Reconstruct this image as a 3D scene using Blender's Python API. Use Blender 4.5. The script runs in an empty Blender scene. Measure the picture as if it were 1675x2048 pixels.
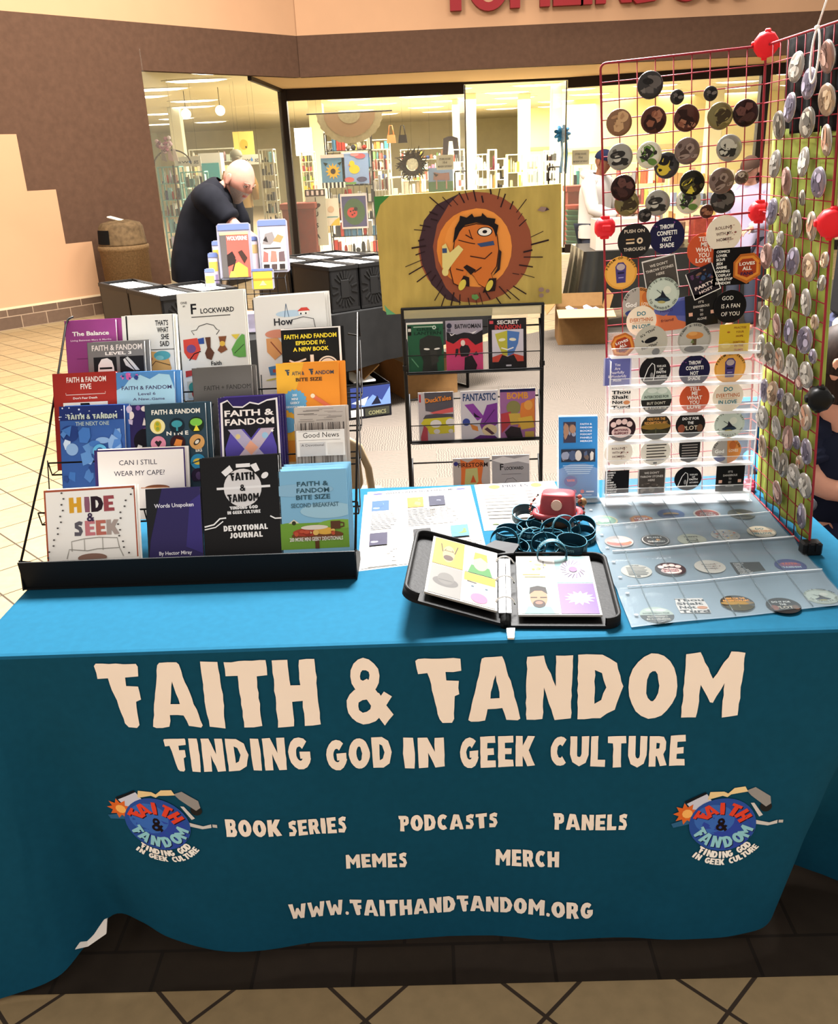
import bpy, bmesh, math, random
from mathutils import Vector, Matrix
from mathutils.geometry import tessellate_polygon
R = random.Random(7)
SC = bpy.context.scene
COL = SC.collection
PI = math.pi

# ------------------------------------------------------------------ camera, world, lights, exposure
CAM_F, PITCH, ROLL, YAW = 1775.0, 0.3787, -0.0445, 0.0235
CAM = Vector((0.002, -1.436, 1.58))
_fw = Vector((-math.sin(YAW)*math.cos(PITCH), math.cos(YAW)*math.cos(PITCH), -math.sin(PITCH)))
_rt = Vector((math.cos(YAW), math.sin(YAW), 0))
_up = _rt.cross(_fw)
_r = math.cos(ROLL)*_rt + math.sin(ROLL)*_up
_u = -math.sin(ROLL)*_rt + math.cos(ROLL)*_up
cd = bpy.data.cameras.new('camera')
cd.sensor_fit = 'HORIZONTAL'; cd.sensor_width = 36.0; cd.lens = CAM_F/1675*36.0
cd.clip_start = 0.05; cd.clip_end = 200
co = bpy.data.objects.new('camera', cd); COL.objects.link(co)
mw = Matrix((( _r.x, _u.x, -_fw.x, CAM.x), (_r.y, _u.y, -_fw.y, CAM.y), (_r.z, _u.z, -_fw.z, CAM.z), (0, 0, 0, 1)))
co.matrix_world = mw
SC.camera = co
wd = bpy.data.worlds.new('mall_air'); SC.world = wd; wd.use_nodes = True
bg = wd.node_tree.nodes['Background']; bg.inputs[0].default_value = (1.0, 0.93, 0.86, 1); bg.inputs[1].default_value = 1.05
SC.view_settings.view_transform = 'Standard'; SC.view_settings.look = 'None'
SC.view_settings.gamma = 1; SC.view_settings.use_curve_mapping = False
SC.view_settings.exposure = 0.0
SC.cycles.use_denoising = True
SC.cycles.max_bounces = 6; SC.cycles.transparent_max_bounces = 24
SC.cycles.sample_clamp_indirect = 4

def area(name, loc, size, power, col=(1, .97, .92), target=None, sy=None):
    l = bpy.data.lights.new(name, 'AREA'); l.energy = power; l.color = col
    l.shape = 'RECTANGLE'; l.size = size; l.size_y = sy or size
    o = bpy.data.objects.new(name, l); COL.objects.link(o); o.location = loc
    if target is not None:
        o.rotation_euler = (Vector(target)-Vector(loc)).to_track_quat('-Z', 'Y').to_euler()
    return o
area('ceiling_light_over_booth', (0.3, 3.2, 4.7), 1.4, 2300, (1, .98, .96), target=(0.1, .5, .74))
area('ceiling_light_over_aisle', (-3.2, 4.6, 5.2), 2.0, 620, (1, .93, .82), target=(-3.4, 4.6, 0))
area('ceiling_light_over_hall', (1.6, 7.2, 5.2), 2.0, 420, (1, .94, .86), target=(1.4, 6.6, 0))
area('store_light_front', (0.5, 16.5, 2.85), 6.0, 1300, (1, .95, .80), sy=4.0)
area('store_light_back', (1.0, 25.0, 2.85), 8.0, 2200, (1, .95, .80), sy=8.0)
area('added_wall_wash', (-1.6, 7.2, 5.0), 1.4, 260, (1, .92, .82), target=(-3.4, 9.6, 1.6))  # extra lamp added only to brighten the left wall, no fixture known there

# ------------------------------------------------------------------ materials
def lin(h):
    h = h.lstrip('#')
    o = []
    for i in (0, 2, 4):
        c = int(h[i:i+2], 16)/255
        o.append(c/12.92 if c <= .04045 else ((c+.055)/1.055)**2.4)
    return o
_mats = {}
def M(h, rough=.65, metal=0.0, noise=0.0, scale=30.0, emit=0.0, bump=0.0, spec=None, h2=None, aniso=None):
    key = (h, rough, metal, noise, scale, emit, bump, spec, h2, aniso)
    if key in _mats: return _mats[key]
    m = bpy.data.materials.new('mat_'+h.lstrip('#')); m.use_nodes = True
    nt = m.node_tree; b = nt.nodes['Principled BSDF']
    c = lin(h); b.inputs['Base Color'].default_value = (*c, 1)
    b.inputs['Roughness'].default_value = rough; b.inputs['Metallic'].default_value = metal
    b.inputs['Specular IOR Level'].default_value = .12 if spec is None else spec
    if noise or bump:
        tc = nt.nodes.new('ShaderNodeTexCoord'); n = nt.nodes.new('ShaderNodeTexNoise')
        n.inputs['Scale'].default_value = scale; n.inputs['Detail'].default_value = 5
        if aniso:
            mp = nt.nodes.new('ShaderNodeMapping'); mp.inputs['Scale'].default_value = aniso
            nt.links.new(tc.outputs['Object'], mp.inputs['Vector']); nt.links.new(mp.outputs[0], n.inputs['Vector'])
        else: nt.links.new(tc.outputs['Object'], n.inputs['Vector'])
        if noise:
            r = nt.nodes.new('ShaderNodeValToRGB'); r.color_ramp.elements[0].position = .3; r.color_ramp.elements[1].position = .7
            d = lin(h2) if h2 else [x*(1-noise) for x in c]
            e = c if h2 else [min(1, x*(1+noise)) for x in c]
            r.color_ramp.elements[0].color = (*d, 1); r.color_ramp.elements[1].color = (*e, 1)
            nt.links.new(n.outputs['Fac'], r.inputs[0]); nt.links.new(r.outputs[0], b.inputs['Base Color'])
        if bump:
            bp = nt.nodes.new('ShaderNodeBump'); bp.inputs['Strength'].default_value = bump; bp.inputs['Distance'].default_value = .002
            nt.links.new(n.outputs['Fac'], bp.inputs['Height']); nt.links.new(bp.outputs[0], b.inputs['Normal'])
    if emit:
        b.inputs['Emission Color'].default_value = (*c, 1); b.inputs['Emission Strength'].default_value = emit
    _mats[key] = m
    return m
def clear(h='ffffff', alpha=.12, rough=.05):
    key = ('clear', h, alpha, rough)
    if key in _mats: return _mats[key]
    m = bpy.data.materials.new('clear_plastic'); m.use_nodes = True
    nt = m.node_tree; nt.nodes.clear()
    out = nt.nodes.new('ShaderNodeOutputMaterial'); mx = nt.nodes.new('ShaderNodeMixShader')
    tr = nt.nodes.new('ShaderNodeBsdfTransparent'); pr = nt.nodes.new('ShaderNodeBsdfPrincipled')
    pr.inputs['Base Color'].default_value = (*lin(h), 1); pr.inputs['Roughness'].default_value = rough
    mx.inputs[0].default_value = alpha
    nt.links.new(tr.outputs[0], mx.inputs[1]); nt.links.new(pr.outputs[0], mx.inputs[2]); nt.links.new(mx.outputs[0], out.inputs[0])
    _mats[key] = m
    return m
def tiles(name, h1, h2, grout, size, width, rot=0.0, offset=0.5, ratio=1.0, rough=.4, bump=.3, spec=.5):
    m = bpy.data.materials.new(name); m.use_nodes = True
    nt = m.node_tree; b = nt.nodes['Principled BSDF']; b.inputs['Roughness'].default_value = rough; b.inputs['Specular IOR Level'].default_value = spec
    tc = nt.nodes.new('ShaderNodeTexCoord'); mp = nt.nodes.new('ShaderNodeMapping'); mp.inputs['Rotation'].default_value = (0, 0, rot)
    br = nt.nodes.new('ShaderNodeTexBrick'); br.inputs['Scale'].default_value = 1/size
    br.inputs['Mortar Size'].default_value = width; br.inputs['Brick Width'].default_value = ratio; br.inputs['Row Height'].default_value = 1.0
    br.offset = offset; br.inputs['Mortar Smooth'].default_value = .2
    br.inputs['Color1'].default_value = (*lin(h1), 1); br.inputs['Color2'].default_value = (*lin(h2), 1); br.inputs['Mortar'].default_value = (*lin(grout), 1)
    nt.links.new(tc.outputs['Object'], mp.inputs[0]); nt.links.new(mp.outputs[0], br.inputs['Vector'])
    n = nt.nodes.new('ShaderNodeTexNoise'); n.inputs['Scale'].default_value = 25; n.inputs['Detail'].default_value = 6
    nt.links.new(tc.outputs['Object'], n.inputs['Vector'])
    mix = nt.nodes.new('ShaderNodeMix'); mix.data_type = 'RGBA'; mix.blend_type = 'MULTIPLY'; mix.inputs[0].default_value = .35
    nt.links.new(br.outputs['Color'], mix.inputs[6]); nt.links.new(n.outputs['Fac'], mix.inputs[7]); nt.links.new(mix.outputs[2], b.inputs['Base Color'])
    bp = nt.nodes.new('ShaderNodeBump'); bp.inputs['Strength'].default_value = bump; bp.inputs['Distance'].default_value = .003; bp.invert = True
    nt.links.new(br.outputs['Fac'], bp.inputs['Height']); nt.links.new(bp.outputs[0], b.inputs['Normal'])
    return m

# ------------------------------------------------------------------ mesh helpers
class MB:
    def __init__(s): s.v = []; s.f = []; s.m = []; s.mats = []; s.sm = []
    def mi(s, mat):
        if mat not in s.mats: s.mats.append(mat)
        return s.mats.index(mat)
    def add(s, vs, fs, mat, smooth=False):
        o = len(s.v); s.v += [tuple(p) for p in vs]; k = s.mi(mat)
        for f in fs: s.f.append([i+o for i in f]); s.m.append(k); s.sm.append(smooth)
    def box(s, c, d, mat, rot=None):
        hx, hy, hz = d[0]/2, d[1]/2, d[2]/2
        vs = [Vector((x, y, z)) for x in (-hx, hx) for y in (-hy, hy) for z in (-hz, hz)]
        if rot is not None: vs = [rot @ p for p in vs]
        c = Vector(c)
        s.add([p+c for p in vs], [(0, 1, 3, 2), (4, 6, 7, 5), (0, 4, 5, 1), (2, 3, 7, 6), (0, 2, 6, 4), (1, 5, 7, 3)], mat)
        return s
    def rbox(s, c, d, mat, bev=.004, rot=None):
        hx, hy, hz = d[0]/2, d[1]/2, d[2]/2; b = min(bev, hx*.9, hy*.9, hz*.9)
        vs = []; ix = {}
        for sx in (-1, 1):
            for sy in (-1, 1):
                for sz in (-1, 1):
                    for a in range(3):
                        p = [sx*(hx-b), sy*(hy-b), sz*(hz-b)]; p[a] = (sx*hx, sy*hy, sz*hz)[a]
                        ix[(sx, sy, sz, a)] = len(vs); vs.append(Vector(p))
        fs = []
        for a in range(3):
            b1, b2 = (a+1) % 3, (a+2) % 3
            for sg in (-1, 1):
                q = []
                for u, w in ((-1, -1), (1, -1), (1, 1), (-1, 1)):
                    k = [0, 0, 0]; k[a] = sg; k[b1] = u; k[b2] = w; q.append(ix[(*k, a)])
                fs.append(q if sg > 0 else q[::-1])
            for u in (-1, 1):
                for w in (-1, 1):
                    k0 = [0, 0, 0]; k1 = [0, 0, 0]; k0[b1] = k1[b1] = u; k0[b2] = k1[b2] = w; k0[a] = -1; k1[a] = 1
                    q = [ix[(*k0, b1)], ix[(*k1, b1)], ix[(*k1, b2)], ix[(*k0, b2)]]
                    fs.append(q if u*w < 0 else q[::-1])
        for sx in (-1, 1):
            for sy in (-1, 1):
                for sz in (-1, 1):
                    q = [ix[(sx, sy, sz, a)] for a in range(3)]
                    fs.append(q if sx*sy*sz > 0 else q[::-1])
        if rot is not None: vs = [rot @ p for p in vs]
        c = Vector(c); s.add([p+c for p in vs], fs, mat); return s
    def tube(s, pts, r, mat, seg=8, closed=False, caps=True):
        pts = [Vector(p) for p in pts]; n = len(pts); rs = r if isinstance(r, (list, tuple)) else [r]*n
        vs = []; fs = []; prev = None
        for i, p in enumerate(pts):
            if closed: t = pts[(i+1) % n]-pts[i-1]
            else: t = pts[min(i+1, n-1)]-pts[max(i-1, 0)]
            t = t.normalized() if t.length > 1e-9 else Vector((0, 0, 1))
            if prev is None:
                a = t.orthogonal().normalized()
            else:
                a = prev-t*prev.dot(t)
                a = a.normalized() if a.length > 1e-6 else t.orthogonal().normalized()
            prev = a; b = t.cross(a)
            for k in range(seg):
                an = 2*PI*k/seg; vs.append(p+(a*math.cos(an)+b*math.sin(an))*rs[i])
        m = n if closed else n-1
        for i in range(m):
            j = (i+1) % n
            for k in range(seg): fs.append((i*seg+k, i*seg+(k+1) % seg, j*seg+(k+1) % seg, j*seg+k))
        if caps and not closed:
            fs.append(tuple(range(seg))[::-1]); fs.append(tuple((n-1)*seg+k for k in range(seg)))
        s.add(vs, fs, mat, True); return s
    def lathe(s, prof, c, mat, seg=24, axis=None):
        c = Vector(c); vs = []; fs = []
        q = Vector((0, 0, 1)).rotation_difference(Vector(axis)) if axis is not None else None
        for (r, z) in prof:
            for k in range(seg):
                a = 2*PI*k/seg; p = Vector((r*math.cos(a), r*math.sin(a), z))
                if q is not None: p = q @ p
                vs.append(c+p)
        for i in range(len(prof)-1):
            for k in range(seg): fs.append((i*seg+k, i*seg+(k+1) % seg, (i+1)*seg+(k+1) % seg, (i+1)*seg+k))
        fs.append(tuple(range(seg))[::-1]); fs.append(tuple((len(prof)-1)*seg+k for k in range(seg)))
        s.add(vs, fs, mat, True); return s
    def quad(s, a, b, c, d, mat): s.add([a, b, c, d], [(0, 1, 2, 3)], mat); return s
    def prism(s, poly, z0, z1, mat, fr=None):
        n = len(poly); tri = tessellate_polygon([[Vector((x, y, 0)) for x, y in poly]])
        vs = [Vector((x, y, z0)) for x, y in poly]+[Vector((x, y, z1)) for x, y in poly]
        if fr: vs = [fr(p.x, p.y, p.z) for p in vs]
        fs = [(i, (i+1) % n, (i+1) % n+n, i+n) for i in range(n)]
        fs += [tuple(j+n for j in t) for t in tri]+[tuple(t)[::-1] for t in tri]
        s.add(vs, fs, mat); return s
    def build(s, name, parent=None, loc=None, fixn=True):
        me = bpy.data.meshes.new(name); me.from_pydata(s.v, [], s.f)
        for m in s.mats: me.materials.append(m)
        me.polygons.foreach_set('material_index', s.m); me.polygons.foreach_set('use_smooth', s.sm)
        if fixn:
            b = bmesh.new(); b.from_mesh(me); bmesh.ops.recalc_face_normals(b, faces=b.faces); b.to_mesh(me); b.free()
        me.update()
        o = bpy.data.objects.new(name, me); COL.objects.link(o)
        if parent is not None: o.parent = parent
        if loc is not None: o.location = loc
        return o
def tag(o, label=None, cat=None, group=None, kind=None):
    if label: o['label'] = label
    if cat: o['category'] = cat
    if group: o['group'] = group
    if kind: o['kind'] = kind
    return o
def thing(name, label, cat, loc=(0, 0, 0), rz=0.0, group=None, rot=None):
    o = bpy.data.objects.new(name, None); COL.objects.link(o); o.location = loc
    o.rotation_euler = rot if rot is not None else (0, 0, rz); o.empty_display_size = .05
    return tag(o, label, cat, group)
def copy_tree(o, parent=None):
    c = o.copy(); COL.objects.link(c)
    if parent is not None: c.parent = parent
    for ch in list(o.children): copy_tree(ch, c)
    return c
def struct(o): o['kind'] = 'structure'; return o

# ------------------------------------------------------------------ lettering
_fcache = {}
def bfont(text, bold=0.0):
    k = (text, bold)
    if k in _fcache: return _fcache[k]
    cu = bpy.data.curves.new('t', 'FONT'); cu.body = text; cu.size = 1; cu.resolution_u = 2; cu.offset = bold
    o = bpy.data.objects.new('t', cu); me = o.to_mesh()
    vs = [(v.co.x, v.co.y) for v in me.vertices]; fs = [tuple(p.vertices) for p in me.polygons]
    o.to_mesh_clear(); bpy.data.objects.remove(o); bpy.data.curves.remove(cu)
    if vs:
        x0 = min(v[0] for v in vs); x1 = max(v[0] for v in vs); vs = [((x-x0)/.73, y/.73) for x, y in vs]; w = (x1-x0)/.73
    else: w = .1
    _fcache[k] = (vs, fs, w)
    return _fcache[k]
def ell(cx, cy, rx, ry, n=20, a0=0.0, a1=2*PI):
    return [(cx+rx*math.cos(a0+(a1-a0)*i/n), cy+ry*math.sin(a0+(a1-a0)*i/n)) for i in range(n+(0 if abs(a1-a0-2*PI) < 1e-6 else 1))]
def strk(pts, w):
    L = []; Rr = []; n = len(pts)
    for i in range(n):
        x0, y0 = pts[max(i-1, 0)]; x1, y1 = pts[min(i+1, n-1)]; d = math.hypot(x1-x0, y1-y0) or 1
        nx, ny = -(y1-y0)/d*w/2, (x1-x0)/d*w/2; x, y = pts[i]
        L.append((x+nx, y+ny)); Rr.append((x-nx, y-ny))
    return [(L+Rr[::-1], [])]
def _g(*p): return [(list(q), []) for q in p]
GL = {
 'A': (.95, [([(0, .03), (.27, .97), (.32, 1), (.62, 1), (.66, .96), (.95, .03), (.9, 0), (.68, .02), (.62, .2), (.36, .2), (.31, .02), (.05, 0)], [[(.40, .37), (.58, .37), (.5, .72)]])]),
 'B': (.72, [([(0, 0), (.5, 0), (.66, .08), (.72, .27), (.6, .5), (.68, .7), (.64, .9), (.5, 1), (0, 1)], [[(.3, .2), (.42, .24), (.42, .36), (.3, .4)], [(.3, .6), (.4, .63), (.4, .77), (.3, .8)]])]),
 'C': (.75, strk(ell(.42, .5, .28, .36, 14, .9, 5.38), .28)),
 'D': (.8, [([(0, 0), (.42, .01), (.68, .14), (.8, .5), (.68, .86), (.42, 1), (0, 1)], [[(.3, .24), (.42, .3), (.5, .5), (.42, .72), (.3, .77)]])]),
 'E': (.68, _g([(0, 0), (.68, .01), (.67, .22), (.31, .23), (.32, .4), (.6, .4), (.6, .6), (.31, .6), (.31, .78), (.68, .78), (.66, 1), (0, 1)])),
 'F': (.8, _g([(0, .97), (.03, 1), (.78, .99), (.8, .95), (.79, .8), (.52, .78), (.52, .65), (.74, .65), (.75, .44), (.66, .41), (.65, .05), (.6, 0), (.44, 0), (.38, .05), (.2, .78), (.02, .76)])),
 'G': (.8, strk(ell(.42, .5, .28, .36, 14, .8, 6.0), .28)+_g([(.42, .34), (.8, .34), (.8, .56), (.42, .56)])),
 'H': (.8, _g([(0, 0), (.3, .01), (.31, .38), (.5, .38), (.5, 0), (.8, .01), (.8, 1), (.5, .99), (.49, .62), (.31, .62), (.3, 1), (0, .99)])),
 'I': (.36, _g([(.03, .01), (.33, 0), (.36, .5), (.33, .99), (.02, 1), (0, .5)])),
 'J': (.55, strk([(.4, 1), (.4, .3), (.3, .14), (.1, .18)], .28)),
 'K': (.85, _g([(0, 0), (.3, 0), (.31, .34), (.52, 0), (.85, .02), (.56, .53), (.83, .98), (.52, 1), (.3, .68), (.3, 1), (0, 1)])),
 'L': (.62, _g([(0, 0), (.62, .01), (.62, .25), (.31, .24), (.3, 1), (0, .99)])),
 'M': (1.06, _g([(0, .01), (.28, 0), (.31, .52), (.5, .24), (.56, .24), (.74, .52), (.74, 0), (1.03, .02), (1.06, .98), (.82, 1), (.53, .6), (.27, 1), (.03, .98)])),
 'N': (.82, _g([(0, 0), (.3, .01), (.31, .5), (.52, 0), (.81, .01), (.82, 1), (.53, .99), (.52, .52), (.3, 1), (.01, .99)])),
 'O': (.86, [(ell(.43, .5, .43, .5, 22), [ell(.43, .5, .11, .24, 14)])]),
 'P': (.72, [([(.08, 0), (.38, 0), (.36, .36), (.56, .38), (.7, .5), (.72, .72), (.66, .92), (.5, 1), (0, 1), (.02, .8), (.1, .78)], [[(.36, .58), (.46, .6), (.46, .76), (.36, .78)]])]),
 'R': (.8, [([(0, 0), (.3, 0), (.3, .34), (.36, .34), (.5, 0), (.8, .02), (.62, .4), (.72, .55), (.72, .8), (.6, .97), (.4, 1), (0, 1)], [[(.3, .58), (.44, .6), (.44, .76), (.3, .79)]])]),
 'S': (.66, strk([(.6, .82), (.42, .88), (.2, .8), (.2, .64), (.44, .5), (.5, .32), (.42, .14), (.06, .16)], .26)),
 'T': (.78, _g([(0, .98), (.78, 1), (.78, .78), (.57, .77), (.58, .02), (.24, 0), (.22, .77), (0, .78)])),
 'U': (.8, strk([(.15, 1), (.15, .4), (.22, .22), (.4, .14), (.58, .22), (.65, .4), (.65, 1)], .3)),
 'V': (.85, _g([(0, 1), (.3, 1), (.43, .4), (.56, 1), (.85, 1), (.58, 0), (.28, 0)])),
 'W': (1.12, _g([(0, 1), (.28, 1), (.36, .42), (.5, .72), (.62, .72), (.76, .42), (.84, 1), (1.12, 1), (.92, 0), (.68, 0), (.56, .32), (.44, 0), (.2, 0)])),
 '&': (.86, [(ell(.38, .73, .27, .27, 16), [ell(.38, .74, .09, .09, 10)]), (ell(.35, .28, .35, .28, 18), [ell(.34, .28, .13, .1, 10)]), ([(.22, .62), (.42, .7), (.86, .12), (.68, -.04)], []), ([(.5, .28), (.72, .5), (.86, .42), (.62, .12)], [])]),
 '.': (.24, [(ell(.12, .1, .12, .12, 10), [])]), '?': (.6, strk([(.1, .75), (.25, .88), (.48, .8), (.46, .6), (.3, .45), (.3, .3)], .2)+[(ell(.3, .08, .12, .1, 10), [])]),
 ' ': (.3, []),
}
_gm = {}
def wood_glyph(ch):
    if ch not in _gm:
        vs = []; fs = []; layer = 0
        for outer, holes in GL[ch][1]:
            loops = [outer]+holes
            tri = tessellate_polygon([[Vector((x, y, 0)) for x, y in l] for l in loops]); o = len(vs)
            for l in loops: vs += [(x, y, layer) for x, y in l]
            layer += 1
            fs += [tuple(i+o for i in t) for t in tri]
        _gm[ch] = (vs, fs, GL[ch][0])
    return _gm[ch]
def wood(text, gap=.1):
    k = ('wood', text, gap)
    if k in _fcache: return _fcache[k]
    vs = []; fs = []; x = 0
    for ch in text:
        gv, gf, w = wood_glyph(ch); o = len(vs); vs += [(p[0]+x, p[1], p[2]) for p in gv]; fs += [tuple(i+o for i in t) for t in gf]; x += w+gap
    _fcache[k] = (vs, fs, max(x-gap, .01)); return _fcache[k]
def lettering(text, font):
    if font == 'w': return wood(text.upper())
    return bfont(text, .018 if font == 'b' else .03 if font == 'B' else 0.0)

# flat printed artwork: a list of commands in fractions of the sheet, laid on a frame fr(u, v, lift) -> point
def clip_poly(pl, cl):
    out = pl
    for i in range(len(cl)):
        (ax, ay), (bx, by) = cl[i], cl[(i+1) % len(cl)]; src = out; out = []
        if not src: return []
        sd = [(bx-ax)*(y-ay)-(by-ay)*(x-ax) for x, y in src]
        for j in range(len(src)):
            p, q = src[j-1], src[j]; a, b = sd[j-1], sd[j]
            if (a >= 0) != (b >= 0): t = a/(a-b); out.append((p[0]+(q[0]-p[0])*t, p[1]+(q[1]-p[1])*t))
            if b >= 0: out.append(q)
    return out
def dimmed(h, f):
    o = ''
    for c in lin(h):
        c *= f; v = c*12.92 if c <= .0031308 else 1.055*c**(1/2.4)-.055; o += '%02x' % int(round(max(0, min(1, v))*255))
    return o
def art(mb, cmds, W, H, fr, lift=.00025, step=.00012, clip=None, dim=1.0):
    z = lift
    if dim != 1.0:
        out = []
        for c in cmds:
            c = list(c); i = {'t': 5, 'r': 5, 'c': 4, 'e': 5, 'p': 2, 'l': 3, 's': 6}[c[0]]; c[i] = dimmed(c[i], dim); out.append(tuple(c))
        cmds = out
    if clip is None: clip = [(0, 0), (W, 0), (W, H), (0, H)]
    for c in cmds:
        k = c[0]; z += step
        if k == 't':   # t, x, y, height, text, colour, align, font, width(optional, fraction of W), angle
            _, x, y, h, tx, colr = c[:6]; al = c[6] if len(c) > 6 else 'c'; fo = c[7] if len(c) > 7 else 'b'
            vs, fs, w = lettering(tx, fo); h *= H; sx = h
            if len(c) > 8 and c[8]: sx = c[8]*W/w
            an = c[9] if len(c) > 9 else 0.0; ca, sa = math.cos(an), math.sin(an)
            ox = {'c': -w*sx/2, 'l': 0, 'r': -w*sx}[al]
            pp = []
            for p in vs:
                px, py = p[0]*sx+ox, p[1]*h; pp.append(fr(x*W+px*ca-py*sa, y*H+px*sa+py*ca, z+(p[2]*2e-5 if len(p) > 2 else 0)))
            mb.add(pp, fs, M(colr))
        else:
            if k == 'r': x0, y0, x1, y1 = c[1:5]; pl = [(x0*W, y0*H), (x1*W, y0*H), (x1*W, y1*H), (x0*W, y1*H)]; colr = c[5]
            elif k == 'c': pl = ell(c[1]*W, c[2]*H, c[3]*W, c[3]*W, 26); colr = c[4]
            elif k == 'e':
                pl = ell(0, 0, c[3]*W, c[4]*H, 24); an = c[6] if len(c) > 6 else 0; ca, sa = math.cos(an), math.sin(an)
                pl = [(c[1]*W+a*ca-b*sa, c[2]*H+a*sa+b*ca) for a, b in pl]; colr = c[5]
            elif k == 'p': pl = [(a*W, b*H) for a, b in c[1]]; colr = c[2]
            elif k == 'l':
                pl = strk([(a*W, b*H) for a, b in c[1]], c[2]*W)[0][0]; colr = c[3]
            elif k == 's':   # star/burst: cx, cy, r0, r1, n, colour
                n = c[5]; pl = [(c[1]*W+(c[4] if i % 2 else c[3])*W*math.cos(PI*i/n), c[2]*H+(c[4] if i % 2 else c[3])*W*math.sin(PI*i/n)) for i in range(2*n)]; colr = c[6]
            pl = clip_poly(pl, clip)
            if len(pl) < 3: continue
            tri = tessellate_polygon([[Vector((a, b, 0)) for a, b in pl]])
            mb.add([fr(a, b, z) for a, b in pl], [tuple(t) for t in tri], M(colr))
def blobs(seed, n, cols, x0=0, y0=0, x1=1, y1=1, r=(.03, .12), kinds='ep'):
    q = random.Random(seed); o = []
    for _ in range(n):
        x, y = q.uniform(x0, x1), q.uniform(y0, y1); rr = q.uniform(*r); rx = min(rr, x-x0+.001, x1-x+.001) if False else rr
        x = min(max(x, x0+rr), x1-rr) if x1-x0 > 2*rr else (x0+x1)/2; y = min(max(y, y0+rr), y1-rr) if y1-y0 > 2*rr else (y0+y1)/2
        c = q.choice(cols)
        if q.choice(kinds) == 'e': o.append(('e', x, y, rr, rr*q.uniform(.35, .95), c, 0))
        else:
            k = q.randint(3, 6); a0 = q.uniform(0, 6); o.append(('p', [(x+rr*q.uniform(.5, 1)*math.cos(a0+2*PI*i/k), y+rr*q.uniform(.5, 1)*math.sin(a0+2*PI*i/k)) for i in range(k)], c))
    return o
def textlines(seed, x0, x1, y0, n, dy, h, col):
    q = random.Random(seed); o = []
    for i in range(n):
        x = x0
        while x < x1-.02:
            w = q.uniform(.02, .07); w = min(w, x1-x); o.append(('r', x, y0-i*dy, x+w*.8, y0-i*dy+h, col)); x += w
        if q.random() < .2: pass
    return o

# a sight line of the photograph meets a plane of the room
def _ray(x, y): return _fw+_r*((x-837.5)/CAM_F)-_u*((y-1024)/CAM_F)
def atY(x, y, Y): d = _ray(x, y); return CAM+d*((Y-CAM.y)/d.y)
def atZ(x, y, z): d = _ray(x, y); return CAM+d*((z-CAM.z)/d.z)
def atP(x, y, p, n): d = _ray(x, y); n = Vector(n); return CAM+d*((Vector(p)-CAM).dot(n)/d.dot(n))

# ------------------------------------------------------------------ the setting
TAN1, TAN2 = '957f5c', '8c7552'
m_tile = tiles('tan_floor_tile', TAN1, TAN2, '33271c', .252, .018, rot=PI/4, offset=0.0, bump=.15, rough=.65, spec=.25)
m_dark = tiles('dark_floor_tile', '2b241e', '272019', '1d1814', .21, .02, offset=0.5, bump=.2, rough=.9, spec=.08)
m_base = tiles('baseboard_tile', '6d5645', '604b3c', 'a58c74', .14, .04, ratio=2.1, offset=0.5, bump=.4)
m_brown = M('523c2f', .85, noise=.10, scale=14, bump=.15)
m_cream = M('b48d6d', .75, noise=.02, scale=3)
m_creamw = M('e4cca6', .75, noise=.02, scale=3)
m_soff = M('d9bd92', .8)
m_bronze = M('2b231d', .45, .3)
m_store_f = M('b9aa92', .5, noise=.05, scale=4)
m_store_c = M('d8cfae', .8)
LA = Vector((-4.77, 8.39, 0)); LD = Vector((.658, .753, 0)); LN = Vector((.753, -.658, 0))
def lw(s, z, o=0.0): return LA+LD*s+LN*o+Vector((0, 0, z))

mb = MB(); mb.quad((-14, -4, 0), (14, -4, 0), (14, 13.9, 0), (-14, 13.9, 0), m_tile)
struct(mb.build('floor'))
mb = MB(); mb.box((0, .13, .001), (28, .46, .002), m_dark); struct(mb.build('floor_border'))
carp = bpy.data.materials.new('grey_carpet'); carp.use_nodes = True
nt = carp.node_tree; b = nt.nodes['Principled BSDF']; b.inputs['Roughness'].default_value = .95
tc = nt.nodes.new('ShaderNodeTexCoord'); w1 = nt.nodes.new('ShaderNodeTexWave'); w1.inputs['Scale'].default_value = 22; w1.inputs['Distortion'].default_value = 6; w1.inputs['Detail'].default_value = 3; w1.inputs['Detail Scale'].default_value = 1.2
ck = nt.nodes.new('ShaderNodeTexChecker'); ck.inputs['Scale'].default_value = 2.0
mp1 = nt.nodes.new('ShaderNodeMapping'); mp2 = nt.nodes.new('ShaderNodeMapping'); mp2.inputs['Rotation'].default_value = (0, 0, PI/2)
w2 = nt.nodes.new('ShaderNodeTexWave'); w2.inputs['Scale'].default_value = 22; w2.inputs['Distortion'].default_value = 6; w2.inputs['Detail'].default_value = 3
for a_, b_ in ((tc.outputs['Object'], mp1.inputs[0]), (tc.outputs['Object'], mp2.inputs[0]), (mp1.outputs[0], w1.inputs[0]), (mp2.outputs[0], w2.inputs[0]), (tc.outputs['Object'], ck.inputs[0])): nt.links.new(a_, b_)
mx = nt.nodes.new('ShaderNodeMix'); mx.data_type = 'FLOAT'
nt.links.new(ck.outputs['Fac'], mx.inputs[0]); nt.links.new(w1.outputs['Fac'], mx.inputs[2]); nt.links.new(w2.outputs['Fac'], mx.inputs[3])
rp = nt.nodes.new('ShaderNodeValToRGB'); rp.color_ramp.elements[0].color = (*lin('3d362f'), 1); rp.color_ramp.elements[1].color = (*lin('5a5046'), 1)
nt.links.new(mx.outputs[0], rp.inputs[0]); nt.links.new(rp.outputs[0], b.inputs['Base Color'])
mb = MB(); mb.prism([(-.85, .36), (6, .36), (6, 10.4), (1.13, 7.1), (-.9, 5.72)], 0, .008, carp); struct(mb.build('floor_carpet'))

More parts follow.
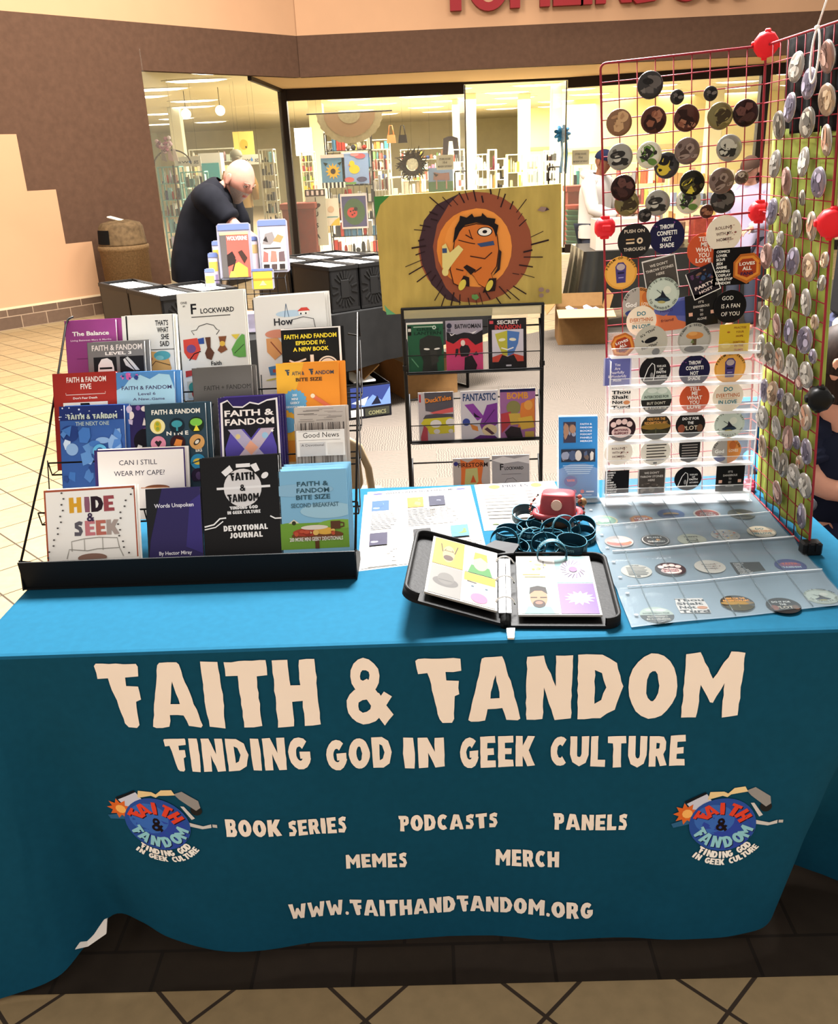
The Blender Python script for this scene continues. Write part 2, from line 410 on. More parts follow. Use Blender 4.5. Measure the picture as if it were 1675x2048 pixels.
# angled wall on the left with its stepped cream graphic
mb = MB()
for s0, s1, z0, z1, m in ((-9, 2.262, 0, 2.67, m_brown), (-9, 4.73, 2.67, 3.17, m_brown), (-9, 4.73, 3.17, 6.5, m_cream)):
    pts = [lw(s0, z0), lw(s1, z0), lw(s1, z1), lw(s0, z1)]; bk = [p-LN*.12 for p in pts]
    mb.add(pts+bk, [(0, 1, 2, 3), (7, 6, 5, 4), (0, 4, 5, 1), (1, 5, 6, 2), (2, 6, 7, 3), (3, 7, 4, 0)], m)
stp = [(-9, .235), (1.272, .235), (1.272, .84), (.946, .84), (.946, 1.427), (.614, 1.427), (.614, 2.0), (.28, 2.0), (.28, 2.3), (-.1, 2.3), (-.1, 2.5), (-9, 2.5)]
mb.prism(stp, 0, .004, m_cream, lambda x, y, z: lw(x, y, z))
struct(mb.build('wall_left'))
mb = MB(); q = [lw(-9, 0), lw(2.262, 0)]
m_bb = m_base
me_pts = [(-9, 0), (2.26, 0), (2.26, .225), (-9, .225)]
mb.prism([(0, 0), (11.26, 0), (11.26, .215), (0, .215)], .004, .022, m_base)
mb.prism([(0, .215), (11.26, .215), (11.26, .237), (0, .237)], .004, .016, M('cdb594', .6))
o = mb.build('baseboard_left'); o.matrix_world = Matrix(((LD.x, 0, LN.x, lw(-9, 0).x), (LD.y, 0, LN.y, lw(-9, 0).y), (0, 1, 0, 0), (0, 0, 0, 1))); struct(o)

# fascia over the shop front and the soffit behind it
KX, FY, HS = -1.66, 11.93, 2.67
mb = MB()
mb.box(((KX+12)/2, FY+.06, (HS+3.17)/2), (12-KX, .12, 3.17-HS), m_brown)
mb.box(((KX+12)/2, FY+.06, 4.83), (12-KX, .12, 3.32), m_cream)
struct(mb.build('wall_back'))
C1 = Vector((-2.2, 13.85, 0)); D1 = Vector((.64, 14.1, 0)); D2 = Vector((2.3, 14.16, 0)); E1 = Vector((5.1, 13.3, 0)); E2 = Vector((9.5, 12.2, 0))
mb = MB(); L5 = lw(3.93, 0, -.10); K5 = lw(4.70, 0, -.10)
mb.prism([(L5.x, L5.y), (K5.x, K5.y), (KX+.1, FY+.1), (12, FY+.1), (12, 13), (E2.x, E2.y), (E1.x, E1.y), (D2.x, D2.y), (D1.x, D1.y), (C1.x, C1.y)], HS, HS+.06, m_soff)
struct(mb.build('ceiling_soffit'))
def bar(mb, p, q, z0, z1, w, m):
    d = (q-p); L = d.length; a = math.atan2(d.y, d.x); c = (p+q)/2
    mb.box((c.x, c.y, (z0+z1)/2), (L, w, z1-z0), m, Matrix.Rotation(a, 3, 'Z'))
mb = MB()
bar(mb, C1, D1, HS-.17, HS, .1, m_bronze); bar(mb, D1, D2, HS-.035, HS, .1, m_bronze); bar(mb, D2, E1, HS-.15, HS, .1, m_bronze); bar(mb, E1, E2, HS-.15, HS, .1, m_bronze)
bar(mb, L5, C1, HS-.05, HS, .05, m_bronze)
mb.box((C1.x, C1.y, HS/2), (.13, .13, HS), m_bronze); mb.box((E1.x, E1.y, HS/2), (.13, .13, HS), m_bronze)
bar(mb, D2, E1, 0, .14, .1, m_bronze); bar(mb, C1, D1, 0, .14, .1, m_bronze); bar(mb, E1, E2, 0, .14, .1, m_bronze); bar(mb, lw(2.27, 0), C1, 0, .12, .08, m_bronze)
struct(mb.build('trim_1'))
m_glass = clear('f6f4e4', .05, .03)
def pane(n, p, q, z0, z1):
    mb = MB(); bar(mb, p, q, z0, z1, .012, m_glass); return struct(mb.build('window_%d' % n))
pane(1, lw(2.27, 0), C1, .12, 2.9); pane(2, C1, D1, .14, HS-.17); pane(3, D2, E1, .14, HS-.15); pane(4, E1, E2, .14, HS-.15)
m_blackm = M('16130f', .35, .2)
def glass_door(n, hinge, ang, w=.82):
    r = thing('door_%d' % n, None, None, hinge, ang); struct(r)
    mb = MB(); mb.box((w/2, 0, 1.33), (w, .014, 2.6), m_glass); struct(mb.build('door_panel', r))
    mb = MB(); mb.box((w/2, 0, .05), (w, .03, .08), M('cfc9a8', .4)); mb.box((.04, 0, .03), (.09, .06, .1), m_blackm); mb.box((.012, 0, 1.33), (.02, .02, 2.6), M('4d4436', .4)); struct(mb.build('door_frame', r))
    mb = MB()
    for sy in (-1, 1):
        x = w-.16; mb.tube([(x, sy*.01, 1.35), (x, sy*.09, 1.35), (x, sy*.1, 1.32), (x, sy*.1, .88), (x, sy*.09, .85), (x, sy*.01, .85)], .014, m_blackm)
    struct(mb.build('door_handle', r))
glass_door(1, D1+Vector((.02, .02, 0)), math.radians(96), .86); glass_door(2, D2-Vector((.02, -.02, 0)), math.radians(97), .86)

# the shop behind the glass
mb = MB(); mb.quad((-18, 13.9, .002), (18, 13.9, .002), (18, 40, .002), (-18, 40, .002), m_store_f)
mb.quad((-18, 9, -.004), (-3.3, 9, -.004), (-3.3, 13.9, -.004), (-18, 13.9, -.004), m_store_f); struct(mb.build('floor_shop'))
SZ = 2.98
mb = MB(); mb.prism([(-18, 9.7), (-3.6, 9.9), (L5.x-.3, L5.y+.3), (C1.x-.05, C1.y+.02), (D1.x, D1.y+.1), (D2.x, D2.y+.1), (E1.x, E1.y+.1), (E2.x, E2.y+.1), (18, 12.5), (18, 40), (-18, 40)], SZ, SZ+.05, m_store_c); struct(mb.build('ceiling_shop'))
mb = MB(); mb.box((0, 38, SZ/2), (36, .1, SZ), M('cfc6a4', .7, noise=.05, scale=3)); struct(mb.build('wall_shop_back'))
mb = MB(); mb.box((-11, 24, SZ/2), (.1, 32, SZ), M('d8dcc4', .7)); struct(mb.build('wall_shop_left'))
mb = MB(); mb.box((14, 26, SZ/2), (.1, 28, SZ), M('f0e6b0', .7)); struct(mb.build('wall_shop_right'))
# lit slatted display walls and columns of the shop
mb = MB(); p = atY(1140, 300, 27); q = atY(1500, 300, 27)
mb.box(((p.x+q.x)/2+.3, 27.1, SZ/2), (q.x-p.x+1.8, .1, SZ), M('f3e7a8', .7))
mb.box(((p.x+q.x)/2+.3, 27.0, 1.62), (q.x-p.x+1.8, .1, .12), M('cdb98a', .6)); struct(mb.build('wall_shop_display'))
mb = MB(); p = atY(1060, 300, 31); q = atY(1101, 300, 31); mb.box(((p.x+q.x)/2+.1, 31, SZ/2), (q.x-p.x+.5, .1, SZ), M('f6eec0', .7)); mb.box(((p.x+q.x)/2+.1, 30.93, 1.72), (q.x-p.x+.5, .08, .1), M('cdb98a', .6)); struct(mb.build('wall_shop_alcove'))
def column(n, x0, x1, Y, col='e6dfbd'):
    p = atY(x0, 300, Y); q = atY(x1, 300, Y); mb = MB(); w = q.x-p.x
    mb.rbox(((p.x+q.x)/2, Y+w/2, SZ/2), (w, w, SZ), M(col, .7), .01); mb.box(((p.x+q.x)/2, Y+w/2, .1), (w+.02, w+.02, .2), M('8d7f62', .6)); struct(mb.build('column_%d' % n))
column(1, 1037, 1060, 23); column(2, 1101, 1122, 20); column(3, 932, 953, 22); column(4, 622, 650, 21); column(5, 345, 368, 22, 'd8d6c0'); column(6, 1412, 1440, 24); column(7, 906, 920, 24)
# oval fixtures of the shop ceiling
m_lamp = M('fff6e0', .5, emit=5.0); m_rim = M('e9e2c8', .5)
proto = None; k = 0
LY = [15.2, 16.6, 18.2, 20.0, 22.0, 24.3, 27.0, 30.0]
def lamp(x, y):
    global proto
    if proto is None:
        proto = thing('ceiling_light', 'oval glowing fixture on the pale shop ceiling', 'light', (x, y, SZ), 0, 'oval fixtures on the shop ceiling')
        mb = MB(); mb.lathe([(.5, -.02), (.56, -.012), (.58, 0)], (0, 0, 0), m_rim, 28)
        for i, v in enumerate(mb.v): mb.v[i] = (v[0]*1.05, v[1]*.36, v[2])
        mb.build('frame', proto)
        mb = MB(); mb.lathe([(.1, -.045), (.35, -.04), (.5, -.02)], (0, 0, 0), m_lamp, 28)
        for i, v in enumerate(mb.v): mb.v[i] = (v[0]*1.05, v[1]*.36, v[2])
        mb.build('diffuser', proto); return proto
    c = copy_tree(proto); c.location = (x, y, SZ); return c
for i, Y in enumerate(LY):
    for j in range(-5, 6):
        x = j*1.85+(.6 if i % 2 else 0)+R.uniform(-.15, .15)
        if Y < 15.5 and x > -2.2 and x < 0: continue
        if (x < -3.0-(Y-14)*.2 and Y < 40) or (x > -2.0): lamp(x, Y)
for x, Y in ((-3.9, 11.3), (-3.2, 12.6), (-4.4, 12.9), (-3.1, 14.0), (-5.3, 12.0), (-4.1, 10.6)): lamp(x, Y)

# red sign letters standing off the cream wall
m_red = M('7d1f24', .5); m_redf = M('8e2429', .45)
xs = [(875, 'T'), (935, 'O'), (1019, 'M'), (1105, 'L'), (1160, 'I'), (1190, 'N'), (1258, 'S'), (1330, 'O'), (1414, 'N')]
names = {'T': 'first', 'O': '', 'N': ''}
seenl = {}
for px_, ch in xs:
    p = atY(px_, 0, FY-.06); gv, gf, w = wood_glyph(ch) if ch != 'S' and ch != 'O' else wood_glyph(ch)
    bw = {'T': .5, 'O': .58, 'M': .56, 'L': .42, 'I': .13, 'N': .5, 'S': .46}[ch]; H_ = .62
    outl = {'T': [(0, 1), (.5, 1), (.5, .82), (.33, .82), (.33, 0), (.17, 0), (.17, .82), (0, .82)], 'L': [(0, 0), (.42, 0), (.42, .18), (.16, .18), (.16, 1), (0, 1)], 'I': [(0, 0), (.16, 0), (.16, 1), (0, 1)],
            'M': [(0, 0), (.14, 0), (.14, .62), (.28, .3), (.42, .62), (.42, 0), (.56, 0), (.56, 1), (.44, 1), (.28, .6), (.12, 1), (0, 1)], 'N': [(0, 0), (.14, 0), (.14, .62), (.36, 0), (.5, 0), (.5, 1), (.36, 1), (.36, .38), (.14, 1), (0, 1)]}
    mb = MB(); z0 = 3.34 if ch in 'OS' else 3.36
    if ch in outl: mb.prism(outl[ch], 0, .1, m_red, lambda x, y, z: Vector((p.x+x*.93, FY-.02-z, z0+y*H_)))
    elif ch == 'O':
        n = 28; a = ell(.29, .5, .29, .5, n); b_ = ell(.29, .5, .15, .34, n); vs = []
        for z in (0, .1): vs += [Vector((p.x+x*.93, FY-.02-z, z0+y*H_)) for x, y in a]+[Vector((p.x+x*.93, FY-.02-z, z0+y*H_)) for x, y in b_]
        fs = []
        for i in range(n):
            j = (i+1) % n; fs += [(2*n+i, 2*n+j, 3*n+j, 3*n+i), (i, n+i, n+j, j), (i, j, 2*n+j, 2*n+i), (n+i, 3*n+i, 3*n+j, n+j)]
        mb.add(vs, fs, m_red)
    else:
        for pl, _h in strk([(.42, .82), (.32, .92), (.14, .9), (.07, .76), (.14, .6), (.33, .45), (.39, .28), (.32, .1), (.12, .07), (.03, .2)], .14): mb.prism(pl, 0, .1, m_red, lambda x, y, z: Vector((p.x+x*.93, FY-.02-z, z0+y*H_)))
    o = mb.build('sign_letter'); seenl[ch] = seenl.get(ch, 0)+1
    pos = {'T': 'T, first of the shop name', 'M': 'M between an O and an L', 'L': 'L between the M and the I', 'I': 'I between the L and an N', 'S': 'S between an N and an O'}.get(ch)
    if ch == 'O': pos = 'O right after the T' if seenl[ch] == 1 else 'O right after the S'
    if ch == 'N': pos = 'N right after the I' if seenl[ch] == 1 else 'N that ends the shop name'
    tag(o, 'dark red raised sign letter '+pos+' above the shop', 'sign letter', 'letters of the shop sign')
l = area('added_sign_wash', (2.4, FY-.5, 4.6), 3.0, 40, (1, .9, .7), target=(2.4, FY, 3.2), sy=.2)  # extra lamp added to lift the upper cream wall and its letters

# ------------------------------------------------------------------ table and its printed cloth
TW, TD, TZ = .9, .845, .737
t = thing('folding_table', 'white plastic folding table hidden under the blue cloth', 'table', (0, TD/2, 0))
mb = MB(); mb.rbox((0, 0, TZ-.022), (1.76, .8, .03), M('d8d6d0', .5), .008); mb.build('tabletop', t)
for sx in (-1, 1):
    for sy in (-1, 1):
        mb = MB(); mb.tube([(sx*.66, sy*.24, TZ-.036), (sx*.66, sy*.24, 0)], .014, M('7d7d7d', .4, .6)); mb.build('leg', t)
m_cloth = M('10445a', .85, noise=.05, scale=60, spec=.05)
m_print = M('efe0d2', .9, spec=.1)
# outline of the table edge, where the hem falls, and how high the hem hangs
CP = [((-.9, .845), (-1.03, .845), .01), ((-.9, .5), (-1.07, .5), .008), ((-.9, .2), (-1.10, .15), .006), ((-.9, .06), (-1.07, -.06), .004), ((-.895, .005), (-.99, -.125), .003), ((-.88, 0), (-.90, -.105), .006), ((-.86, 0), (-.825, -.075), .02),
      ((-.835, 0), (-.78, -.02), .05), ((-.79, 0), (-.735, .035), .075), ((-.72, 0), (-.665, .005), .078), ((-.62, 0), (-.60, -.015), .055), ((-.5, 0), (-.495, -.025), .034), ((-.3, 0), (-.3, -.025), .032), ((0, 0), (0, -.02), .034), ((.3, 0), (.29, -.02), .032),
      ((.5, 0), (.48, -.025), .03), ((.64, 0), (.60, -.02), .028), ((.74, 0), (.665, -.012), .03), ((.81, 0), (.70, .03), .04), ((.86, 0), (.715, .11), .04), ((.885, 0), (.76, .17), .03), ((.897, .006), (.84, .15), .02), ((.9, .05), (.95, .10), .012), ((.9, .15), (1.02, .2), .01), ((.9, .5), (1.0, .55), .01), ((.9, .845), (.97, .845), .012)]
def cr(a, b, c, d, t): return .5*((2*b)+(-a+c)*t+(2*a-5*b+4*c-d)*t*t+(-a+3*b-3*c+d)*t**3)
def cloth_pt(t, s):
    t = max(0, min(len(CP)-1.0001, t)); i = int(t); f = t-i
    k = [CP[max(0, min(len(CP)-1, j))] for j in (i-1, i, i+1, i+2)]
    top = (cr(*[q[0][0] for q in k], f), cr(*[q[0][1] for q in k], f)); bot = (cr(*[q[1][0] for q in k], f), cr(*[q[1][1] for q in k], f)); hz = cr(*[q[2] for q in k], f)
    e = s**1.15
    x = top[0]*(1-e)+bot[0]*e; y = top[1]*(1-e)+bot[1]*e
    wv = s*.008*(math.sin(7*x+2.2*s)+.6*math.sin(19*x+3+4*s))+.0012*min(1, s*4)*(math.sin(31*x+17*s)+math.sin(23*s-14*x+1)*.8+.5*math.sin(47*x-29*s))
    r = .012
    if s < .03: y0 = r*(1-math.sqrt(max(0, 1-(1-s/.03)**2))) if False else 0
    y += wv*(1 if abs(x) < .85 else .3)
    return Vector((x, y, TZ+.004-s*(TZ-hz)))
NT, NS = 160, 44
vs = []; fs = []
for j in range(NS+1):
    s = (j/NS)**1.3
    for i in range(NT+1): vs.append(cloth_pt(i/NT*(len(CP)-1), s))
for j in range(NS):
    for i in range(NT): a = j*(NT+1)+i; fs.append((a, a+1, a+NT+2, a+NT+1))
mb = MB(); mb.add(vs, fs, m_cloth, True)
# top: a fine sheet pulled 8 mm in, with a rounded edge
ring = [cloth_pt(i/NT*(len(CP)-1), 0) for i in range(NT+1)]
def inset(p, d): return Vector((max(-.9+d, min(.9-d, p.x)), max(d, p.y), 0))
r1 = [inset(p, .004)+Vector((0, 0, TZ+.0085)) for p in ring]; r2 = [inset(p, .012)+Vector((0, 0, TZ+.010)) for p in ring]
n = len(ring); vs = ring+r1+r2; fs = []
for a in range(2):
    for i in range(n-1): fs.append((a*n+i, a*n+i+1, (a+1)*n+i+1, (a+1)*n+i))
fs.append(tuple(range(2*n, 3*n)))
mb.add(vs, fs, m_cloth, False)
TT = TZ+.010   # height of the cloth's upper face
# printing, laid on the front of the cloth
def on_cloth(x, z, lift=.0012):
    lo, hi = 9.0, 20.0; lo = 7.0
    for _ in range(24):
        md = (lo+hi)/2
        s = max(0, min(1, (TZ-z)/(TZ-.034))); p = cloth_pt(md, s)
        if p.x < x: lo = md
        else: hi = md
    hz_t = lo; s = (TZ-z)/(TZ-.034); s = max(0, min(1, s))
    p = cloth_pt(hz_t, s); dx = cloth_pt(hz_t+.05, s)-p; dz = cloth_pt(hz_t, max(0, s-.01))-p
    nrm = dx.cross(dz).normalized()
    if nrm.y > 0: nrm = -nrm
    return p+nrm*(lift+.0011)
def print_poly(vs, fs, mat, lift=.0012, maxl=.016):
    b = bmesh.new(); bv = [b.verts.new((p[0], p[1], 0)) for p in vs]
    lay = [p[2] if len(p) > 2 else 0 for p in vs]
    for f in fs:
        try: b.faces.new([bv[i] for i in f])
        except ValueError: pass
    for _ in range(3):
        es = [e for e in b.edges if e.calc_length() > maxl]
        if not es: break
        bmesh.ops.subdivide_edges(b, edges=es, cuts=1); bmesh.ops.triangulate(b, faces=b.faces)
    b.verts.ensure_lookup_table(); b.verts.index_update()
    mb.add([on_cloth(v.co.x, v.co.y, lift) for v in b.verts], [[v.index for v in f.verts] for f in b.faces], mat)
    b.free()
def rough_word(text, x0, x1, z0, z1, slant=0.0, mat=m_print, lift=.0012):
    """one word in worn woodcut letters between two corners"""
    gap = .1; ws = [GL[c][0] for c in text]; tot = sum(ws)+gap*(len(text)-1); sx = (x1-x0)/tot; x = 0; h = z1-z0
    for c in text:
        w = GL[c][0]
        for outer, holes in GL[c][1]:
            loops = []
            for l in [outer]+holes:
                q = []
                for i in range(len(l)):
                    a, b_ = l[i], l[(i+1) % len(l)]; d = math.hypot((b_[0]-a[0])*sx, (b_[1]-a[1])*h); m_ = max(1, int(d/.012))
                    for k in range(m_):
                        f = k/m_; q.append((a[0]+(b_[0]-a[0])*f, a[1]+(b_[1]-a[1])*f))
                jit = .0011 if h > .08 else .0005
                loops.append([(x0+(x+px)*sx+R.uniform(-jit, jit), z0+py*h+slant*(x+px)/tot+R.uniform(-jit, jit)) for px, py in q])
            tri = tessellate_polygon([[Vector((px, py, 0)) for px, py in l] for l in loops]); vs_ = [p for l in loops for p in l]
            print_poly(vs_, [tuple(t) for t in tri], mat, lift); lift += .00004
        x += w+gap
def words(px0, py0, px1, py1, text, slant=0.0):
    p = atY(px0, py0, -.01); q = atY(px1, py1, -.01); rough_word(text, p.x, q.x, q.z, p.z, slant)
rough_word('FAITH', -.652, -.238, .578, .722, -.003); rough_word('&', -.186, -.098, .574, .717); rough_word('FANDOM', -.05, .560, .572, .712, -.006)
rough_word('FINDING', -.546, -.263, .478, .552, .0); rough_word('GOD', -.232, -.105, .472, .543); rough_word('IN', -.083, -.003, .470, .538); rough_word('GEEK', .027, .173, .463, .535); rough_word('CULTURE', .203, .462, .462, .531, -.002)
rough_word('BOOK', -.447, -.335, .324, .365, .002); rough_word('SERIES', -.322, -.205, .322, .361); rough_word('PODCASTS', -.1, .099, .318, .356, -.002); rough_word('PANELS', .21, .357, .314, .352, -.002)
rough_word('MEMES', -.213, -.087, .228, .265); rough_word('MERCH', .094, .222, .220, .260, -.001); rough_word('WWW.FAITHANDFANDOM.ORG', -.339, .292, .11, .151, -.016)
def logo(cx, cz, sc):
    def ppoly(pts, colr, lift): 
        tri = tessellate_polygon([[Vector((x, y, 0)) for x, y in pts]]); print_poly([(cx+x*sc, cz+y*sc) for x, y in pts], [tuple(t) for t in tri], M(colr, .9, spec=.1), lift, .03)
    ppoly([(-.86, .02), (-.6, .12), (-.5, .02), (-.82, -.06)], '2f5f86', .0010)
    ppoly([(.5, .1), (.78, .02), (.92, .06), (.92, -.01), (.76, -.04), (.5, .02)], 'c8c4c0', .0010); ppoly([(.94, .06), (1.02, .05), (1.02, -.01), (.94, 0)], 'b8b4b0', .0010)
    ppoly([(.44, .42), (.5, .42), (.66, .18), (.6, .15)], 'c9c5c2', .0010); ppoly(ell(.7, .34, .1, .1, 12), '23211f', .0009)
    ppoly([(-.62, .42), (-.3, .62), (-.2, .46), (-.5, .26)], 'c3c6d6', .0010); ppoly([(-.62, .42), (-.3, .62), (-.32, .66), (-.66, .46)], '15181c', .0011)
    ppoly([(-.28, .5), (-.25, .66), (-.02, .66), (.05, .62), (.15, .72), (.33, .74), (.38, .64), (.1, .6), (.04, .55), (-.04, .58)], 'e3c894', .0011)
    ppoly([(.36, .66), (.5, .72), (.76, .54), (.78, .4), (.7, .34), (.44, .56)], '8f8b88', .0010)
    s_ = []
    for i in range(18): a = 2*PI*i/18; r = .22 if i % 2 else .13; s_.append((-.62+r*math.cos(a), .22+r*math.sin(a)))
    ppoly(s_, 'd4652a', .0013); ppoly(ell(-.6, .22, .09, .09, 10), 'f0b060', .0015)
    ppoly(ell(0, 0, .56, .53, 34), '2b4d9a', .0014); ppoly(ell(.06, -.12, .44, .38, 26), '2f45a0', .00145); ppoly(ell(-.14, .1, .34, .3, 22), '3a66b4', .0015)
    def arc(text, rad, a0, a1, h, colr, lift, up=True, ry=None, dx=0, dy=0):
        n = len(text)
        for i, c in enumerate(text):
            f = i/(n-1); a = a0+(a1-a0)*f; gv, gf, w = wood_glyph(c); bx = rad*math.cos(a)+dx; by = (ry or rad)*math.sin(a)+dy; rt_ = a-PI/2 if up else a+PI/2; ca, sa = math.cos(rt_), math.sin(rt_)
            vs_ = []
            for p in gv:
                x_ = (p[0]-w/2)*h*.9; y_ = p[1]*h-h/2; vs_.append((cx+(bx+x_*ca-y_*sa)*sc, cz+(by+x_*sa+y_*ca)*sc, p[2] if len(p) > 2 else 0))
            print_poly(vs_, gf, M(colr, .9, spec=.1), lift, .05)
    arc('FAITH', .40, math.radians(152), math.radians(34), .25, '2a1018', .0017, True, .32, .015, -.015)
    arc('FAITH', .40, math.radians(152), math.radians(34), .25, 'd8432e', .0019, True, .32)
    arc('FANDOM', .42, math.radians(207), math.radians(338), .22, '14203a', .0017, False, .36, .015, -.015); arc('FANDOM', .42, math.radians(207), math.radians(338), .22, '8cc4d0', .0019, False, .36)
    rough_word('&', cx-.1*sc, cx+.09*sc, cz-.14*sc, cz+.12*sc, 0, M('1c1214', .9, spec=.1), .0019)
    arc('FINDING GOD', .62, math.radians(238), math.radians(317), .13, 'f0ece6', .0012, False, .61); arc('IN GEEK CULTURE', .76, math.radians(236), math.radians(321), .12, 'f0ece6', .0012, False, .75)
logo(-.585, .345, .118); logo(.545, .322, .118)
o = mb.build('tablecloth', fixn=False)
tag(o, 'blue printed tablecloth with big FAITH & FANDOM lettering draped to the floor', 'tablecloth')
pts_ = [atY(214, 1838, .02), atY(212, 1868, .0), atY(176, 1893, -.03), atY(150, 1899, -.05), atY(172, 1868, -.012), atY(190, 1840, .012)]
hb_ = MB(); hb_.add([p+Vector((0, dy, 0)) for dy in (0, .004) for p in pts_], [tuple(range(6)), tuple(range(6, 12))[::-1]]+[(i, (i+1) % 6, 6+(i+1) % 6, 6+i) for i in range(6)], M('e6ddd4', .9)); hb_ = hb_.build('hem_lining', o); hb_['label'] = 'white underside showing at the left hem'

# ------------------------------------------------------------------ tiered wire book rack
m_wire = M('15120f', .4, .4)
m_tray = M('141516', .5, .1)
RX0, RX1 = -.90, -.178
rack = thing('book_rack', 'black tiered wire book rack with a deep front tray, full of books', 'book rack', ((RX0+RX1)/2, .30, TT))
rk = lambda p: Vector(p)-Vector(((RX0+RX1)/2, .30, TT))
mb = MB()
mb.box(rk(((RX0+RX1)/2, .283, TT+.034)), (RX1-RX0, .003, .066), m_tray, Matrix.Rotation(.12, 3, 'X'))
mb.box(rk(((RX0+RX1)/2, .33, TT+.0025)), (RX1-RX0, .1, .003), m_tray)
for x in (RX0, RX1): mb.prism([(.277, TT+.001), (.38, TT+.001), (.38, TT+.02), (.288, TT+.068)], -.0015, .0015, m_tray, lambda a, b_, z: rk((x+z, a, b_)))
mb.build('front_tray', rack)
ROWS = [(.322, TT+.006, 22), (.445, .845, 20), (.545, .93, 20), (.632, .985, 19), (.715, 1.045, 18)]
for x in (RX0, RX1):
    mb = MB()
    mb.tube([rk(p) for p in ((x, .292, TT+.06), (x, .53, 1.0), (x, .765, 1.235), (x, .785, 1.245 if x < -.5 else 1.175), (x+(.012 if x < -.5 else -.03), .79, 1.25 if x < -.5 else 1.18))], .0028, m_wire, 6)
    mb.build('side_frame', rack)
mb = MB()
for x in (-.62, -.46): mb.tube([rk((x, .73, 1.04)), rk((x, .80, TT+.003)), rk((x, .38, TT+.004))], .0028, m_wire, 6)
mb.build('back_leg', rack)
for (Y, z, ln) in ROWS[1:]:
    mb = MB()
    for dy, dz in ((-.028, .028), (-.02, -.004), (.03, -.006)): mb.tube([rk((RX0, Y+dy, z+dz)), rk((RX1, Y+dy, z+dz))], .0022, m_wire, 6)
    for i in range(7):
        x = RX0+(RX1-RX0)*i/6; mb.tube([rk((x, Y-.028, z+.028)), rk((x, Y-.02, z-.004)), rk((x, Y+.03, z-.006)), rk((x, Y+.03+.12*math.sin(math.radians(ln)), z+.12))], .0016, m_wire, 5)
    mb.build('shelf_wire', rack)
m_page = M('f3efe6', .85, noise=.06, scale=90, aniso=(1, 60, 1))
YB = [None]
def book(name, label, row, tl, tr, cover, cmds, group='faith books on the rack', th=.012, copies=1, dx=.006, back=.0, cat='book', spine=None, clab=None, dz=.003):
    Y, z, ln = ROWS[row]; a = math.radians(ln); Y += back
    v = Vector((0, math.sin(a), math.cos(a))); nn = Vector((0, -math.cos(a), math.sin(a)))
    p = atP(tl[0], tl[1], (0, Y, z), nn); q = atP(tr[0], tr[1], (0, Y, z), nn)
    W = q.x-p.x; H = ((p.z+q.z)/2-z)/math.cos(a); tilt = math.atan2(q.z-p.z, W)
    vis = 1.0; yb = YB[0]
    if yb: c_ = atP((tl[0]+tr[0])/2, yb, (0, Y, z), nn); vis = ((p.z+q.z)/2-c_.z)/((p.z+q.z)/2-z)
    rot = Matrix((Vector((1, 0, 0)), v, nn)).transposed() @ Matrix.Rotation(tilt*.6, 3, 'Z')
    for k in range(copies-1, -1, -1):
        r = thing(name, label if k == 0 else '%s copy behind the %s' % (('next', 'second', 'third', 'fourth')[k-1], ' '.join(label.split(',')[0].split()[:10])), cat, Vector((p.x+k*dx, Y, z))-nn*(k*(th+.0015))+v*(k*dz), group=group)
        r.rotation_euler = rot.to_euler()
        mb = MB(); m = M(cover, .45)
        mb.box((W/2, H/2, -.0005), (W, H, .001), m); mb.box((W/2, H/2, -th+.0005), (W, H, .001), m); mb.box((.0005, H/2, -th/2), (.001, H, th), M(spine or cover, .45))
        if k == 0: art(mb, cmds, W, H*vis, lambda u, w, l: Vector((u, w+H*(1-vis), l)))
        mb.build('cover', r)
        mb = MB(); mb.box((W/2, H/2, -th/2), (W-.003, H-.003, th-.0022), m_page); mb.build('pages', r)
K_, W_ = '17171a', 'f0eee8'
# top tier
YB[0] = 795; book('paperback', 'purple book titled The Balance, top left of the rack', 4, (130, 643), (232, 637), '8e3f7e', [('t', .5, .80, .055, 'The Balance', W_, 'c', 'B', .72), ('t', .5, .73, .022, 'Living Between Mary & Martha', 'e8cfe0', 'c', 'b', .8), ('r', .2, .5, .55, .505, '5a2450')], copies=2, dx=.011)
YB[0] = 785; book('paperback', "white book titled That's What She Said, in the top tier", 4, (243, 633), (346, 628), 'ecebe4', [('r', .08, 0, .11, 1, K_), ('l', [(.99, 1), (.99, 0)], .008, K_), ('t', .9, .86, .07, "THAT'S", K_, 'r', 'b', .25), ('t', .9, .77, .07, 'WHAT', K_, 'r', 'b', .22), ('t', .9, .68, .07, 'SHE', K_, 'r', 'b', .15), ('t', .9, .59, .07, 'SAID', K_, 'r', 'b', .18), ('r', .12, .545, .99, .553, K_),
     ('p', [(.4, .1), (.4, .54), (.85, .5), (.92, .3), (.8, .1)], 'd9a765'), ('e', .75, .47, .16, .06, '55a2ac'), ('e', .7, .44, .08, .03, '7fc0c4'), ('e', .5, .43, .06, .035, 'b3342f'), ('e', .5, .43, .035, .012, 'f3ece4'), ('l', [(.42, .25), (.62, .4), (.9, .34)], .012, K_), ('p', [(.12, 0), (.12, .3), (.38, .2), (.4, 0)], 'c04c46')], copies=2, dx=.004)
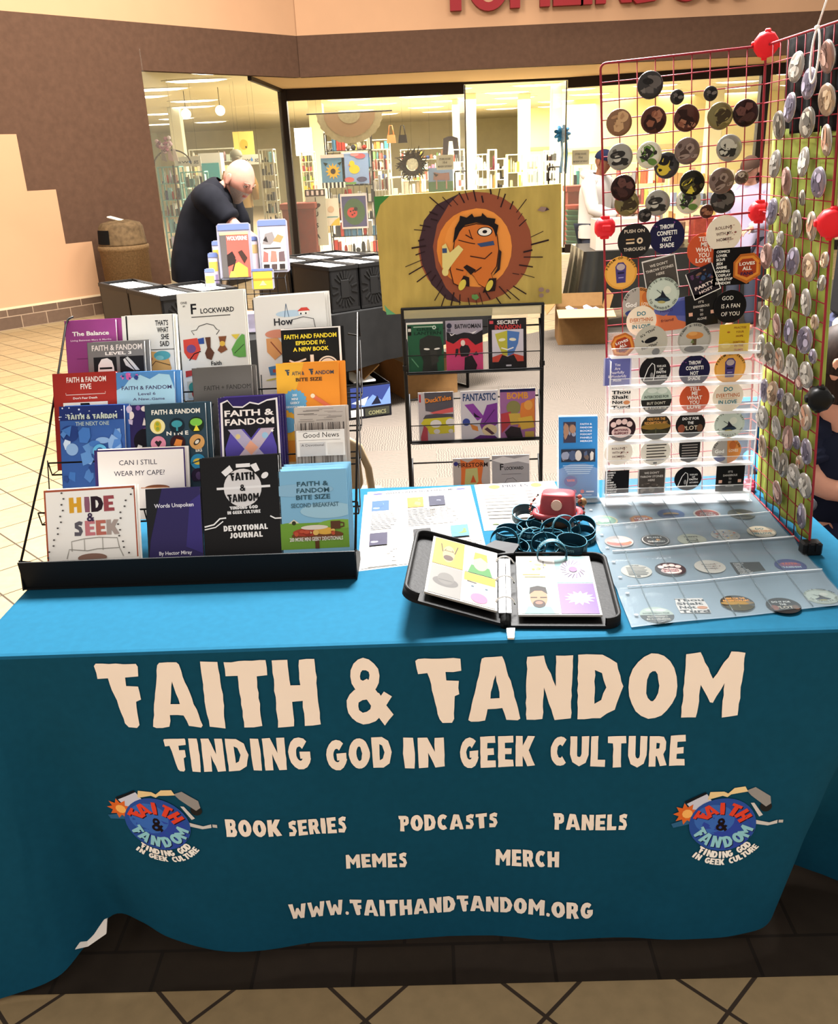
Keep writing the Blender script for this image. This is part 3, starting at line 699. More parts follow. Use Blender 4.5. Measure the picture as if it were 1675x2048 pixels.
YB[0] = 795; book('comic_magazine', 'tall white comic titled Flockward with coloured hands, in the top tier', 4, (358, 591), (492, 579), 'e7e5dc', [('t', .24, .8, .10, 'F', K_, 'c', 'b'), ('t', .34, .8, .048, 'LOCKWARD', K_, 'l', 'b', .5), ('r', .2, .765, .78, .773, '45423f'), ('t', .1, .90, .022, 'ONE', '55524e', 'c', 'b'), ('t', .1, .87, .018, '#1', '55524e', 'c', 'b'),
     ('l', [(.22, .6), (.18, .64), (.26, .645), (.3, .68), (.42, .7), (.52, .68), (.56, .64), (.6, .63), (.55, .59)], .009, K_),
     ('p', [(.05, .56), (.26, .57), (.3, .46), (.22, .36), (.1, .38), (.05, .44)], 'c9473c'), ('e', .16, .47, .07, .04, '6a4a7c'), ('l', [(.12, .36), (.2, .42), (.3, .44)], .014, K_), ('p', [(.27, .56), (.36, .57), (.36, .51), (.28, .51)], '2f4a8c'), ('p', [(.38, .57), (.46, .57), (.45, .47), (.5, .42), (.45, .35), (.38, .37), (.36, .42), (.4, .47)], '5b3a2c'),
     ('p', [(.58, .57), (.7, .57), (.66, .49), (.7, .44), (.6, .41), (.55, .44), (.6, .49)], '7a4a30'), ('e', .63, .5, .04, .025, 'd8b04a'), ('p', [(.76, .44), (.84, .52), (.93, .58), (.97, .57), (.97, .36), (.86, .36), (.78, .38)], '5f9a4c'), ('l', [(.8, .4), (.95, .48)], .01, '27401f'), ('p', [(.77, .58), (.9, .58), (.84, .53)], 'd8c04a'),
     ('t', .52, .3, .04, 'Faith', K_, 'c', 'b'), ('p', [(.05, .2), (.25, .23), (.22, .27), (.05, .26)], 'b23c3a'), ('p', [(.78, .2), (.98, .18), (.98, .25), (.86, .27)], 'd08648'), ('r', .06, .0, .3, .16, 'c9c4b4'), ('e', .15, .1, .07, .05, '3e8a80'), ('e', .2, .04, .08, .05, 'b04038')], th=.006, copies=2, dx=.003, group='comics on the rack', cat='comic')
YB[0] = 760; book('comic_magazine', 'white picture comic titled How You with a small red roofed house, in the top tier', 4, (512, 599), (655, 585), 'e8e6e0', [('e', .5, .78, .2, .04, 'b8cfe0'), ('l', [(.42, .74), (.45, .9)], .008, '35506e'), ('l', [(.48, .74), (.45, .9)], .008, '35506e'), ('p', [(.6, .8), (.66, .84), (.74, .84), (.78, .8)], 'c0443a'), ('r', .62, .76, .76, .8, 'f6f2ea'), ('r', .64, .76, .66, .78, K_), ('r', .71, .76, .73, .78, K_),
     ('t', .4, .65, .085, 'How', '24242a', 'c', 'b'), ('l', [(.5, .7), (.68, .73), (.82, .7), (.84, .58)], .008, K_), ('t', .72, .53, .07, 'You', '24242a', 'c', 'b'), ('e', .3, .55, .17, .05, 'd08a70'), ('p', [(.14, .5), (.3, .5), (.42, .36), (.24, .24), (.14, .34)], 'd79a62'), ('l', [(.2, .46), (.34, .3)], .016, '8a4a34'), ('p', [(.14, .16), (.5, .2), (.5, .06), (.16, .06)], '4f7ca6'), ('r', .2, .09, .45, .13, 'a64a40'), ('l', [(.1, 0), (.4, .04)], .02, 'c9c04a')], th=.004, copies=3, dx=.005, group='comics on the rack', cat='comic')
# fourth tier
YB[0] = 785; book('paperback', 'grey book titled Faith & Fandom Level 3', 3, (175, 686), (289, 680), '6c6b6a', [('t', .52, .83, .11, 'FAITH & FANDOM', 'e6e0da', 'c', 'b', .88), ('t', .54, .74, .06, 'LEVEL 3', W_, 'c', 'B', .46), ('r', .1, .3, .5, .7, K_), ('r', .56, .3, .98, .7, K_), ('p', [(.16, .3), (.18, .55), (.24, .66), (.34, .68), (.42, .62), (.45, .5), (.46, .3)], 'dcdcd8'), ('r', .2, .46, .42, .5, '1c1c1c'), ('p', [(.62, .64), (.7, .69), (.78, .6), (.9, .42), (.8, .42), (.66, .52)], 'c6c6c2'), ('l', [(.66, .66), (.82, .42)], .016, K_)], copies=2, dx=.008)
YB[0] = 815; book('paperback', 'black book titled Faith and Fandom Episode IV in yellow letters', 3, (564, 660), (683, 652), '141414', [('r', .965, 0, 1, 1, 'f4f2ee'), ('r', 0, .985, 1, 1, 'f4f2ee'), ('t', .49, .87, .055, 'FAITH AND FANDOM', 'e6d23c', 'c', 'B', .88), ('t', .49, .79, .05, 'EPISODE IV:', 'e6d23c', 'c', 'B', .5), ('t', .49, .71, .05, 'A NEW BOOK', 'e6d23c', 'c', 'B', .6), ('r', .47, .36, .53, .66, 'dcd8cc'), ('c', .76, .5, .18, 'd9d6cc'), ('c', .76, .5, .155, '1b1b1b'), ('c', .76, .5, .14, 'd9d6cc'), ('r', .59, .485, .93, .515, '1b1b1b'), ('c', .76, .5, .085, '1b1b1b'), ('c', .76, .5, .06, 'd9d6cc'), ('c', .76, .5, .035, '1b1b1b'), ('l', [(.12, .6), (.2, .57), (.28, .58), (.4, .61)], .03, 'cfcac0'), ('l', [(.1, .5), (.2, .46), (.3, .48), (.42, .5)], .03, 'cfcac0'), ('r', .86, .3, .96, .36, 'f4f2ee')], copies=2, dx=.006)
# third tier
YB[0] = 910; book('paperback', 'red book titled Faith & Fandom Five', 2, (106, 749), (233, 742), '93271f', [('t', .53, .885, .065, 'FAITH & FANDOM', 'f1e6de', 'c', 'b', .62), ('t', .52, .80, .065, 'FIVE', 'f1e6de', 'c', 'b', .17), ('l', [(.2, .76), (.2, .735), (.82, .735), (.82, .76)], .008, 'e8d8d0'), ('t', .5, .68, .025, "Don't Fear Death", 'f1e6de', 'c', 'b', .38), ('r', .15, .2, .85, .64, 'efe8e0'), ('p', [(.35, .56), (.42, .58), (.42, .63), (.56, .63), (.58, .58), (.64, .56)], K_), ('p', [(.38, .2), (.4, .5), (.6, .5), (.8, .2)], K_)], copies=1)
YB[0] = 870; book('paperback', 'light blue book with a cloud shape and bubble lettering', 2, (231, 745), (347, 741), '4b7fb5', [('p', [(0, .4), (0, .72), (.14, .78), (.24, .9), (.42, .95), (.58, .88), (.74, .96), (.92, .94), (.97, .8), (1, .7), (1, .4), (.6, .3)], '9fc8dc'), ('t', .52, .72, .06, 'FAITH & FANDOM', '3c3a5c', 'c', 'b', .86), ('t', .52, .63, .045, 'Level 6', '4a4a6c', 'c', 'b', .3), ('t', .55, .55, .04, 'A New..Game', '4a4a6c', 'c', 'b', .55)]+blobs(3, 9, ['c25a9a', '2f3d7c', 'd06aa8'], 0, .86, .4, 1, (.02, .05))+blobs(4, 6, ['c25a9a', '2f3d7c', '2f86c0'], 0, .2, 1, .45, (.04, .09)), copies=2, dx=.012)
YB[0] = 925; book('paperback', 'dark grey textured book titled Faith + Fandom', 2, (387, 739), (506, 730), '55524f', [('t', .58, .76, .05, 'FAITH + FANDOM', '2a2826', 'c', 'n', .78), ('p', [(.14, .62), (.34, .62), (.24, .5)], '2d2b29'), ('p', [(.18, .6), (.3, .6), (.24, .53)], '6a6764'), ('e', .2, .25, .12, .2, '8d8a86')]+blobs(9, 14, ['4c4946', '5e5b58', '464340'], 0, 0, 1, .5, (.03, .1)), copies=2, dx=.008)
YB[0] = 880; book('paperback', 'orange book titled Faith & Fandom Bite Size with a blue badge', 2, (552, 728), (677, 722), 'dd8a2e', [('p', [(0, 0), (0, 1), (.45, 1), (.25, .5), (.3, 0)], 'e0a838'), ('t', .18, .84, .075, 'F', '35404e', 'c', 'w'), ('t', .25, .84, .05, 'AITH &', '35404e', 'l', 'b', .2), ('t', .56, .84, .075, 'F', '35404e', 'c', 'w'), ('t', .62, .84, .05, 'ANDOM', '35404e', 'l', 'b', .3), ('t', .52, .76, .045, 'BITE SIZE', '4a3524', 'c', 'B', .42), ('s', .28, .5, .2, .175, 18, '5f9cc0'), ('t', .28, .57, .03, '200', W_, 'c', 'b'), ('t', .28, .52, .03, 'MINI', W_, 'c', 'b'), ('t', .28, .47, .03, 'GEEKY', W_, 'c', 'b'), ('t', .28, .42, .025, 'DEVOTIONALS', W_, 'c', 'b', .28), ('l', [(.58, .56), (.86, .4)], .06, 'cf6a4a'), ('c', .57, .565, .035, 'efe0c0'), ('e', .16, .2, .14, .1, '5f9cc0'), ('c', .74, .28, .03, 'efe0c0')], copies=2, dx=.014)
# second tier
YB[0] = 970; book('paperback', 'blue book with crystals titled Faith & Fandom The Next One', 1, (117, 813), (246, 809), '33589a', [('r', 0, .82, 1, 1, '1e2c66')]+blobs(11, 26, ['3f6fb4', '86a9d4', '2a4684', '5d8cc6', 'c3d6ea', '223a78', '4f7dbd'], 0, .02, 1, .8, (.05, .15), 'ppe')+blobs(12, 18, ['dfe6f2', 'c9d6ea'], 0, .82, 1, .99, (.006, .016), 'e')+[('c', .62, .42, .11, '5fb0d8'), ('c', .62, .42, .06, '2a4684'), ('c', .66, .27, .13, '5fb0d8'), ('c', .66, .27, .075, '2a4684'), ('t', .52, .83, .06, 'FAITH & FANDOM', 'b9c3b4', 'c', 'w', .78), ('t', .52, .75, .05, 'THE NEXT ONE', 'a4b4b0', 'c', 'b', .52)], copies=2, dx=.008, back=.03)
YB[0] = 970; book('paperback', 'purple book with glowing bulbs, half hidden behind the teal Nine book', 1, (252, 811), (378, 806), '2c2354', blobs(21, 8, ['c8b9d0', 'e9dcd4', '8c5a9c'], .0, .6, .4, 1, (.03, .07))+[('c', .3, .55, .2, '17131c'), ('l', [(.05, .2), (.2, .5)], .07, 'd9d4cc'), ('c', .3, .3, .16, 'c8783c'), ('c', .16, .3, .05, 'd9d4cc'), ('r', 0, .1, .4, .16, '3b6fb0')], back=.045)
ic = []
for i, (cx_, cy_, bgc, kind) in enumerate([(.2, .72, 'e8dca0', 0), (.52, .72, '16242e', 1), (.84, .72, '1c2a1a', 2), (.2, .5, 'd58aa0', 3), (.52, .5, '33181c', 4), (.84, .5, 'c8965a', 5), (.84, .25, '2d7fa8', 6), (.84, .07, '241a30', 7)]):
    ic.append(('c', cx_, cy_, .125, bgc))
    if kind == 0: ic += [('e', cx_, cy_, .06, .07, 'c9b030'), ('c', cx_, cy_+.03, .03, '8a9a3c'), ('c', cx_, cy_-.03, .03, '8a9a3c')]
    if kind == 1: ic += [('e', cx_, cy_+.02, .09, .045, '3d8f9a'), ('r', cx_-.015, cy_-.07, cx_+.015, cy_, '3d8f9a')]
    if kind == 2: ic += [('e', cx_, cy_+.03, .1, .05, '78b84a'), ('p', [(cx_-.05, cy_-.08), (cx_+.05, cy_-.08), (cx_, cy_)], 'e0d040')]
    if kind == 3: ic += [('p', [(cx_-.06, cy_+.02), (cx_-.03, cy_+.04), (cx_, cy_+.025), (cx_+.03, cy_+.04), (cx_+.06, cy_+.02), (cx_, cy_-.05)], '2a2226')]
    if kind == 4: ic += [('p', [(cx_-.07, cy_-.03), (cx_-.02, cy_+.05), (cx_+.08, cy_+.03), (cx_+.05, cy_-.06)], 'd8823c')]
    if kind == 5: ic += [('e', cx_, cy_, .07, .03, '2c2620', .7), ('e', cx_, cy_, .04, .02, 'd8d0c0', .7)]
    if kind == 6: ic += [('e', cx_, cy_, .08, .04, 'd8b840'), ('l', [(cx_-.11, cy_-.02), (cx_+.11, cy_+.03)], .02, '1c4c5c')]
    if kind == 7: ic += [('e', cx_, cy_, .05, .05, '4a3a5c')]
YB[0] = 965; book('paperback', 'teal book titled Faith & Fandom Nine with rows of round icons', 1, (291, 811), (412, 804), '2a3f4c', [('t', .51, .87, .06, 'FAITH & FANDOM', 'eee9de', 'c', 'B', .8), ('t', .52, .6, .05, 'N I N E', 'eee9de', 'c', 'B', .36), ('t', .86, .375, .04, 'ERS', 'eee9de', 'c', 'B')]+ic, copies=2, dx=.009)
YB[0] = 940; book('paperback', 'black book with a torn white border and a big X', 1, (438, 798), (561, 790), '2c2058', [('p', [(.02, 0), (.04, .93), (.16, .97), (.24, .88), (.4, .87), (.52, .93), (.66, .9), (.8, .95), (.97, .97), (.98, 0)], 'e9e2e4'), ('p', [(.055, 0), (.075, .92), (.16, .95), (.25, .86), (.4, .85), (.52, .91), (.66, .88), (.8, .93), (.94, .94), (.945, 0)], '18161c'), ('t', .5, .74, .085, 'FAITH &', 'ece4e0', 'c', 'B', .8), ('t', .5, .62, .085, 'FANDOM', 'ece4e0', 'c', 'B', .8), ('p', [(.08, .3), (.2, .56), (.4, .56), (.52, .42), (.3, .1), (.1, .1)], '4a3f8c'), ('p', [(.92, .3), (.84, .56), (.64, .56), (.5, .42), (.7, .1), (.92, .1)], '4a3f8c'), ('p', [(.14, .56), (.36, .56), (.9, 0), (.66, 0)], 'a49cb4'), ('p', [(.9, .56), (.68, .56), (.1, 0), (.36, 0)], 'b4a4b0'), ('p', [(.4, .3), (.5, .4), (.62, .3), (.5, .2)], 'd69a80'), ('e', .32, .14, .06, .04, '9cb48c'), ('c', .3, .46, .04, 'c9b27a'), ('c', .74, .46, .05, '8fb4cc'), ('s', .86, .52, .03, .015, 5, W_)], copies=3, dx=.004, spine='f0eef0')
ln_ = []
q_ = random.Random(5)
for i in range(30):
    x = q_.uniform(0, .96); ln_.append(('r', x, .0, x+q_.uniform(.008, .02), .28, q_.choice(['6b625c', '8a807a', 'b8aea6', '4c4440'])))
for i in range(24):
    x = i/24; ln_.append(('r', x, .62, x+.022, .74, q_.choice(['7a706a', '3c3634', 'a89e96', '5c524e'])))
for i in range(14):
    x = q_.uniform(0, .7); y = .76+i*.015; ln_.append(('r', x, y, x+q_.uniform(.2, .35), y+.009, q_.choice(['6b625c', '8a807a', '3c3634'])))
YB[0] = 937; book('paperback', 'beige newspaper style book titled Good News', 1, (588, 816), (690, 811), 'b7ada4', ln_+[('r', .04, .2, .98, .62, 'ddd8d2'), ('t', .52, .50, .085, 'Good News', '2a2624', 'c', 'n', .7), ('r', .08, .6, .9, .605, '6a6462'), ('r', .08, .455, .9, .46, '6a6462'), ('r', .1, .2, .6, .42, 'b4b0ae'), ('t', .35, .36, .04, 'A Devotional', '2a2624', 'c', 'n', .44), ('r', .64, .22, .94, .4, 'c8c2bc')], copies=2, dx=.006)
YB[0] = 977; book('picture_book', 'wide white picture book titled Can I Still Wear My Cape?', 1, (188, 901), (369, 894), 'efe9e4', [('r', 0, 0, 1, 1, '37275c'), ('r', .035, 0, .985, .96, 'efe9e4'), ('t', .48, .6, .13, 'CAN I STILL', '2a2438', 'c', 'n', .42), ('t', .49, .33, .13, 'WEAR MY CAPE?', '2a2438', 'c', 'n', .56), ('e', .68, .0, .14, .08, '7c4a30'), ('r', .5, 0, .8, .02, 'c98a60')], th=.006, copies=2, dx=.006, back=-.02)
# front tray
wl = [('r', 0, 0, 1, 1, 'a4543c'), ('r', .02, .0, .985, .97, 'efebe4')]
for ch, x, cl in (('H', .34, 'd8a030'), ('I', .47, '8a5a6c'), ('D', .58, '2a1c24'), ('E', .71, '9a4a50')): wl.append(('t', x, .66, .22, ch, cl, 'c', 'w'))
for ch, x, cl in (('S', .36, '5c5860'), ('E', .49, 'c4767c'), ('E', .61, 'b86a5c'), ('K', .74, 'a89890')): wl.append(('t', x, .33, .21, ch, cl, 'c', 'w'))
wl += [('t', .5, .53, .12, '&', '3a2c48', 'c', 'w'), ('l', [(.28, .12), (.28, .26), (.42, .29), (.58, .3), (.78, .28), (.8, .14)], .008, '8a867e'), ('l', [(.22, .02), (.25, .15), (.45, .12), (.56, .14), (.8, .14), (.84, .02)], .008, '8a867e'), ('l', [(.42, .28), (.42, .12)], .006, '8a867e'), ('l', [(.62, .3), (.62, .12)], .006, '8a867e'), ('e', .5, .02, .16, .06, '8a6a5c')]
for i in range(12):
    f = i/11; wl += [('e', .2-.2*f*f+.02*(i % 2), .95-.9*f, .012, .012, '55504e'), ('e', .98-.18*math.sin(f*2.6)+.02*(i % 2), .96-.9*f, .012, .012, '55504e')]
YB[0] = 1120; book('picture_book', 'white picture book titled Hide & Seek with a red edge, in the front tray', 0, (91, 985), (273, 971), 'efebe4', wl, th=.006, copies=2, dx=.004)
YB[0] = 1125; book('paperback', 'plain dark purple book titled Words Unspoken', 0, (293, 980), (402, 973), '312a58', [('p', [(.0, 0), (0, 1), (.3, 1), (.05, .3)], '232326'), ('p', [(.7, .2), (.8, .8), (1, .9), (1, .1)], '3c3474'), ('t', .51, .74, .055, 'Words Unspoken', 'e6e2ea', 'c', 'b', .72), ('t', .5, .1, .05, 'By Hector Miray', 'e6e2ea', 'c', 'b', .6)], copies=1)
jl = [('c', .53, .66, .24, 'd9d4d2'), ('r', .2, .65, .88, .675, 'e8e4e2')]
jl += [('p', [(.27, .84), (.38, .91), (.42, .85), (.32, .79)], 'e8e4e2'), ('r', .46, .88, .64, .92, 'e8e4e2'), ('p', [(.64, .9), (.72, .92), (.76, .84), (.7, .82)], 'e8e4e2'), ('e', .82, .78, .05, .03, 'e8e4e2', .6)]
jl += [('t', .53, .74, .085, 'FAITH', '1c1b1c', 'c', 'w', .32), ('t', .53, .625, .07, '&', '1c1b1c', 'c', 'w'), ('t', .53, .51, .085, 'FANDOM', '1c1b1c', 'c', 'w', .4), ('t', .53, .43, .035, 'FINDING GOD', 'e8e4e2', 'c', 'w', .36), ('t', .53, .38, .035, 'IN GEEK CULTURE', 'e8e4e2', 'c', 'w', .42), ('t', .54, .2, .06, 'DEVOTIONAL', 'f2efec', 'c', 'w', .56), ('t', .54, .12, .06, 'JOURNAL', 'f2efec', 'c', 'w', .42), ('l', [(.02, .26), (.14, .28), (.22, .34), (.3, .345)], .018, 'f2efec'), ('l', [(.02, .23), (.16, .25), (.26, .31)], .014, 'f2efec'), ('l', [(.86, .34), (.92, .31), (1, .31)], .016, 'f2efec')]
YB[0] = 1100; book('journal', 'black Faith & Fandom devotional journal with a pale round emblem', 0, (404, 921), (561, 908), '1a191a', jl, copies=2, dx=.002, th=.014)
bl = [('r', 0, .0, 1, .33, '6f9a3a'), ('e', .15, .28, .22, .06, '6f9a3a'), ('e', .85, .3, .3, .06, '7ea844'), ('e', .3, .75, .5, .08, '8ab2c9'), ('e', .7, .48, .4, .1, '9bc0d0'), ('p', [(.12, .33), (.2, .38), (.28, .33)], 'd8cfb4'), ('c', .2, .335, .03, '3a3a2a')]
for i, tx in enumerate(('FAITH &', 'FANDOM', 'BITE SIZE')): bl.append(('t', .5, .8-i*.085, .06, tx, '34525e', 'c', 'b', .46+.02*i))
bl += [('t', .52, .53, .055, 'SECOND BREAKFAST', '4a6a78', 'c', 'b', .7), ('r', .5, 0, .56, .12, '5c3a22'), ('e', .54, .17, .38, .06, '6c4228'), ('e', .38, .21, .2, .05, 'a4402f'), ('e', .66, .22, .14, .045, 'd6a648'), ('e', .5, .27, .2, .03, 'd9cfc0'), ('r', .74, .24, .88, .34, '5a3a28'), ('l', [(.88, .32), (.93, .31), (.93, .27), (.88, .26)], .02, '5a3a28'), ('t', .52, .1, .05, '200 MORE MINI GEEKY DEVOTIONALS', 'e9e4da', 'c', 'b', .78)]+blobs(31, 12, ['b85038', 'd8b060', '8c3428', 'e0c890'], .2, .16, .8, .26, (.02, .05), 'e')
YB[0] = 1098; book('paperback', 'pale blue Bite Size book with a tray of food on a green hill', 0, (558, 945), (694, 937), '7fb0cc', bl, copies=4, dx=.002, dz=.006, spine='ded9d2')

# ------------------------------------------------------------------ red wire grid corner
m_grid = M('8a2a33', .4, .2); m_conn = M('d8242c', .45); m_connk = M('121212', .4)
GO = Vector((.806, .729, TT)); LEAN = math.radians(-3.3); GS = .343
GU = Vector((math.sin(LEAN), 0, math.cos(LEAN))); GXN = Vector((math.cos(LEAN), 0, -math.sin(LEAN)))
def gb(a, h, o=0.0): return GO-GXN*a+GU*h+Vector((0, -o, 0))      # back panels: a along to the left, h up
def gs(a, h, o=0.0): return GO+Vector((0, -a, 0))+GU*h-GXN*o       # side panels: a towards the front
def grid_panel(name, label, fr, h0, W=.357, wires=True, ncol=9, nrow=9, w=1):
    o = thing(name, label, 'wire grid panel', fr(0, h0), group='wire grid panels'); lo = o.location.copy()
    mb = MB(); P = lambda a, h: fr(a, h0+h)-lo; rr = .012
    pts = []
    for cx_, cy_, a0 in ((W-rr, rr, -PI/2), (W-rr, GS-rr, 0), (rr, GS-rr, PI/2), (rr, rr, PI)):
        for i in range(5): a = a0+PI/2*i/4; pts.append(P(cx_+rr*math.cos(a), cy_+rr*math.sin(a)))
    mb.tube(pts, .0026, m_grid, 7, closed=True); mb.build('frame', o)
    mb = MB()
    for i in range(1, ncol): mb.tube([P(W*i/ncol, 0), P(W*i/ncol, GS)], .0013, m_grid, 5)
    for i in range(1, nrow): mb.tube([P(0, GS*i/nrow), P(W, GS*i/nrow)], .0013, m_grid, 5)
    mb.build('wire_mesh', o); return o
LV = ('bottom', 'middle', 'top')
for k in range(3): grid_panel('wire_grid_panel', 'red wire grid panel at the back, %s of three' % LV[k], gb, k*GS+.002)
for k in range(3): grid_panel('wire_grid_panel', 'red wire grid panel along the right side, %s of three' % LV[k], gs, k*GS+.002, W=.392)
fl = thing('wire_grid_panel', 'red wire grid panel lying flat on the cloth', 'wire grid panel', (GO.x, GO.y, TT-.0005), group='wire grid panels')
mb = MB(); mb.tube([(-.36, -.39, 0), (-.0, -.39, 0), (0, 0, 0), (-.36, 0, 0)], .0026, m_grid, 7, closed=True); mb.build('frame', fl)
mb = MB()
for i in range(1, 9): mb.tube([(-.36*i/9, -.39, 0), (-.36*i/9, 0, 0)], .0013, m_grid, 5); mb.tube([(-.36, -.39*i/9, 0), (0, -.39*i/9, 0)], .0013, m_grid, 5)
mb.build('wire_mesh', fl)
def connector(p, label, m, ax=(0, 1, 0), r=.021, w=.022):
    o = thing('grid_connector', label, 'connector', p, group='plastic connectors of the grid'); mb = MB()
    mb.lathe([(r*.6, -w), (r, -w*.7), (r, w*.7), (r*.6, w)], (0, 0, 0), m, 10, axis=ax); mb.build('hub', o)
    mb = MB()
    for i in range(4):
        a = PI/4+PI/2*i; d = Vector(ax).orthogonal().normalized(); e = Vector(ax).cross(d); q = (d*math.cos(a)+e*math.sin(a))*r*.95
        mb.rbox(q, (.012, .012, .02), m, .002, Vector(ax).to_track_quat('Z', 'Y').to_matrix())
    mb.build('clip_teeth', o)
connector(gb(0, 3*GS+.004), 'red connector at the top corner of the grid', m_conn, (.3, .9, .2), .026)
connector(gb(0, 2*GS+.002), 'red connector in the grid corner between two panels', m_conn, (1, 0, 0))
connector(gb(.355, 2*GS+.002), 'red connector on the left edge of the back grid', m_conn, (1, 0, 0))
connector(gs(.392, 2*GS+.002), 'red connector on the front post of the side grid', m_conn, (.3, .9, .1), .027, .02)
connector(gs(.392, GS+.002), 'black connector on the front post of the side grid', m_connk, (.2, .9, .1), .024, .02)
connector(gb(.0, .01), 'pinkish red connector at the foot of the grid corner', M('c8405a', .4), (1, 0, 0), .016, .016)
o = thing('clamp_foot', 'black plastic clamp foot under the front post of the side grid', 'connector', gs(.397, -.004)); mb = MB()
mb.rbox((0, 0, .018), (.042, .03, .03), m_connk, .004); mb.rbox((.002, 0, .007), (.03, .024, .014), m_connk, .003); mb.build('body', o)
mb = MB(); mb.box((-.01, -.016, .024), (.004, .004, .02), m_connk); mb.box((.006, -.016, .024), (.004, .004, .02), m_connk); mb.build('ridge', o)
mb = MB(); z0 = gs(.3, 3*GS-.002, .012)
mb.tube([z0+Vector((0, .018*math.sin(2*PI*i/20)-.004, .045*math.cos(2*PI*i/20)-.045)) for i in range(21)], .0022, M('f2f0ea', .4), 6)
mb.tube([z0+Vector((0, 0, .002)), z0+Vector((.005, -.02, .05)), z0+Vector((.02, -.05, .16))], .0018, M('f2f0ea', .4), 6); mb.rbox(z0+Vector((0, 0, .003)), (.008, .012, .008), M('f2f0ea', .4), .002)
tag(mb.build('zip_tie'), 'white zip tie looped through the top of the side grid', 'zip tie')
# cloth hung behind the side grid
m_green = M('8a9a42', .9, noise=.35, scale=9, h2='a9b45c'); m_bcl = M('141210', .95)
def hung(name, label, a0, a1, h0, h1, m, off, wav=.006, hem=0.0):
    vs = []; fs = []; NX, NZ = 18, 26
    for j in range(NZ+1):
        h = h0+(h1-h0)*j/NZ
        for i in range(NX+1):
            a = a0+(a1-a0)*i/NX; f = 1-j/NZ; vs.append(gs(a, h-hem*math.sin(i*.9)*f*.02, -off-wav*math.sin(i*1.1+.6*j/NZ)*(.3+.7*f)))
    for j in range(NZ):
        for i in range(NX): q = j*(NX+1)+i; fs.append((q, q+1, q+NX+2, q+NX+1))
    mb = MB(); mb.add(vs, fs, m, True); o = mb.build(name); sd = o.modifiers.new('solid', 'SOLIDIFY'); sd.thickness = .0015
    return tag(o, label, 'fabric', 'cloth hung behind the side grid')
hung('hanging_fabric', 'mottled green cloth hung behind the upper part of the side grid', .03, .375, .36, .86, m_green, .012)
hung('hanging_fabric', 'mottled green cloth hung low behind the side grid down to the table', .03, .36, .012, .335, m_green, .012)
hung('hanging_fabric', 'black cloth draped over the top of the side grid', .10, .36, .85, 3*GS+.006, m_bcl, .009, .004)
hung('hanging_fabric', 'narrow black cloth hanging behind the front post of the grid',   .36, .43, .64, 3*GS-.05, m_bcl, .03, .004)

# ------------------------------------------------------------------ stickers
K_, W_ = '17171a', 'f0eee8'
def dome(seed, cols, n=12): return blobs(seed, n, cols, .1, .1, .9, .9, (.08, .22))
def ring(txt, cx=.5, cy=.5, r=.4, h=.07, col=K_, a0=160, a1=20):
    o = []
    for i, ch in enumerate(txt):
        a = math.radians(a0+(a1-a0)*i/max(1, len(txt)-1)); up = a0 > a1
        o.append(('t', cx+r*math.cos(a)-(0 if up else 0), cy+r*math.sin(a), h, ch, col, 'c', 'b', None, a-PI/2 if up else a+PI/2))
    return o
def T(rows, col, y0=.72, dy=.16, h=.1, f='b', w=None): return [('t', .5, y0-i*dy, h, r, col, 'c', f, (w[i] if w else None)) for i, r in enumerate(rows)]
c_ = 'circle'; q_ = 'square'
lst = ('COMICS', 'LOVER', 'SCI-FI', 'JEDI', 'ANIME', 'GAMING', 'COSPLAY', 'TABLETOP', 'FANDOM')
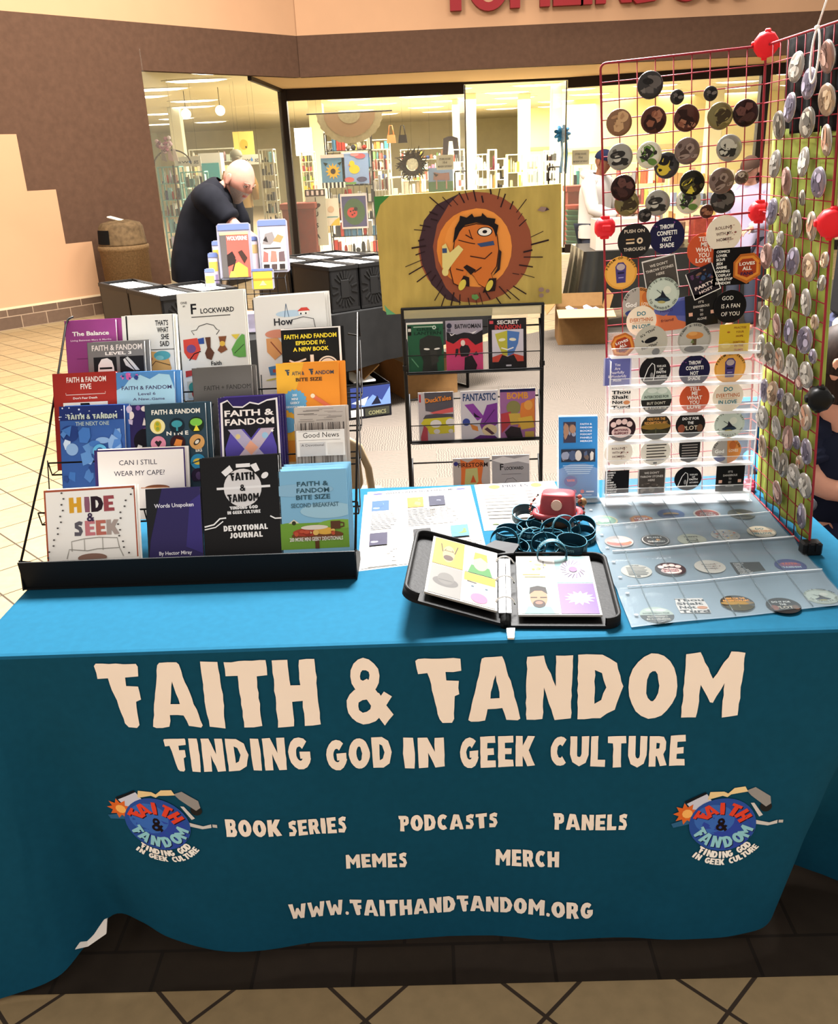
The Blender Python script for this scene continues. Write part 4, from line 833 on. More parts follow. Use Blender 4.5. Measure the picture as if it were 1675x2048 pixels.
DES = {
 'push': (c_, '1d1b1a', T(['PUSH ON', 'THROUGH'], 'd8c9b4', .74, .52, .1, 'b', [.6, .64])+[('l', [(.25, .55), (.5, .55)], .04, 'c9a070'), ('l', [(.25, .45), (.5, .45)], .05, 'd8c0a0'), ('c', .66, .5, .09, 'd8c0a0'), ('c', .66, .5, .04, '1d1b1a')]),
 'confetti': (c_, '17163a', T(['THROW', 'CONFETTI', 'NOT', 'SHADE'], W_, .7, .17, .12, 'B', [.4, .56, .26, .4])+blobs(1, 9, ['3a3a80', '8a4a90'], .1, .1, .9, .9, (.01, .025))),
 'tell': (c_, 'c2512c', T(['TELL', 'ME', 'WHAT', 'YOU', 'LOVE'], 'f3e6da', .76, .155, .13, 'B', [.36, .2, .5, .34, .46])),
 'rolling': (c_, 'e9dfcd', T(['ROLLING', 'WITH MY', 'HOMIES'], '5a3a34', .62, .16, .085, 'b', [.46, .44, .42])+blobs(6, 9, ['8a4a44', 'a87a6a', '5a3a34'], .5, .2, .85, .8, (.02, .035))),
 'mask': (c_, 'd99b3e', [('c', .5, .5, .44, 'e6ab50'), ('p', [(.33, .7), (.42, .82), (.58, .82), (.67, .7), (.64, .2), (.36, .2)], '4a3f78'), ('e', .5, .68, .13, .1, 'b7a6a4'), ('l', [(.4, .5), (.6, .5)], .05, '241f3c'), ('l', [(.42, .36), (.58, .36)], .03, 'a49ac0')]+ring('PSALM OF TRUST', h=.075, r=.42)),
 'stones': (q_, '4a443e', T(['WE DON\'T', 'THROW STONES', 'HERE'], 'd8d0c4', .76, .14, .08)+blobs(8, 16, ['6a625a', '7c746a', '5a524a'], .1, .05, .9, .45, (.05, .11))+[('r', 0, 0, .03, 1, 'd8d4ce'), ('r', 0, .96, 1, 1, 'd8d4ce'), ('r', .97, 0, 1, 1, 'd8d4ce')]),
 'badge': ('house', 'b5652c', [('p', [(.12, .3), (.5, .1), (.88, .3), (.88, .7), (.7, .88), (.3, .88), (.12, .7)], 'd98c3c'), ('p', [(.2, .34), (.5, .2), (.8, .34), (.8, .66), (.66, .8), (.34, .8), (.2, .66)], 'a03c22'), ('t', .5, .6, .1, 'LOVES', W_, 'c', 'B', .5), ('t', .5, .44, .12, 'ALL', W_, 'c', 'B', .3), ('t', .5, .28, .1, 'FANS', '2c2048', 'c', 'B', .4)]),
 'comics': (q_, '151416', [('t', .08, .88-i*.105, .07, r, W_, 'l', 'B') for i, r in enumerate(lst)]),
 'party': (q_, '1f1a22', [('t', .5, .3, .12, 'PARTY', 'e6d6d0', 'c', 'B', .7), ('t', .5, .12, .1, 'HOST', 'e6d6d0', 'c', 'B', .5)]+blobs(14, 14, ['5a3a5c', '33486c', '7c5a48'], .1, .45, .9, .92, (.05, .12))+[('r', 0, 0, .03, 1, W_), ('r', .97, 0, 1, 1, W_), ('r', 0, 0, 1, .03, W_)]),
 'godlove': (c_, 'a9a39a', [('p', [(.55, 0), (.5, 1), (1, 1), (1, 0)], 'd68a46'), ('e', .28, .2, .2, .12, '39457c'), ('t', .26, .42, .14, 'God', W_, 'c', 'B'), ('t', .74, .44, .11, 'LOVES', 'f0d8c0', 'c', 'B', .32), ('e', .7, .7, .12, .16, 'c06a34')]+ring('ASK IF GOD CAN', r=.41, h=.075)),
 'hat': (c_, 'b7c3b4', [('c', .5, .5, .43, 'c2cdbf'), ('p', [(.28, .34), (.44, .46), (.46, .62), (.6, .44), (.7, .38), (.6, .3)], '23232e'), ('e', .5, .33, .24, .06, '2c3c4c'), ('e', .48, .26, .12, .04, 'a9a060'), ('c', .62, .62, .12, 'd8dccc'), ('l', [(.3, .62), (.44, .52)], .02, '4c5a50')]+ring('IT IS A GOOD DAY', r=.42, h=.07)+ring('TO WANDER ON', r=.45, h=.07, a0=205, a1=335)),
 'every': (c_, 'e9dcc4', [('t', .5, .68, .14, 'DO', '3f7c86', 'c', 'B'), ('t', .5, .48, .13, 'EVERYTHING', 'c0703c', 'c', 'b', .76), ('t', .5, .26, .13, 'IN LOVE', '3f7c86', 'c', 'B', .6), ('r', .2, .43, .8, .445, 'c9a070')]),
 'sunset': (q_, '5a5e98', [('p', [(0, 0), (0, .62), (.3, .5), (.6, .6), (.75, .3), (1, .2), (1, 0)], 'c06a44'), ('p', [(.4, .5), (.7, .9), (1, .9), (1, .4)], '404a8c'), ('t', .4, .62, .1, 'HELLO', '3a2c5c', 'c', 'n', .4), ('t', .4, .3, .1, 'friend', '4a2030', 'c', 'n', .4)]),
 'danger': (q_, '181716', T(["IT'S", 'DANGEROUS', 'TO', 'GO', 'ALONE'], 'c9c4bc', .72, .13, .075, 'b', [.16, .5, .1, .1, .3])+[('r', .1, .35, .22, .46, 'd8a890'), ('r', .78, .35, .9, .46, 'd8a890')]),
 'fan': (c_, '141416', [('c', .5, .5, .46, '0f0f11'), ('t', .42, .7, .13, 'GOD', W_, 'c', 'n', .34), ('t', .52, .46, .13, 'IS A FAN', W_, 'c', 'n', .56), ('t', .52, .22, .13, 'OF YOU', W_, 'c', 'n', .56)]),
 'this': (c_, 'b9b4a4', [('t', .42, .76, .08, "It's \"This\"", K_, 'c', 'b', .5, .5), ('e', .5, .56, .2, .08, K_, .3), ('l', [(.28, .5), (.22, .56)], .04, K_), ('t', .48, .34, .08, 'Not "This"', K_, 'c', 'b', .5, .3), ('e', .66, .2, .12, .1, K_, .3)]),
 'tree': (c_, 'a5a297', [('c', .5, .5, .44, 'b3b0a6'), ('e', .5, .62, .26, .11, 'c88444'), ('e', .44, .68, .14, .06, 'd89c58'), ('r', .44, .3, .56, .52, '5a4a34'), ('e', .5, .22, .3, .1, '33302a'), ('p', [(.38, .4), (.44, .52), (.5, .4)], '6c7a4a')]+ring('PLANT A SEED TODAY', r=.41, h=.065)),
 'yellow': (q_, 'd9b834', [('t', .68, .84-i*.14, .07, r, '8a4a24', 'c', 'b') for i, r in enumerate(('PRACTISE', 'YOUR', 'HOPE'))]+[('t', .68, .36, .07, "DON'T FALL", '8a3a20', 'c', 'b', .4), ('t', .68, .24, .07, 'IN THE', '8a3a20', 'c', 'b'), ('t', .68, .1, .07, 'DUMPS', 'a83a20', 'c', 'b'), ('e', .3, .74, .05, .03, 'b06a2c'), ('e', .24, .3, .16, .1, 'e6cc5c')]),
 'fearful': (q_, '6467a4', T(['You', 'Are', 'Fearfully', '& Wonderfully', 'Made'], 'e6e0ea', .7, .14, .1, 'b', [.2, .2, .5, .66, .3])+[('r', 0, 0, .05, 1, 'b9b7d4'), ('r', .95, 0, 1, 1, 'b9b7d4'), ('e', .5, .36, .36, .2, '4a4f8c')][:2]),
 'cloak': (c_, '131214', [('l', [(.14, .2), (.28, .6), (.4, .76), (.48, .7), (.5, .5), (.46, .2)], .025, W_), ('t', .7, .62, .07, 'YOUR LACK', W_, 'c', 'b', .3), ('t', .7, .52, .07, 'OF', W_, 'c', 'b'), ('t', .7, .42, .08, 'FAITH', W_, 'c', 'B', .3), ('t', .72, .3, .06, 'DISTURBING', W_, 'c', 'b', .32), ('e', .4, .36, .05, .1, '8a8886'), ('l', [(.14, .2), (.86, .2)], .02, W_)]),
 'thou': ('tall', 'efe6dc', [('t', .5, .78, .17, 'Thou', K_, 'c', 'B', .9), ('t', .46, .54, .17, 'Shalt', K_, 'c', 'B', .8), ('t', .34, .3, .17, 'Not', K_, 'c', 'B', .5), ('e', .78, .34, .16, .1, 'd08a5c'), ('t', .5, .04, .17, 'Turd', K_, 'c', 'B', .9)]),
 'upside': (c_, 'b9c6b6', [('r', 0, 0, 1, .5, '24231f'), ('e', .36, .8, .16, .08, 'd6ddd0'), ('e', .68, .78, .16, .1, 'd6ddd0'), ('t', .5, .55, .09, 'INTERCEDES FOR', '3a4a40', 'c', 'b', .8), ('t', .5, .34, .09, "BUT DON'T", 'c9c4b0', 'c', 'b', .6), ('t', .5, .18, .09, 'BE A DOUBTER', 'c9c4b0', 'c', 'b', .7)]),
 'paw': (c_, '2e1a20', [('e', .5, .36, .34, .22, 'e3c4bc'), ('e', .22, .66, .1, .11, 'e3c4bc'), ('e', .4, .76, .1, .11, 'e3c4bc'), ('e', .6, .76, .1, .11, 'e3c4bc'), ('e', .78, .66, .1, .11, 'e3c4bc'), ('t', .5, .4, .09, 'EMOTIONAL', '6a2f3c', 'c', 'B', .5), ('t', .5, .27, .09, 'SUPPORT', '6a2f3c', 'c', 'B', .5)]),
 'adopt': (c_, '2b2519', [('e', .5, .5, .5, .12, '8a6a2c'), ('e', .5, .2, .44, .2, '3a3a2a'), ('t', .5, .74, .1, 'HERE FOR THE', 'd69a50', 'c', 'B', .6), ('t', .5, .6, .1, 'REDEMPTION ARC', 'd69a50', 'c', 'B', .78), ('l', [(.5, .2), (.5, .44)], .04, '57553c')]),
 'plot': (c_, '1b1817', [('t', .5, .68, .1, 'DO IT FOR', W_, 'c', 'B', .56), ('t', .5, .52, .1, 'THE', W_, 'c', 'B', .2), ('t', .5, .3, .16, 'PLOT', 'd8c8b0', 'c', 'b', .5), ('e', .2, .36, .12, .16, '8a4a34'), ('e', .82, .36, .1, .14, '6a4a34')]),
 'quote': (c_, 'ddd5c4', [('r', .2, .74-i*.11, .8 if i % 2 else .86, .78-i*.11, '3f3a33') for i in range(6)]+[('t', .5, .84, .08, 'NEVER', K_, 'c', 'b', .3), ('r', .44, .06, .56, .12, K_)]),
 'shield': ('shield', '23211f', [('r', .16, .8-i*.12, .84, .84-i*.12, 'a49a90') for i in range(6)]),
 'clover': (c_, 'c8b98a', [('c', .5, .5, .43, '6f9a7c'), ('c', .43, .56, .1, W_), ('c', .57, .56, .1, W_), ('c', .43, .42, .1, W_), ('c', .57, .42, .1, W_)]),
 'bluebird': (c_, '4d6ba0', [('e', .5, .5, .3, .16, 'c8a06c'), ('e', .5, .4, .3, .08, '2f4470')]), 'redbadge': (c_, 'e6dccd', [('c', .5, .5, .43, 'b2402f'), ('t', .5, .52, .12, 'SERVE', W_, 'c', 'B', .5), ('t', .5, .34, .12, 'OTHERS', W_, 'c', 'B', .6)]),
 'slice': (c_, '6d6a58', [('p', [(.3, .3), (.34, .7), (.82, .36)], 'e8dc9c'), ('e', .5, .3, .34, .1, '4c4a3c')]), 'smile': (c_, 'c9b7ac', [('e', .5, .4, .44, .26, 'd9735c'), ('e', .5, .55, .4, .18, 'cfc0b4')]),
 'pushb': (c_, '3a3a3a', [('c', .5, .5, .47, 'd6d2cc'), ('c', .5, .5, .43, '413e3c')]+T(['PUSH', 'THROUGH'], W_, .66, .36, .12, 'B', [.5, .6])+[('c', .6, .5, .08, 'c9a070')]), 'news': (c_, 'd2d3ba', [('r', .3, .36, .7, .56, '6a6a5a'), ('t', .5, .68, .1, "THERE'S", '4a4a3a', 'c', 'B', .5), ('t', .5, .2, .1, 'HOPE', '4a4a3a', 'c', 'B', .4), ('r', .36, .42, .64, .5, 'd2d3ba')]),
 'dots': (c_, 'd9d8cf', blobs(44, 26, ['3f9a8c', 'c8443c', 'd8b03c', '3c6fb0', '5a5a54'], .12, .12, .88, .88, (.03, .05))), 'logo': (c_, '353f86', [('e', .5, .56, .36, .2, '8a4a78'), ('t', .5, .56, .14, 'FAITH', 'd8604c', 'c', 'w', .5), ('t', .5, .3, .13, 'FANDOM', 'bcd0e0', 'c', 'w', .6)]),
}
SHP = {'circle': ell(.5, .5, .5, .5, 32), 'square': [(0, 0), (1, 0), (1, 1), (0, 1)], 'house': [(.06, .25), (.5, 0), (.94, .25), (.94, .72), (.72, .96), (.28, .96), (.06, .72)], 'tall': [(.04, .02), (.96, .02), (.98, .5), (.94, .98), (.08, .98), (.02, .5)],
       'shield': [(.5, 0), (.86, .14), (.96, .5), (.96, .94), (.04, .94), (.04, .5), (.14, .14)]}
def sticker(d, label, pos, u, v, size, group, ang=0.0, sy=1.0, gloss=.3, dim=1.0):
    shp, bc, cmds = DES[d]; u = Vector(u).normalized(); v = Vector(v).normalized(); n = u.cross(v)
    if ang: u, v = u*math.cos(ang)+v*math.sin(ang), v*math.cos(ang)-u*math.sin(ang)
    mb = MB(); W = size; H = size*sy; pl = [(a*W, b_*H) for a, b_ in SHP[shp]]
    fr = lambda x, y, l: u*(x-W/2)+v*(y-H/2)+n*l
    mb.prism(pl, -.0004, .0002, M(dimmed(bc, dim), gloss), fr)
    art(mb, cmds, W, H, fr, lift=.00022, clip=pl, dim=dim)
    o = mb.build('sticker', loc=pos); return tag(o, label, 'sticker', group)
# the loose stickers on the back grid
UP = GU; GR = GXN
for d, px_, py_, sz, ang, lab, k in (
 ('push', 1268, 482, .078, -.02, 'black round sticker reading PUSH ON THROUGH, on the red grid', 0), ('confetti', 1333, 472, .082, 0, 'navy round sticker reading THROW CONFETTI NOT SHADE, on the wire grid', 0), ('tell', 1407, 500, .078, -.05, 'orange round sticker reading TELL ME WHAT YOU LOVE, on the wire grid', 0),
 ('rolling', 1447, 467, .082, .05, 'cream round sticker reading ROLLING WITH MY HOMIES, on the wire grid', 1), ('mask', 1241, 546, .076, 0, 'orange round sticker with a purple mask hung on the wire grid', 0), ('stones', 1320, 548, .078, .16, 'tilted dark square sticker about throwing stones, on the wire grid', 0),
 ('party', 1405, 563, .066, .35, 'tilted black square sticker with white border, on the wire grid', 1), ('comics', 1462, 533, .086, -.02, 'black square sticker listing comics and gaming, on the wire grid', 1), ('badge', 1493, 536, .072, .0, 'orange five sided badge sticker beside the black list sticker', 2),
 ('godlove', 1277, 608, .078, -.05, 'grey and orange God Loves round sticker on the wire grid', 1), ('hat', 1325, 588, .078, -.1, 'pale green round sticker with a dark hat, on the wire grid', 2), ('every', 1282, 642, .072, -.02, 'cream round sticker reading DO EVERYTHING IN LOVE, on the wire grid', 2),
 ('sunset', 1339, 630, .074, .06, 'blue and orange sunset square sticker on the wire grid', 0), ('danger', 1402, 620, .076, .05, "black square sticker reading IT'S DANGEROUS TO GO ALONE, on the wire grid", 1), ('fan', 1459, 613, .078, -.03, 'black round sticker reading GOD IS A FAN OF YOU', 2)):
    p = atP(px_, py_, gb(0, 0, .006+.003*k), (0, -1, 0)); sticker(d, lab, p, GR, UP, sz, 'stickers on the wire grid', ang)

# ------------------------------------------------------------------ clear tiered sticker rack
m_acr = clear('ffffff', .10, .05); m_lip = clear('ffffff', .72, .15); m_edge = clear('ffffff', .5, .1)
AY = .668
p0 = atP(1207, 1003, (0, AY, 0), (0, 1, 0)); p1 = atP(1500, 985, (0, AY, 0), (0, 1, 0))
AX0, AX1 = p0.x, min(p1.x, GO.x-.025)
ar = thing('acrylic_rack', 'clear acrylic six tier rack of stickers leaning on the red grid', 'sticker rack', ((AX0+AX1)/2, AY, TT)); al = ar.location.copy()
AH = atP(1250, 668, (0, AY, 0), (0, 1, 0)).z-TT
mb = MB(); mb.rbox((0, .022, AH/2), (AX1-AX0, .003, AH), m_acr, .001); mb.build('back_sheet', ar)
mb = MB(); mb.box((0, .0, .0025), (AX1-AX0+.01, .06, .004), m_edge); mb.build('base', ar)
for sx in (-1, 1):
    mb = MB(); mb.box((sx*(AX1-AX0)/2, .002, AH*.43), (.003, .045, AH*.86), m_acr); mb.box((sx*(AX1-AX0)/2, -.021, AH*.43), (.003, .003, AH*.86), m_edge); mb.build('side_wall', ar)
tier = []
for k, (yl, yr) in enumerate(((715, 707), (775, 768), (833, 826), (887, 880), (937, 930), (995, 985))):
    z = (atP(1215, yl, (0, AY-.02, 0), (0, 1, 0)).z+atP(1490, yr, (0, AY-.02, 0), (0, 1, 0)).z)/2-TT; tier.append(z)
    mb = MB(); mb.box((0, -.005, z), (AX1-AX0, .03, .0025), m_acr); mb.box((0, -.02, z+.001), (AX1-AX0, .0025, .006), m_lip); mb.box((0, -.02, z+.012), (AX1-AX0, .002, .02), m_acr); mb.box((0, -.0205, z+.022), (AX1-AX0, .002, .0016), m_edge); mb.build('shelf_lip', ar)
RK = [[('badge', 1245, 691, .06, 'orange five sided badge sticker in the top left pocket of the clear rack', .3), ('this', 1301, 684, .078, "grey It's This not That sticker in the top tier of the clear rack", 0), ('tree', 1388, 679, .078, 'grey sticker with an orange topped tree, in the clear rack', 0), ('yellow', 1467, 678, .07, 'yellow square sticker in the top right pocket of the clear rack', 0)],
 [('fearful', 1234, 743, .066, 'violet square You Are Fearfully Made sticker in the clear rack', 0), ('cloak', 1309, 742, .074, 'black cloak outline sticker in the second tier of the clear rack', 0), ('confetti', 1388, 741, .074, 'navy THROW CONFETTI sticker in the second tier of the clear rack', 0), ('mask', 1459, 736, .074, 'orange sticker with purple mask in the clear rack', 0)],
 [('thou', 1241, 799, .05, 'cream lettered Thou Shalt Not Turd sticker in the clear rack', 0), ('upside', 1312, 799, .074, 'half pale half black round sticker in the clear rack', 0), ('tell', 1388, 796, .072, 'orange TELL ME WHAT YOU LOVE sticker in the clear rack', 0), ('every', 1455, 793, .074, 'cream DO EVERYTHING IN LOVE sticker in the clear rack', 0)],
 [('paw', 1242, 857, .07, 'dark round sticker with a pink paw in the clear rack', 0), ('adopt', 1311, 853, .072, 'black and gold round sticker in the middle of the clear rack', 0), ('plot', 1380, 849, .072, 'black DO IT FOR THE PLOT sticker in the clear rack', 0), ('hat', 1458, 848, .074, 'pale round hat sticker in the fourth tier of the clear rack', 0)],
 [('rolling', 1236, 905, .07, 'cream ROLLING WITH MY HOMIES sticker in the clear rack', 0), ('quote', 1310, 904, .074, 'cream round sticker full of text lines in the clear rack', 0), ('shield', 1378, 904, .056, 'dark shield shaped sticker in the clear rack', 0), ('godlove', 1452, 901, .072, 'grey and orange God Loves sticker in the clear rack', 0)],
 [('comics', 1233, 964, .06, 'black list sticker in the bottom left pocket of the clear rack', 0), ('stones', 1302, 961, .068, 'dark stones sticker in the bottom tier of the clear rack', 0), ('cloak', 1375, 957, .068, 'black cloak outline sticker in the bottom tier of the clear rack', 0), ('danger', 1459, 957, .07, 'black IT\'S DANGEROUS sticker in the bottom right pocket of the clear rack', 0)]]
for k, row in enumerate(RK):
    for d, px_, py_, sz, lab, ang in row:
        p = atP(px_, py_, (0, AY-.004, 0), (0, 1, 0)); sticker(d, lab, p, (1, 0, .02), (0, .04, 1), sz, 'stickers in the clear rack', ang, .92 if DES[d][0] == 'circle' and k > 2 else 1)

def dimming_clear(g):  # clear plastic with a grey tint added to tone down strongly lit stickers
    m = clear('9aa6aa', .10, .12); m = m.copy(); m.name = 'dimming_clear_plastic'
    m.node_tree.nodes['Transparent BSDF'].inputs[0].default_value = (g*.97, g, g*1.02, 1); return m
# ------------------------------------------------------------------ clear pocket pages with stickers, lying on the cloth
m_pl = clear('7c8b94', .62, .3); m_pl2 = dimming_clear(.72); m_seam = clear('4a5a60', .55, .3); m_shine = clear('f4f8fa', .7, .1)
pg = thing('pocket_page', 'clear plastic pocket pages full of round stickers lying on the blue cloth', 'pocket page', (.57, .36, TT)); pl_ = pg.location.copy()
corn = [atZ(1162, 1012, TT), atZ(1500, 988, TT), atZ(1640, 1160, TT), atZ(1700, 1212, TT), atZ(1262, 1258, TT)]
def pgrid(u, v):   # u across 0..1, v front..back 0..1
    a = corn[4].lerp(corn[3], u); b_ = corn[0].lerp(corn[1], u); p = a.lerp(b_, v); rid = math.exp(-((v-.5)/.03)**2)*.008+math.exp(-((v-.235)/.03)**2)*.004+math.exp(-((v-.76)/.03)**2)*.003
    return Vector((p.x, p.y, TT+.0035+rid+.0012*math.sin(9*u+5*v)))-pl_
vs = []; fs = []; NX, NY = 30, 60
for lay, off in ((0, 0), (1, .0030)):
    vs = [pgrid(i/NX, j/NY)+Vector((0, 0, off)) for j in range(NY+1) for i in range(NX+1)]; fs = [(j*(NX+1)+i, j*(NX+1)+i+1, (j+1)*(NX+1)+i+1, (j+1)*(NX+1)+i) for j in range(NY) for i in range(NX)]
    mb = MB(); mb.add(vs, fs, m_pl2 if lay else m_pl, True); mb.build('pocket_front' if lay else 'page_back', pg)
mb = MB()
for k in range(5):
    u = .115+.177*k; mb.tube([pgrid(u, v/20)+Vector((0, 0, .0034)) for v in range(21)], .0009, m_seam, 4)
mb.build('seam', pg)
mb = MB()
for v in (.50, .235, .76): mb.tube([pgrid(u/20, v)+Vector((0, 0, .0033)) for u in range(1, 21)], .0022 if v == .5 else .0013, m_shine, 6)
mb.build('fold_ridge', pg)
for v in (.06, .2, .32, .44, .56, .68, .8, .93):
    mb = MB(); p = pgrid(.04, v); mb.lathe([(.0035, .0032), (.0045, .0034)], p, m_shine, 12); mb.build('binder_hole', pg)
SH = [('clover', 1208, 1041, 'green clover'), ('badge', 1283, 1040, 'orange badge'), ('bluebird', 1341, 1028, 'blue and tan'), ('redbadge', 1413, 1028, 'red SERVE OTHERS'), ('slice', 1482, 1028, 'grey with a pale slice'),
      ('smile', 1237, 1083, 'pink and grey'), ('pushb', 1310, 1080, 'black PUSH THROUGH'), ('news', 1383, 1079, 'cream HOPE'), ('dots', 1450, 1070, 'white dotted'), ('every', 1522, 1063, 'cream DO EVERYTHING IN LOVE'),
      ('quote', 1272, 1142, 'cream text line'), ('paw', 1340, 1138, 'dark pink paw'), ('rolling', 1419, 1133, 'cream ROLLING WITH MY HOMIES'), ('comics', 1497, 1137, 'black list'), ('logo', 1580, 1131, 'dark blue Faith Fandom'),
      ('upside', 1313, 1230, 'half pale half dark'), ('thou', 1383, 1211, 'white Thou Shalt Not Turd'), ('adopt', 1474, 1206, 'black and gold'), ('plot', 1566, 1211, 'black DO IT FOR THE PLOT'), ('hat', 1641, 1193, 'white hat')]
for d, px_, py_, lab in SH:
    p = atZ(px_, py_, TT+.0052); sq = DES[d][0] in ('square', 'tall', 'house')
    b_, a_ = corn[4], corn[0]; v = ((py_-1010)/240)
    sticker(d, lab+' sticker in the clear pocket page on the table', p, (1, .02, 0), (-.02, 1, .0), .064 if not sq else .062, 'stickers in the pocket page', -.05, dim=.42)  # same designs as the rack, colours darkened to offset the strong top light

# ------------------------------------------------------------------ pin buttons
def make_button(name, seed, base, cols, r, met=.35):
    o = thing(name, None, None); mb = MB(); m = M(base, .22, met)
    mb.lathe([(r*.98, -.004), (r, -.0025), (r*.97, 0), (r*.8, .0016), (r*.45, .0024), (r*.05, .0027)], (0, 0, 0), m, 26)
    cl = ell(r, r, r*.86, r*.86, 24)
    art(mb, blobs(seed, 9, cols, .1, .1, .9, .9, (.1, .3)), 2*r, 2*r, lambda x, y, l: Vector((x-r, y-r, .0027-.0027*min(1, (((x-r)**2+(y-r)**2)/(r*r)))**1.5+l)), lift=.0002, clip=cl)
    mb.build('face', o)
    mb = MB(); mb.lathe([(r*.99, -.0045), (r*1.01, -.003), (r*.99, -.0015)], (0, 0, 0), M('a8a39c', .25, .8), 26); mb.build('rim', o)
    return o
PALB = [('33302e', ['5a5450', '1f1d1c', '6b645e'], 'dark grey'), ('7a5a42', ['a07a58', '5a3e2c', 'b8946c'], 'brown'), ('4a2c24', ['7c4c38', '2a1814', '94644c'], 'dark brown'), ('6f6540', ['8c8050', '4a4228', '3a3020'], 'olive'), ('2a1a18', ['5a3a34', '402824', '1a100e'], 'near black'),
        ('8e8a80', ['2c2a28', 'b4b0a4', '55504a'], 'grey and black'), ('c9c4b0', ['5c7a3c', '2c2a28', 'dcd8c8'], 'pale green'), ('3c3a3a', ['c8b03c', '3a5a8c', '1e1c1c'], 'yellow and blue dotted dark'), ('222018', ['c9b83c', '4a4428', '12110e'], 'black and yellow'), ('6e5c54', ['a89a90', '4a3a34', '8c7a70'], 'mottled brown')]
PALS = [('8f8b84', ['b4afa6', '66615a', 'd0cbc2'], 'silver grey'), ('958678', ['c0ae9c', '6c5c50', 'a87c64'], 'warm silver'), ('7d786f', ['a39d92', '57524b', 'b8b0a0'], 'dull grey'), ('a08c78', ['c4a888', '75604e', 'd8c4a8'], 'tan silver'), ('7a7480', ['a49cb0', '544e5c', 'c0b8c8'], 'bluish grey'), ('8c7068', ['b49088', '60463e', 'c8a89c'], 'pinkish brown')]
protoB = {}
def button(key, pal, seed, r): 
    if key not in protoB: protoB[key] = make_button('pin_button', seed, pal[0], pal[1], r); return protoB[key]
    return copy_tree(protoB[key])
ORD = ['first', 'second', 'third', 'fourth', 'fifth', 'sixth', 'seventh', 'eighth', 'ninth', 'tenth', 'eleventh', 'twelfth', 'thirteenth', 'fourteenth', 'fifteenth', 'sixteenth', 'seventeenth', 'eighteenth', 'nineteenth', 'twentieth', 'twenty first', 'twenty second', 'twenty third', 'twenty fourth', 'twenty fifth', 'twenty sixth', 'twenty seventh', 'twenty eighth']
BB = [(1300, 170, 1, 0), (1354, 194, 0, 0), (1421, 187, 0, 0), (1238, 245, 1, 1), (1307, 240, 1, 2), (1373, 236, 1, 2), (1440, 232, 1, 3), (1491, 226, 1, 4), (1240, 314, 1, 5), (1298, 310, 1, 6), (1333, 331, 1, 7), (1374, 302, 1, 9), (1458, 296, 1, 5), (1246, 376, 1, 4), (1384, 367, 1, 8), (1443, 362, 1, 9), (1483, 355, 0, 9), (1253, 407, 1, 3), (1315, 406, 1, 5), (1377, 402, 1, 6), (1445, 401, 1, 0), (1289, 431, 0, 0), (1413, 423, 0, 2)]
rows_ = [('top', 0, 3), ('second', 3, 8), ('third', 8, 13), ('fourth', 13, 17), ('lowest', 17, 23)]
rotB = Matrix((GXN, GU, Vector((0, -1, 0)))).transposed()
for i, (px_, py_, big, pi_) in enumerate(BB):
    r = .0285 if big else .0155
    o = button(('b', pi_, big, i if big and i in (5, 12) else 0), PALB[pi_], 50+i, r); off = .011 if i not in (10, 17, 18, 19, 20) else .006
    o.location = atP(px_, py_, gb(0, 0, off), (0, -1, 0)); o.rotation_euler = (rotB @ Matrix.Rotation(R.uniform(-.5, .5), 3, 'Z')).to_euler()
    rn, a, b_ = [q for q in rows_ if q[1] <= i < q[2]][0]
    tag(o, '%s pin button, %s in the %s row of the back grid' % (PALB[pi_][2], ORD[i-a], rn), 'pin button', 'pin buttons on the back grid')
SB = [(1590, 134, 1), (1651.6, 114, 1), (1615, 167, 1), (1577, 215, 1), (1650.6, 200, 1), (1611.6, 245, 1), (1555, 251, 1), (1649.7, 281, 1), (1547, 328, 1), (1604, 324, 1), (1570.5, 363, 1), (1634, 365, 1), (1541, 423, 1), (1567.6, 421, 1), (1602, 396, 0), (1590, 449, 1), (1620, 453, 1), (1539, 475, 0), (1558, 477, 0), (1531, 512, 1), (1554, 516, 1), (1583, 522.5, 1), (1615, 535, 1), (1529, 574, 1), (1552, 586, 1), (1579, 594, 1), (1609, 605.5, 1), (1526, 635, 1), (1551, 652, 1), (1575, 664, 1), (1606.5, 680, 1), (1627, 644.6, 0), (1518, 693, 1), (1537, 709, 1), (1557, 721, 1), (1581, 734, 1), (1609.5, 750, 1), (1596, 766, 0), (1623, 713, 0), (1526, 781, 1), (1543, 787, 1), (1574, 811, 1), (1589, 817, 0), (1608, 835, 1), (1521.6, 835, 1), (1550, 856, 1), (1573, 876, 1), (1591, 885.5, 0), (1609.5, 903, 1), (1522.6, 893, 1), (1549, 917, 1), (1563.6, 930, 1), (1597, 924.6, 0), (1584, 952, 1), (1606.6, 971.5, 1), (1552, 985, 1), (1600, 1032, 1), (1559, 790, 0), (1646, 520, 0), (1640, 566, 0)]
info = []
for i, (px_, py_, big) in enumerate(SB):
    p = atP(px_, py_, gs(0, 0, .009), GXN); a = (GO.y-p.y); h = (p-GO).dot(GU); info.append([i, p, a, h, big])
colb = [(-1, .10, 'nearest the corner'), (.10, .19, 'second from corner'), (.19, .29, 'third from corner'), (.29, 9, 'by the post')]
cnt = {}
